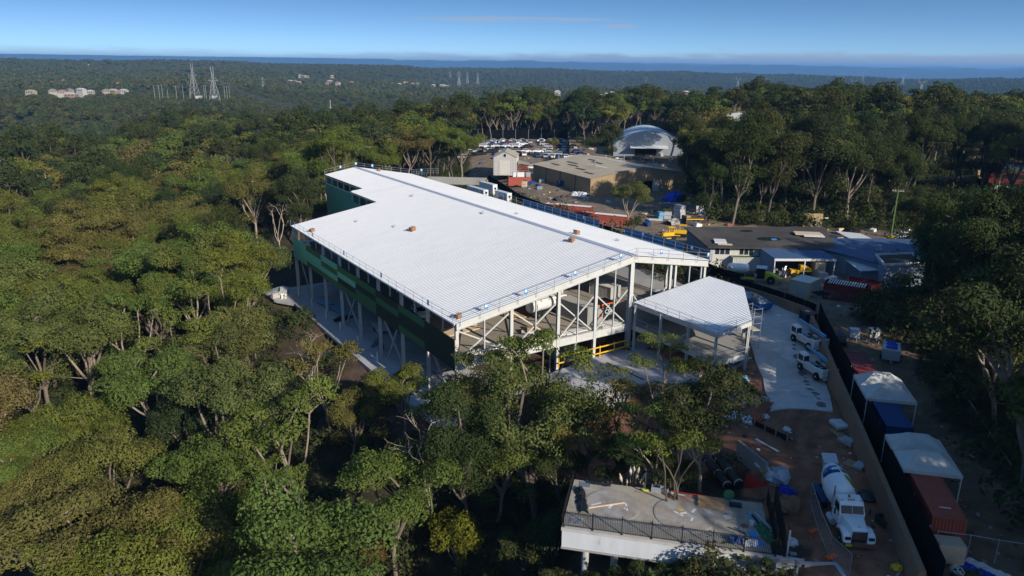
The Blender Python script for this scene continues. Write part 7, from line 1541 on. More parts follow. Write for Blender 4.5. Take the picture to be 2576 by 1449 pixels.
p1 = at(*CI(970, 885), 2.6); p2 = at(*CI(1400, 870), 2.6)
container('bright red container with a pale flat roof, left one behind the blue mesh rail', (13.8, 180.0, .4), rad(-22), 'rust_red', L=12, roof_mt='white_old', door=False); container('bright red container nearer the mesh rail, partly under the tree', (21.5, 168.8, .4), rad(-25), 'rust_red', L=12, roof_mt='white_old', door=False); container('small red container just behind the mesh rail', (16.6, 171.5, .4), rad(-25), 'rust_red', L=6, roof_mt='maroon', door=False)
# blue tarp, forklift, mixers and dozers
p_ = atg(*CI(2155, 870)); t = thing('tarp_mound', 'heap under a bright blue tarpaulin with slabs around it', 'tarpaulin', p_, 0); rs = np.random.RandomState(3); m = MB(); m.lathe([(3.3, 0), (3.0, .9), (2.2, 2.0), (1.0, 2.6), (.2, 2.7)], 16); m.v = [(x * (1.0 + .08 * rs.randn()), y * .8 * (1 + .08 * rs.randn()), z * (1 + .06 * rs.randn())) for x, y, z in m.v]; m.build('tarpaulin', M['tarp_blue'], t)
for k in range(5): MB().cbox((-4.4 + 1.9 * k, -3.6 + .5 * (k % 2), .15), (1.6, 1.1, .3), .2 * k).build('slab', M['timber_pale'], t)
def forklift(label, p, rz):
    t = thing('forklift', label, 'forklift', p, rz); MB().box(-1.2, -.6, .35, .7, .6, 1.1).build('body', M['yellow'], t, bevel=.08); m = MB()
    for x in (-.8, .5):
        for y in (-.5, .5): m.bar((x, y, 1.1), (x * .8, y, 2.15), .07)
    m.box(-.8, -.6, 2.15, .6, .6, 2.22); m.build('guard', M['black'], t); m = MB(); m.bar((.85, -.35, .1), (.85, -.35, 3.0), .12); m.bar((.85, .35, .1), (.85, .35, 3.0), .12); m.bar((.85, -.35, 2.9), (.85, .35, 2.9), .1); m.bar((.9, -.3, .15), (2.0, -.3, .12), .1, .05); m.bar((.9, .3, .15), (2.0, .3, .12), .1, .05); m.build('mast', M['black'], t); MB().cbox((-.3, 0, 1.3), (.5, .5, .5)).build('seat', M['black'], t)
    for x in (-.8, .5):
        for s in (-1, 1): wheel(t, 'wheel', x, s * .6, .36, .36, .24, 'yellow')
forklift('yellow forklift standing on the bare yard before the blue tarpaulin', atg(*CI(2060, 985)), rad(170))
def dozer(label, p, rz):
    t = thing('bulldozer', label, 'bulldozer', p, rz); m = MB(); m.box(-1.4, -.5, .7, 1.2, .5, 1.5); m.prism([(.2, 1.5), (1.4, 1.4), (1.4, .8), (.2, .8)], 'y', -.45, .45); m.build('body', M['yellow'], t, bevel=.06)
    for s in (-1, 1):
        MB().prism([(-1.6, .3), (-1.4, .0), (1.3, .0), (1.6, .35), (1.4, .8), (-1.4, .8)], 'y', min(s * .6, s * 1.05), max(s * .6, s * 1.05)).build('track', M['black'], t); MB().bar((-.2, s * 1.1, .45), (2.2, s * 1.1, .5), .14, .2).build('blade_arm', M['yellow'], t)
    MB().prism([(2.1, .0), (2.3, .1), (2.35, .6), (2.2, 1.15), (2.1, 1.1)], 'y', -1.5, 1.5).build('blade', M['yellow'], t); m = MB()
    for x in (-1.2, 0): m.bar((x, -.5, 1.5), (x, -.5, 2.6), .08); m.bar((x, .5, 1.5), (x, .5, 2.6), .08)
    m.box(-1.4, -.7, 2.6, .2, .7, 2.68); m.build('canopy', M['yellow'], t); MB().cyl((.8, 0, 1.5), (.8, 0, 2.3), .06, 8).build('exhaust', M['galv'], t)
for i, (x, y, r_) in enumerate(((2080, 1225, 20), (2200, 1200, -15))): dozer(('yellow bulldozer with its blade lowered, left of two behind the roof corner', 'yellow bulldozer, right of two, against the dark flat-roofed building')[i], atg(*CI(x, y + 22)), rad(r_ + 180))
p_ = atg(*CI(2330, 1080)); container('open grey bin with a yellow rim in the crowded yard', (p_.x, p_.y, p_.z), rad(10), 'asphalt', L=4.2, Hh=1.4, open_top=True, door=False); MB_ = MB().box(-2, -.1, 0, 2, .1, .2).build('yellow_beam', M['yellow']); MB_.location = p_ + Vector((.2, -1.6, 1.0)); tag(MB_, 'yellow beam lying across the crowded yard', 'beam')
jk = np.random.RandomState(4)
for i, (x, y, c_, lb) in enumerate(((1960, 1065, 'white_old', 'white sheet lying in the crowded yard'), (2010, 1040, 'sky_blue', 'pale blue vat in the crowded yard'), (2080, 1040, 'concrete_blue', 'grey machine block in the crowded yard, left'), (2195, 1040, 'concrete_blue', 'tall stack of grey crates in the crowded yard'), (2260, 1075, 'timber', 'brown pallet pile in the crowded yard'), (2130, 1090, 'rubble', 'heap of grey scrap behind the bulldozers'), (2400, 980, 'white_old', 'white flat bin under the trees by the yard'), (2440, 1000, 'tarp_blue', 'blue tipped sheet under the trees by the yard'), (690, 690, 'cont_blue', 'dark blue heap of scrap by the red container'), (640, 720, 'timber_pale', 'broken pallets by the black cloth fence'), (1210, 810, 'white_old', 'big heap of crumpled white film by the tan shed'), (1000, 715, 'cont_blue', 'dark blue bin with a white lid by the tan shed wall'), (900, 640, 'black', 'dark lean-to frame by the tan shed corner'), (760, 560, 'grey_clad', 'grey cage trailer in the wreckers yard'), (1020, 850, 'bitumen', 'mound of dark soil behind the mesh rail'))):
    p_ = atg(*CI(x, y)); t = thing('yard_goods', lb, 'goods', p_, jk.rand() * 3)
    if 'heap' in lb or 'mound' in lb or 'film' in lb: m = MB(); crumple(5 if i > 9 else 3.5, 3.2, 1.5, i + 60, 10, 7)(m); m.build('pile', M[c_], t)
    elif 'sheet' in lb: MB().box(-1.6, -.9, .3, 1.6, .9, .42).build('sheet', M[c_], t); MB().box(-1.3, -.7, 0, 1.3, .7, .3).build('bearer', M['timber'], t)
    else:
        nn = 4 if 'stack' in lb else 2; s0 = 1.5 if nn == 2 else 1.9
        for k in range(nn): MB().box(-s0 * .55 - .1 * (k % 2), -s0 * .45, k * .85, s0 * .55, s0 * .45 - .1 * (k % 2), k * .85 + .78).build('crate', M[c_], t)
# long dark flat-roofed building with a band of windows
F0, F1, F2, F3 = Vector((36.75, 132.5)), Vector((59.6, 131.9)), Vector((63.5, 147.5)), Vector((35.4, 145.6))
fb = thing('flat_roofed_workshop', 'long low workshop with a dark bitumen roof and a band of windows', 'building', (F0.x, F0.y, 0), 0); rel = lambda v: (v - F0)
m = MB(); m.sheet([(*(rel(p)), z) for p, z in ((F0 - Vector((.8, .9)), 4.3), (F1 - Vector((0, .9)), 4.3), (F2, 5.0), (F3 - Vector((.8, 0)), 5.0))], .25); m.build('roof', M['bitumen'], fb)
for a, b, mt in ((F0, F3, 'blue_grey'), (F3, F2, 'cream_wall'), (F2, F1, 'cream_wall')):
    m = MB(); d = (b - a).normalized(); n_ = Vector((-d.y, d.x)) * .1; A_, B_ = rel(a), rel(b); m.add([(A_.x, A_.y, -.5), (B_.x, B_.y, -.5), (B_.x, B_.y, 4.1), (A_.x, A_.y, 4.1), (A_.x + n_.x, A_.y + n_.y, -.5), (B_.x + n_.x, B_.y + n_.y, -.5), (B_.x + n_.x, B_.y + n_.y, 4.1), (A_.x + n_.x, A_.y + n_.y, 4.1)], [(3, 2, 1, 0), (4, 5, 6, 7), (0, 1, 5, 4), (2, 3, 7, 6), (1, 2, 6, 5), (3, 0, 4, 7)]); m.build('wall', M[mt], fb)
d = (F1 - F0).normalized(); LL = (F1 - F0).length; P3 = lambda s, z, o=0: (d.x * s + d.y * o, d.y * s - d.x * o, z)
def wq(m, s0, s1, z0, z1, o0=0, o1=-.12): m.add([P3(s0, z0, o0), P3(s1, z0, o0), P3(s1, z1, o0), P3(s0, z1, o0), P3(s0, z0, o1), P3(s1, z0, o1), P3(s1, z1, o1), P3(s0, z1, o1)], [(0, 1, 2, 3), (7, 6, 5, 4), (4, 5, 1, 0), (3, 2, 6, 7), (0, 3, 7, 4), (1, 5, 6, 2)])
m = MB(); wq(m, 0, LL, -.5, 2.7); m.build('wall', M['cream_wall'], fb); m = MB(); wq(m, 0, LL, 3.82, 4.05); m.build('wall', M['cream_wall'], fb)
wins = ((.7, 3.6), (5.2, 7.9), (9.3, 12.0), (13.2, 15.8)); e_ = 0
for w0, w1 in wins + ((LL, LL),):
    m = MB(); wq(m, e_, w0, 2.703, 3.817); m.build('wall', M['cream_wall'], fb)
    if w1 > w0:
        m = MB(); wq(m, w0 + .003, w1 - .003, 2.703, 3.817, -.05, -.09); w_ = m.build('window', M['glass'], fb); m = MB()
        for q in np.linspace(w0 + .04, w1 - .04, 4): wq(m, q - .04, q + .04, 2.71, 3.81, .02, -.045)
        tag(m.build('window_frame', M['white'], w_), kind='stuff')
    e_ = w1
for i, (x, y, z, sx, sy, mt) in enumerate(((2.2, 2.2, 4.55, 2.2, 2.6, 'white_old'), (2.6, .3, 4.42, 2.6, .7, 'timber_pale'), (20.8, 8.0, 4.95, 5.0, 2.4, 'timber_pale'), (21.5, 7.0, 4.85, 3.8, 2.4, 'white_old'))): o = MB().box(-sx / 2, -sy / 2, 0, sx / 2, sy / 2, .14 if i else .2).build('roof_sheets', M[mt]); o.location = (F0.x + x, F0.y + y, z + .05); o.rotation_euler = (.04, 0, rad(-8)); tag(o, ('pale sheet lying at the near left corner of the dark roof', 'stack of small blocks at the edge of the dark roof', 'upper pale sheets stacked near the right end of the dark roof', 'lower white sheets stacked near the right end of the dark roof')[i], 'sheets')
for i, (x, y, r) in enumerate(((9.6, 10.5, 1.3), (12.3, 4.8, 2.3))): o = MB().lathe([(r, 0), (r, .03), (r * .96, .035)], 22).build('roof_puddle', M['glass']); o.scale = (1, .55, 1); o.location = (F0.x + x, F0.y + y, 4.33 + (y + .9) * .7 / 15.3 + .03); o.rotation_euler = (.045, 0, 0); tag(o, ('small dark puddle near the back of the bitumen roof', 'large dark puddle holding a scrap of blue on the bitumen roof')[i], 'puddle')
o = MB().box(-.5, -.3, 0, .5, .3, .12).build('blue_scrap', M['blue_sign']); o.location = (F0.x + 13.0, F0.y + 4.4, 4.62); tag(o, 'scrap of bright blue plastic in the roof puddle', 'scrap')
# second dark roof to the right, awnings, blue-grey block
t = thing('rear_workshop', 'lower workshop with a slate-blue flat roof right of the bitumen roof', 'building', (0, 0, 0)); sh = [(57.0, 131.0), (63.5, 121.0), (80, 126), (80, 139), (60, 139)]
MB().sheet([(x, y, 4.0 + (y - 121) * .03) for x, y in sh], .25).build('roof', M['slate_blue'], t); MB().prism([(57.6, 130.5), (63.8, 121.6), (79.5, 126.5), (79.5, 138), (60.2, 138)], 'z', -.5, 3.75).build('wall', M['blue_grey'], t); MB().lathe([(.5, 0), (.5, .5), (.3, .5), (.3, .9), (.55, 1.0), (.1, 1.2)], 12, Matrix.Translation((66.5, 130, 4.3))).build('vent', M['galv'], t)
t = thing('blue_grey_block', 'tall blue-grey block with a flat white-edged roof at the end of the workshop', 'building', (0, 0, 0)); bb = [(61.8, 118.1), (69.5, 119.8), (70.5, 126.2), (63.6, 125.0)]
MB().prism(bb, 'z', -.5, 4.7).build('wall', M['blue_grey'], t)
for i in range(4): MB().bar((*bb[i], 4.85), (*bb[(i + 1) % 4], 4.85), .25, .3).build('parapet', M['white_old'], t)
MB().prism([(62.1, 118.5), (69.2, 120.1), (70.1, 125.8), (63.7, 124.7)], 'z', 4.703, 4.76).build('roof', M['bitumen'], t)
t = thing('awning', 'long pale flat awning sloping off the right-hand workshop', 'awning', (0, 0, 0)); MB().sheet([(59.4, 121.25, 2.9), (62.9, 121.7, 2.9), (62.9, 131.3, 3.5), (59.6, 131.9, 3.5)], .1).build('roof', M['white_old'], t)
for x, y in ((59.6, 121.5), (62.6, 121.9), (59.7, 127)): MB().cyl((x, y, -.3), (x, y, 2.9), .06, 8).build('post', M['galv'], t)
t = thing('awning', 'white awning over the yard at the far right end of the dark roof', 'awning', (0, 0, 0)); a_ = [at(*((2600 + x * .3882) * .644, (700 + y * .3882) * .644), 3.6) for x, y in ((1855, 595), (2095, 605), (1960, 545), (1705, 520))]
MB().sheet(a_, .1).build('roof', M['white_old'], t)
for q in a_: MB().cyl((q.x, q.y, -.3), (q.x, q.y, 3.5), .07, 8).build('post', M['galv'], t)
# carport with blue roof
t = thing('carport', 'open carport with a slate-blue skillion roof and white front posts', 'carport', (46.6, 126.4, gz(50, 128)), rad(1.5))
MB().sheet([(-.2, -.3, 3.6), (10.9, -.3, 3.6), (9.9, 5.6, 4.15), (-1.0, 5.6, 4.15)], .06).build('roof', M['slate_blue'], t); m = MB(); clad(m, (-.2, -.32), (10.9, -.32), 3.15, 3.58, 3.58, .3, .03); m.build('fascia', M['white_old'], t)
m = MB(); clad(m, (-.9, 5.3), (-.15, -.2), -.3, 3.95, 3.5, .35, .03); m.build('side_wall', M['blue_grey'], t); m = MB(); clad(m, (9.6, 5.35), (-.9, 5.35), -.3, 4.0, 4.0, .35, .03); clad(m, (-.9, 5.4), (9.6, 5.4), -.3, 4.0, 4.0, .35, .03); m.build('back_wall', M['slate_blue'], t)
for x in (-.05, 5.35, 10.7): MB().box(x - .08, -.25, -.3, x + .08, -.09, 3.5).build('post', M['white_old'], t)
cw = lambda x, y: tuple(Vector((46.6, 126.4, 0)) + Vector((x, y, gz(46.6 + x, 126.4 + y))))
t = thing('wooden_crates', 'two tall pale wooden crates stacked under the carport', 'crates', cw(8.3, 1.0), rad(2))
for k in range(2): m = MB(); m.box(-.95, -.8, .05 + 1.32 * k, .95, .8, 1.32 + 1.32 * k); [m.box(-.97 + .66 * q, -.83, .05 + 1.32 * k, -.90 + .66 * q, -.80, 1.32 + 1.32 * k) for q in range(3)]; m.build('crate', M['timber_pale'], t)
t = thing('covered_machine', 'machine under a black cover at the left carport post', 'machine', cw(1.2, .6), .2); m = MB(); crumple(2.6, 1.8, 2.2, 77, 10, 8)(m); m.build('cover', M['plastic_black'], t)
t = thing('yellow_loader', 'yellow site machine with a pointed bonnet under the carport', 'loader', cw(5.2, 1.2), 0); MB().box(-1.9, -.7, .5, -.3, .7, 1.2).build('front_box', M['yellow'], t, bevel=.05); MB().prism([(-.3, .8), (-.3, 2.0), (.6, 2.1), (2.0, 1.3), (2.0, .9)], 'y', -.6, .6).build('body', M['yellow'], t, bevel=.05); MB().tube([(-.4, -.5, 1.8), (-.4, -.5, 2.6), (.8, -.5, 2.6), (.9, -.5, 2.0)], .05, 6).build('roll_bar', M['black'], t)
for x in (-1.3, 1.2):
    for s in (-1, 1): wheel(t, 'wheel', x, s * .75, .4, .4, .3, 'black')
# roller with white drum and canopy
p_ = at(1918, 702, .8); t = thing('road_roller', 'yellow-green road roller with a white canopy beside the carport', 'roller', (p_.x, p_.y, gz(p_.x, p_.y)), rad(-20))
m = MB(); m.prism([(.3, .9), (.3, 1.9), (1.2, 1.9), (2.9, 1.1), (2.9, .8)], 'y', -.7, .7); m.build('bonnet', M['yellow_green'], t, bevel=.06); m = MB(); m.box(-1.0, -.75, .8, .3, .75, 2.6); m.build('cab', M['black'], t); MB().box(-1.2, -.95, 2.65, .6, .95, 2.78).build('canopy', M['white'], t)
for s in (-1, 1): wheel(t, 'wheel', 1.4, s * .95, .72, .72, .5, 'yellow_green')
m = MB(); m.lathe([(.75, -1.0), (.78, -.98), (.78, .98), (.75, 1.0)], 24, Matrix.Translation((-2.2, 0, .78)) @ Matrix.Rotation(math.pi / 2, 4, 'X')); m.build('drum', M['asphalt'], t); MB().box(-3.1, -1.1, .6, -1.3, -1.02, 1.0).box(-3.1, 1.02, .6, -1.3, 1.1, 1.0).build('drum_frame', M['yellow_green'], t)
t = thing('water_tank', 'long white plastic water tank lying on a frame left of the roller', 'water tank', (40.6, 127.6, gz(40.6, 127.6)), rad(-8)); MB().lathe([(.2, -1.9), (.75, -1.75), (.85, -1.4), (.85, 1.4), (.75, 1.75), (.2, 1.9)], 18, Matrix.Translation((0, 0, 1.4)) @ Matrix.Rotation(math.pi / 2, 4, 'Y')).build('tank', M['white'], t, smooth=True); MB().box(-1.7, -.7, 0, 1.7, .7, .5).build('frame', M['black'], t)
container('green container beside the cream wall of the workshop', (43.4, 131.9, gz(43, 132)), rad(2), 'grey_clad', L=6.0, roof_mt='cont_green', door=True).children[0].data.materials[0] = M['grey_clad']
yb = container('mustard yellow container with a pale ribbed roof in front of the carport', (47.9, 115.4, gz(48, 115)), rad(44), 'grey_clad', L=4.4, W=3.4, Hh=2.5, roof_mt='white_old', door=False); yb.children[1].data.materials[0] = M['yellow']
for i, (x, y, a, L) in enumerate(((53.0, 111.6, -32, 6.5), (56.4, 113.2, -32, 5.0))): container(('open-top maroon bin with white slats, nearer', 'open-top maroon bin with white slats, farther')[i], (x, y, gz(x, y)), rad(a), 'maroon', L=L, open_top=True, door=False)
sl = thing('slat_stack', 'row of white roofing slats laid over the nearer open-top bin', 'slats', (53.0, 111.6, gz(53, 111.6) + 2.62), rad(-32)); s1 = None
for k in range(15):
    if s1 is None: s1 = MB().box(-.09, -1.3, 0, .09, 1.3, .05).build('slat', M['white_old'], sl); s1.location = (-2.6, 0, 0)
    else: reuse(s1, sl, (-2.6 + .37 * k, 0, 0))
t = thing('cloth_gazebo', 'small dark cloth cover on posts near the bend of the boundary wall', 'shelter', (47.5, 108.2, gz(47.5, 108)), .3); MB().sheet([(-1.1, -.9, 2.2), (1.1, -.9, 2.2), (1.1, .9, 2.3), (-1.1, .9, 2.3)], .05).build('cover', M['black_cloth'], t)
for x in (-1, 1):
    for y in (-.8, .8): MB().cyl((x, y, 0), (x, y, 2.2), .04, 6).build('post', M['galv'], t)
# white air units beside the warehouse
for i, (px, py, L, h) in enumerate(((1201, 470, 9, 3.0), (1228, 458, 7.5, 4.4), (1266, 480, 6, 3.6))):
    p_ = at(px, py, 4.5); t = thing('air_unit', ('long white air-handling unit beside the far roof edge, leftmost of three', 'tall white air-handling unit beside the far roof edge, middle of three', 'white air-handling unit beside the far roof edge, nearest of three')[i], 'air unit', (p_.x, p_.y, 4.3 - h), BA + rad(90), 'air units beside the warehouse')
    MB().box(-L / 2, -.75, 0, L / 2, .75, h).build('casing', M['white'], t, bevel=.04); MB().box(-L / 2 - .04, -.7, .08, -L / 2 - .002, .7, h - .08).build('front_panel', M['white_old'], t)
    for k in range(1 if i != 1 else 2): MB().lathe([(.34, 0), (.30, .03)], 14, Matrix.Translation((-L / 2 - .07, 0, h * .75 - 1.9 * k)) @ Matrix.Rotation(-math.pi / 2, 4, 'Y')).build('fan', M['black'], t)
    if 4.3 - h > 1.2: MB().box(-L / 2 + .1, -.7, -(4.3 - h) + .6, L / 2 - .1, .7, 0).build('plinth', M['concrete'], t)
o = MB().box(-9, -.15, 0, 9, .15, 2.2).build('block_parapet', M['concrete']); p_ = at(1150, 449, 3); o.location = (p_.x, p_.y, 1.2); o.rotation_euler = (0, 0, rad(-5)); tag(o, 'grey block wall across the far end of the warehouse strip', 'wall')
# dome-roofed hall
DO = (38.0, 282.0); dz = gz(50, 290); t = thing('arched_hall', 'hall with a wide arched white roof striped with blue, half behind trees', 'building', (DO[0], DO[1], dz), rad(-6)); n = 18; W_, L_, rise, hw = 26.0, 30.0, 5.2, 3.6
arc = [(W_ * i / n, hw + rise * math.sin(math.pi * i / n) ** .85) for i in range(n + 1)]
for j in range(10):
    m = MB(); m.add([(x, L_ * j / 10 + q, z) for q in (0, L_ / 10 - .03) for x, z in arc], [(i, i + 1, n + 2 + i, n + 1 + i) for i in range(n)]); m.build('roof_bay', M['white_old'] if j % 3 else M['sky_blue'], t)
m = MB(); m.add([(x, 0.3, z - .05) for x, z in arc] + [(W_, .3, -1), (0, .3, -1)], [tuple(range(n + 3))]); m.build('front_wall', M['galv'], t); MB().box(8, .1, -.5, 16, .28, 2.6).build('doorway_shade_panel', M['black'], t); MB().sheet([(6, -4, 2.8), (20, -4, 2.8), (20, .2, 3.4), (6, .2, 3.4)], .1).build('porch_roof', M['white_old'], t)  # black slab on the front wall stands in for the shade of the open doorway
for x in (0, W_): MB().box(x - .1, .3, -1, x + .1, L_, hw).build('side_wall', M['galv'], t)
# wreckers' yard: black cloth walls and packed cars
t = thing('shade_cloth_wall', 'tall black shade-cloth wall closing off the crowded car yard', 'fence', (0, 0, 0)); wp = [atg(1172, 352, 4), atg(1428, 353, 4), atg(1432, 396, 4)]
for i in range(2):
    a, b = wp[i], wp[i + 1]; n = 8 if i == 0 else 4; hh = 4.6
    for k in range(n):
        p, q = a.lerp(b, k / n), a.lerp(b, (k + 1) / n); d = (q - p).normalized(); n_ = Vector((-d.y, d.x, 0)) * .03
        m = MB(); m.add([p - n_ - Vector((0, 0, 1)), q - n_ - Vector((0, 0, 1)), q - n_ + Vector((0, 0, hh)), p - n_ + Vector((0, 0, hh)), p + n_ - Vector((0, 0, 1)), q + n_ - Vector((0, 0, 1)), q + n_ + Vector((0, 0, hh)), p + n_ + Vector((0, 0, hh))], [(0, 1, 2, 3), (7, 6, 5, 4), (3, 2, 6, 7), (0, 3, 7, 4), (1, 5, 6, 2)]); m.build('cloth_panel', M['black_cloth'], t)
        MB().cyl(p - Vector((0, 0, 1)), p + Vector((0, 0, hh + .3)), .09, 6).build('post', M['galv'], t)
def small_car(mt):
    m = MB(); m.mat(0).prism([(-2.2, .3), (-2.2, .9), (-1.6, 1.0), (-1.2, 1.45), (.5, 1.47), (1.15, .98), (2.05, .85), (2.2, .6), (2.2, .3)], 'y', -.86, .86)
    m.mat(1)
    for s in (-1, 1): m.add([(-1.5, s * .87, 1.02), (.95, s * .87, 1.0), (.42, s * .87, 1.40), (-1.12, s * .87, 1.39)], [(0, 1, 2, 3), (3, 2, 1, 0)])
    m.add([(.56, -.76, 1.455), (.56, .76, 1.455), (1.15, .8, 1.0), (1.15, -.8, 1.0)], [(0, 1, 2, 3), (3, 2, 1, 0)]); m.add([(-1.25, -.76, 1.43), (-1.25, .76, 1.43), (-1.63, .8, 1.02), (-1.63, -.8, 1.02)], [(0, 1, 2, 3), (3, 2, 1, 0)])
    for x in (-1.4, 1.35):
        for s in (-1, 1): m.cyl((x, s * .70, .32), (x, s * .88, .32), .32, 10)
    o = m.build('parked_car', [M[mt], M['glass']]); me = o.data; bpy.data.objects.remove(o); return me
CARM = {k: small_car(mt) for k, mt in (('white', 'white'), ('silver', 'silver'), ('dark', 'black'), ('blue', 'cont_blue'), ('maroon', 'maroon'))}
ncar = 0
def park(px, py, rz, z0=3.5, where='in the packed rows of the black-walled car yard', grp='cars packed in the car yard', wts=(30, 30, 22, 13, 5)):
    global ncar
    p = atg(px, py, z0); k = rnd.choices(list(CARM), wts)[0]; o = bpy.data.objects.new('parked_car', CARM[k]); col.objects.link(o)
    o.location = p + Vector((rnd.uniform(-.3, .3), rnd.uniform(-.3, .3), .02)); o.rotation_euler = (0, 0, rz + rnd.uniform(-.06, .06)); tag(o, k + ' car ' + where, 'car', grp); ncar += 1
for j, yy in enumerate((398, 391, 384, 377.5, 371.5, 366, 361, 357)):
    x = 1206 + (8 if j > 3 else 0) + rnd.uniform(0, 8)
    while x < 1432:
        gap = 1322 + j * 2 < x < 1352 + j * 1.0 or (1222 < x < 1300 and yy > 390)
        if not gap: park(x, yy, rad(5) if j % 3 else rad(92), 4)
        x += (28 if j % 3 else 17) * (1 - .03 * j) * rnd.uniform(.95, 1.2)
for x, y in ((1445, 372), (1452, 385), (1440, 397), (1462, 392), (1170, 392), (1182, 385), (1160, 400)): park(x, y, rad(20), 4, 'outside the black cloth wall of the car yard', 'cars beside the car yard')
for x, y in ((440, 413), (452, 420), (565, 378), (578, 372), (590, 378), (600, 387), (520, 395), (537, 383), (610, 372), (625, 374), (660, 372), (668, 380), (700, 374), (880, 385), (885, 393), (780, 392), (795, 380), (905, 373), (930, 377), (470, 405), (545, 400), (640, 384), (820, 398)): park(x, y, rnd.uniform(0, 3), -6, 'showing through the trees left of the far roof corner', 'cars glimpsed through the forest', (50, 15, 10, 22, 3))
for i, (x, y, a, mt, lb) in enumerate(((1275, 425 - 10, 80, 'white', 'white ute with a tray rack by the wreckers shed'), (1325, 425 - 8, 75, 'cont_blue', 'blue and white damaged ute by the tan shed corner'), (1340, 428 - 3, 20, 'white_old', 'stripped white car body by the tan shed corner'), (2275, 600, 10, 'white', 'white car parked past the end of the dark roof'), (2120 + 20, 590, 30, 'black', 'dark car parked under the white awning'))): p_ = atg(x, y, 1); ute(lb, p_, rad(a), mt)
# red building, sandstone banks, fence and road at the right edge
rp_ = Vector((134, 205)); t = thing('red_building', 'modern building with dark red upper storey and white ground floor at the right edge', 'building', (rp_.x, rp_.y, 3), rad(-22))
MB().box(0, 0, -1, 22, 12, 2.9).build('ground_floor', M['white_old'], t); MB().box(-1.5, -.8, 2.905, 23, 12.5, 6.4).build('upper_storey', M['maroon'], t); MB().box(-1.0, -.3, 6.405, 22.5, 12, 6.6).build('roof', M['slate_blue'], t); MB().box(.8, -.86, 4.3, 12, -.805, 5.5).build('window_band', M['glass'], t)
for x in (2, 6.5, 11): MB().box(x, -.08, -.5, x + 1.2, -.005, 2.2).build('door', M['asphalt'], t)
for i, (pts_, h, lb) in enumerate((([(2330, 478), (2395, 478), (2448, 473)], 4.0, 'stained sandstone bank beside the red building'), ([(2455, 452), (2545, 446)], 4.0, 'upper sandstone bank above the red building'), ([(2262, 442), (2330, 434)], 4.0, 'sandstone bank glimpsed through the trees, farthest left'))):
    t = thing('sandstone_bank', lb, 'bank', (0, 0, 0)); rs = np.random.RandomState(i); q = [atg(x, y, 4) for x, y in pts_]
    for a, b in zip(q[:-1], q[1:]):
        n = 10
        for k in range(n):
            p0, p1 = a.lerp(b, k / n), a.lerp(b, (k + 1) / n)
            for r_ in range(3): MB().cbox((p0 + p1) / 2 + Vector((rs.uniform(-.2, .2), rs.uniform(-.2, .4) + r_ * .2, h * (r_ + .5) / 3 - .4)), ((p1 - p0).length * .99, 1.6, h / 3 * .97), math.atan2((p1 - p0).y, (p1 - p0).x) + rs.uniform(-.04, .04)).build('stone', M['sandstone'], t)
t = thing('sheet_fence', 'pale grey-blue sheet fence above the roadside at right', 'fence', (0, 0, 0)); a, b = atg(2378, 553, 2), atg(2520, 566, 2)
for k in range(18): p, q = a.lerp(b, k / 18), a.lerp(b, (k + .97) / 18); MB().bar(p + Vector((0, 0, 1.2)), q + Vector((0, 0, 1.2)), .06, 2.8).build('panel', M['concrete_blue'], t)
rd = [tuple(atg(x, y, 2).xy) for x, y in ((2380, 570), (2560, 590), (2560, 607), (2380, 585))]; drape('side_road', rd, .12, 'asphalt', 3)
# poles and lamp
def pole(label, px, py, h, z=None, mt='wood_pole', arms=(.92,), lamp=False, r=.15, pts=None):
    p = atg(px, py, 2) if z is None else at(px, py, z); t = thing('power_pole', label, 'pole', p, rnd.uniform(-.3, .3)); MB().tube([(0, 0, -1), (0, 0, h)], [r, r * .65], 8).build('shaft', M[mt], t)
    for a in arms: MB().bar((-1.1, 0, h * a), (1.1, 0, h * a), .12).build('cross_arm', M['wood_pole'], t); [MB().cyl((x, 0, h * a + .06), (x, 0, h * a + .3), .05, 6).build('insulator', M['white_old'], t) for x in (-1, -.5, .5, 1)]
    if lamp: MB().bar((0, 0, h * .8), (1.8, -.3, h * .82), .08).build('lamp_arm', M['galv'], t); MB().cbox((1.9, -.3, h * .82), (.7, .25, .12)).build('lamp_head', M['white'], t)
    return t
pole('green-stained pole with a street lamp beside the gums at right', 2238, 612, 11.5, .8, 'cont_green', (.96,), False, .18); pole('tall leaning pole with a lamp at the red building', 2508, 490, 13, 3.0, 'wood_pole', (), True); pole('pole with a cross arm standing in the trees behind the dome roof', 1489, 330, 11, 6.0, 'wood_pole', (.96, .8)); pole('slim pole in the trees behind the black cloth wall', 1150, 352, 16, 2.0, 'wood_pole', (.7, .45), False, .22)
pole('pale concrete pole with three stub arms above the ridge', 834, 318, 16, -2.0, 'pylon', (.72, .45, .2), False, .28); pole('pole beside the white roof below the pine', 1880, 330, 15, 6, 'wood_pole', (.95,), False, .2); pole('small camera pole on the far edge of the dark roof', 2052 + 0, 577, 3.0, 3.6, 'galv', (), True, .07)
for i, (px, py, w, d_, lb) in enumerate(((1868, 293, 14, 10, 'grey-roofed white building among the trees below the pine'), (1945, 305, 12, 8, 'pale low building among the trees right of the pine'))):
    p_ = at_dist(px, py, 330); gable_shed('far_shed', lb, (p_.x - w / 2, p_.y), rad(-18 + 10 * i), w, d_, 4.5, 5.6, 'white_old', 'galv' if i == 0 else 'tan_roof', .5, p_.z - 3.5)
p_ = at_dist(1830, 347, 300); o = MB().lathe([(1.6, -3), (1.9, 0), (1.3, 1.2), (.3, 2)], 9).build('orange_cover', M['orange']); o.location = p_; tag(o, 'orange covered object glimpsed among the dark trees', 'cover')
p_ = at(2042, 562, 1.5); o = MB().box(-2.2, -.5, -1, 2.2, .5, 3.2).build('cream_hut', M['sandstone']); o.location = (p_.x, p_.y, .6); tag(o, 'small cream wall block behind the dark roof, against dark trees', 'hut')
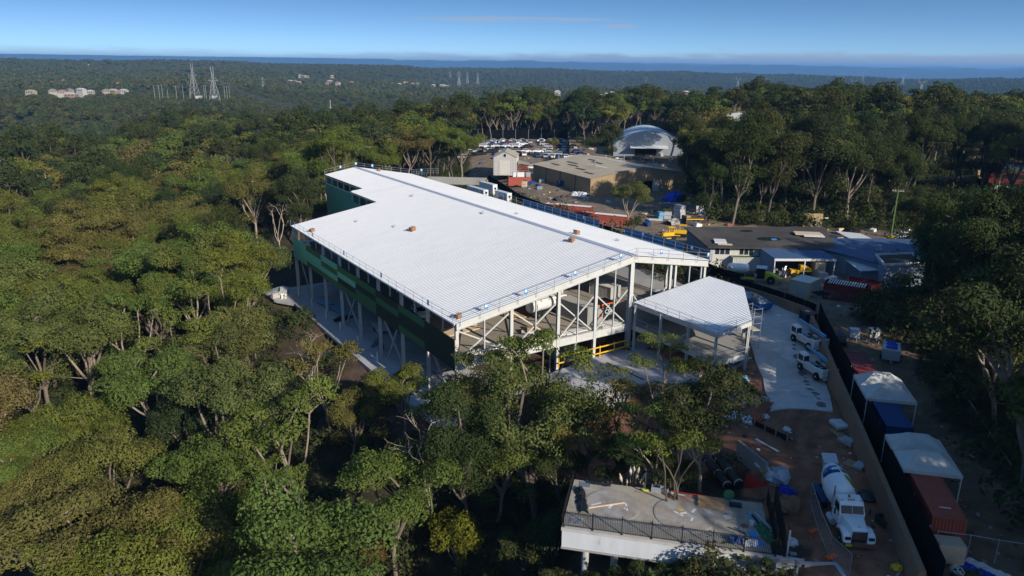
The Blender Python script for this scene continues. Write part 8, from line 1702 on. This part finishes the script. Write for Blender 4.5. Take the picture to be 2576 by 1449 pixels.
# ------------------------------------------------------------------ far country: pylons, lines, houses
def lattice(label, px, py_base, dist, h, kind='A', group='transmission towers'):
    """lattice tower: four legs that narrow, rings, bracing, cross arms"""
    p = at_dist(px, py_base, dist); t = thing('transmission_tower', label, 'pylon', p, rad(-20 + rnd.uniform(-10, 10)), group); w = h * .0065 * (1 if dist < 1800 else 1.35)
    wid = lambda z: h * (.115 - .085 * min(1, z / (h * .62)))
    lv = [0, .16, .31, .44, .54, .62]; m = MB()
    for sx in (-1, 1):
        for sy in (-1, 1):
            for a, b in zip(lv[:-1], lv[1:]): m.bar((sx * wid(a * h), sy * wid(a * h), a * h - (6 if a == 0 else 0)), (sx * wid(b * h), sy * wid(b * h), b * h), w)
    m.build('legs', M['pylon'], t); m = MB()
    for a, b in zip(lv[:-1], lv[1:]):
        wa, wb = wid(a * h), wid(b * h)
        for s in (-1, 1):
            m.bar((-wa, s * wa, a * h), (wb, s * wb, b * h), w * .6); m.bar((wa, s * wa, a * h), (-wb, s * wb, b * h), w * .6); m.bar((s * wa, -wa, a * h), (s * wb, wb, b * h), w * .6)
            m.bar((-wb, s * wb, b * h), (wb, s * wb, b * h), w * .7)
    m.build('bracing', M['pylon'], t); m = MB(); wt = wid(.62 * h)
    if kind == 'A':       # twin-peaked head on a flat beam
        m.bar((-h * .17, 0, h * .62), (h * .17, 0, h * .62), w * 1.3)
        for s in (-1, 1): m.bar((s * wt, 0, .62 * h), (s * wt * 1.3, 0, h), w); m.bar((s * wt * .2, 0, .62 * h), (s * wt * 1.3, 0, h), w * .7); m.bar((s * wt * 1.3, 0, h * .86), (s * wt * .2, 0, h * .74), w * .6); m.bar((s * h * .17, 0, h * .62), (s * wt, 0, h * .70), w * .7)
        m.bar((-wt * 1.2, 0, h * .80), (wt * 1.2, 0, h * .80), w * .8)
    elif kind == 'V':     # splayed Y-shaped head
        for s in (-1, 1): m.bar((0, 0, .45 * h), (s * h * .26, 0, h), w); m.bar((s * wt, 0, .62 * h), (s * h * .20, 0, h), w * .7)
        m.bar((-h * .28, 0, h * .80), (h * .28, 0, h * .80), w)
    else:                 # straight mast with three pairs of arms
        for s in (-1, 1): m.bar((s * wt, 0, .62 * h), (s * wt * .4, 0, h), w); m.bar((s * wt * .4, 0, h * .98), (s * h * .09, 0, h * 1.04), w * .8)
        for q in (.66, .78, .90): m.bar((-h * .17, 0, q * h), (h * .17, 0, q * h), w); m.bar((-h * .17, 0, q * h), (0, 0, q * h + h * .05), w * .6); m.bar((h * .17, 0, q * h), (0, 0, q * h + h * .05), w * .6)
    m.build('head', M['pylon'], t); return t
lattice('tall twin-peaked lattice tower left of the switchyard', 490, 240, 1150, 44); lattice('tall twin-peaked lattice tower right of the switchyard, nearest of all', 542, 262, 1020, 46); lattice('small twin-peaked lattice tower among the houses on the left', 254, 226, 2300, 46)
lattice('pale lattice mast above the valley edge, left of the concrete pole', 664, 245, 1500, 36, 'M'); lattice('large lattice mast with three pairs of arms on the middle ridge', 1155, 220, 2100, 42, 'M'); lattice('thin lattice mast just left behind the large one on the middle ridge', 1133, 207, 3200, 42, 'M'); lattice('small lattice mast right of the large one on the middle ridge', 1176, 210, 2800, 38, 'M'); lattice('smallest lattice mast, right of the others on the middle ridge', 1202, 212, 2800, 40, 'M')
for px, py, d_, h in ((1855, 222, 2100, 30), (1917, 232, 1900, 34)): lattice('splayed Y-headed tower beside the pine, ' + ('left of two' if px < 1900 else 'right of two'), px, py, d_, h, 'V')
for i, (px, py) in enumerate(((2145, 232), (2218, 245), (2170, 205), (2270, 212), (2315, 236), (2120, 208))): lattice('faint Y-headed tower on the dark far slope, ' + ('lower left one', 'lower middle one', 'upper left one', 'upper right one', 'lower right one', 'leftmost small one')[i], px, py, 2600 if py > 225 else 3400, 42, 'V', 'faint towers on the far slope')
# switchyard between the two tall towers
for i, (px, h) in enumerate(((390, 16), (402, 16), (410, 16), (423, 10), (445, 15), (462, 15), (480, 12), (515, 15), (519, 15), (566, 14), (572, 14), (578, 14))):
    p = at_dist(px, 246 if px < 500 else 244, 1080); t = thing('switchyard_mast', 'slender pale mast in the electrical switchyard by the tall towers', 'mast', p, 0, 'switchyard masts'); MB().tube([(0, 0, -4), (0, 0, h)], .2, 5).build('shaft', M['pylon'], t)
    if i % 3 == 1: MB().bar((-4, 0, h - 1), (4, 0, h - 1), .22).build('beam', M['pylon'], t)
for i, (px, w) in enumerate(((500, 7), (540, 5))): p = at_dist(px, 242, 1060); o = MB().box(-w / 2, -3, -3, w / 2, 3, .6).build('switch_house', M['grey_clad']); o.location = p; tag(o, ('long white switch house between the tall towers', 'white switch house at the foot of the nearest tower')[i], 'hut')
# power lines
def wire(label, a, b, sag, r):
    pts = [a.lerp(b, k / 14) - Vector((0, 0, sag * 4 * (k / 14) * (1 - k / 14))) for k in range(15)]; tag(MB().tube(pts, r, 4, False).build('power_line', M['wire']), label, 'wire', 'power lines over the valley'); 
for i in range(4): wire(('topmost', 'second', 'third', 'lowest')[i] + ' power line sagging from the tall towers over the valley', at_dist(556, 203 + 3 * i, 1000), at_dist(900 + 2 * i, 288 + 2 * i, 420), 6, .16)
for i in range(3): wire(('upper', 'middle', 'lower')[i] + ' power line passing the poles behind the car yard', at_dist(1160, 292 + 7 * i, 400), at_dist(1490, 276 + 8 * i, 360), 3, .05)
# houses
HM = [mat('house_wall_%d' % i, c, rough=.9, var=.06) for i, c in enumerate(((.33, .30, .25), (.26, .18, .13), (.40, .38, .35)))]
HRF = [mat('house_roof_%d' % i, c, rough=.8, var=.1) for i, c in enumerate(((.36, .17, .11), (.22, .20, .19), (.40, .37, .33), (.46, .46, .46), (.42, .30, .22)))]
def house_meshes(k):
    rs = np.random.RandomState(600 + k); w, d_, h, rise = rs.uniform(9, 15), rs.uniform(7, 9), rs.choice([3.2, 3.2, 5.8]), rs.uniform(1.8, 2.6)
    m = MB(); m.box(-w / 2, -d_ / 2, -6, w / 2, d_ / 2, h); o = m.build('wall', HM[k % 3]); wall_ = o.data; bpy.data.objects.remove(o)
    m = MB(); e = .5; m.add([(-w / 2 - e, -d_ / 2 - e, h), (w / 2 + e, -d_ / 2 - e, h), (w / 2 + e, d_ / 2 + e, h), (-w / 2 - e, d_ / 2 + e, h), (-w / 2 + d_ * .4, 0, h + rise), (w / 2 - d_ * .4, 0, h + rise)], [(0, 1, 5, 4), (2, 3, 4, 5), (1, 2, 5), (3, 0, 4), (3, 2, 1, 0)]); o = m.build('roof', HRF[k % 5]); roof_ = o.data; bpy.data.objects.remove(o)
    m = MB(); [m.box(-w / 2 + w * q, -d_ / 2 - .06, h - 2.3, -w / 2 + w * q + 1.6, -d_ / 2 - .02, h - .8) for q in (.1, .42, .72)]; o = m.build('window', M['glass']); win_ = o.data; bpy.data.objects.remove(o)
    return wall_, roof_, win_, ('red-brown', 'dark grey', 'cream', 'white', 'tan')[k % 5]
HK = [house_meshes(k) for k in range(10)]
hs = []
for px, py, d_ in HOUSES:
    wl, rf, wi, cn = HK[rnd.randrange(10)]; p = at_dist(px, py, d_); where = 'among trees on the far left slope' if px < 660 else ('along the middle ridge' if px < 1200 else 'in the trees beyond the car yard')
    t = thing('house', cn + '-roofed house ' + where, 'house', p + Vector((0, 0, -1.6)), rnd.uniform(-.6, .6), 'houses ' + where); t.scale = (1.0,) * 3
    for nm, me_ in (('wall', wl), ('roof', rf), ('window', wi)): o = bpy.data.objects.new(nm, me_); col.objects.link(o); o.parent = t
for i, (px, py, d_, h) in enumerate(((225, 178, 2900, 20),)): p = at_dist(px, py, d_); t = thing('telecom_mast', 'white telecom mast on the left skyline slope', 'mast', p, 0); MB().cyl((0, 0, -10), (0, 0, h * .9), .7, 8).build('stem', M['white_old'], t); MB().lathe([(.8, h * .85), (1.6, h * .88), (1.6, h), (1, h * 1.02)], 12).build('head', M['white_old'], t)

# ------------------------------------------------------------------ loose litter that nobody could count
def litter(name, label, polys, n, smin, smax, mats, seed, avoid=(), flat=.5):
    rs = np.random.RandomState(seed); m = MB(); k = 0
    for P in polys:
        xs = [p[0] for p in P]; ys = [p[1] for p in P]; c = 0
        while c < n:
            q = np.column_stack([rs.uniform(min(xs), max(xs), 400), rs.uniform(min(ys), max(ys), 400)]); q = q[inpoly(q[:, 0], q[:, 1], P)]
            for a in avoid: q = q[~inpoly(q[:, 0], q[:, 1], a)]
            z = ground(q[:, 0], q[:, 1])
            for (x, y), h in zip(q, z):
                s = smin + (smax - smin) * rs.rand() ** 3; m.mat(int(rs.randint(len(mats)))); m.cbox((x, y, h + s * .2), (s * rs.uniform(.5, 1.6), s, s * flat * rs.uniform(.4, 1.4)), rs.rand() * 6.3, rs.uniform(-.3, .3)); c += 1
                if c >= n: break
    tag(m.build(name, [M[q] for q in mats]), label, kind='stuff')
F_IND = [tuple(q) for q in ((36, 132), (62, 131), (66, 150), (36, 148))]; F_SHED = [(18, 200), (56, 200), (50, 240), (10, 238)]
litter('yard_clutter', 'clutter of scrap, crates and machine parts about the neighbouring yards', [P_IND], 420, .25, 1.7, ('rubble', 'timber_pale', 'white_old', 'concrete_blue', 'rebar', 'asphalt', 'cont_blue', 'galv', 'yellow'), 71, (F_IND, F_SHED), .7)
litter('builders_debris', 'stones and scraps scattered over the brown dirt', [P_YARD, dirtfront], 330, .05, .42, ('rubble', 'rubble', 'timber', 'white_old', 'asphalt', 'rebar'), 72, (RD,))
litter('track_litter', 'leaves, sticks and stones on the bare track', [P_RIGHT], 500, .05, .35, ('timber', 'rubble', 'asphalt', 'tan_wall'), 73)
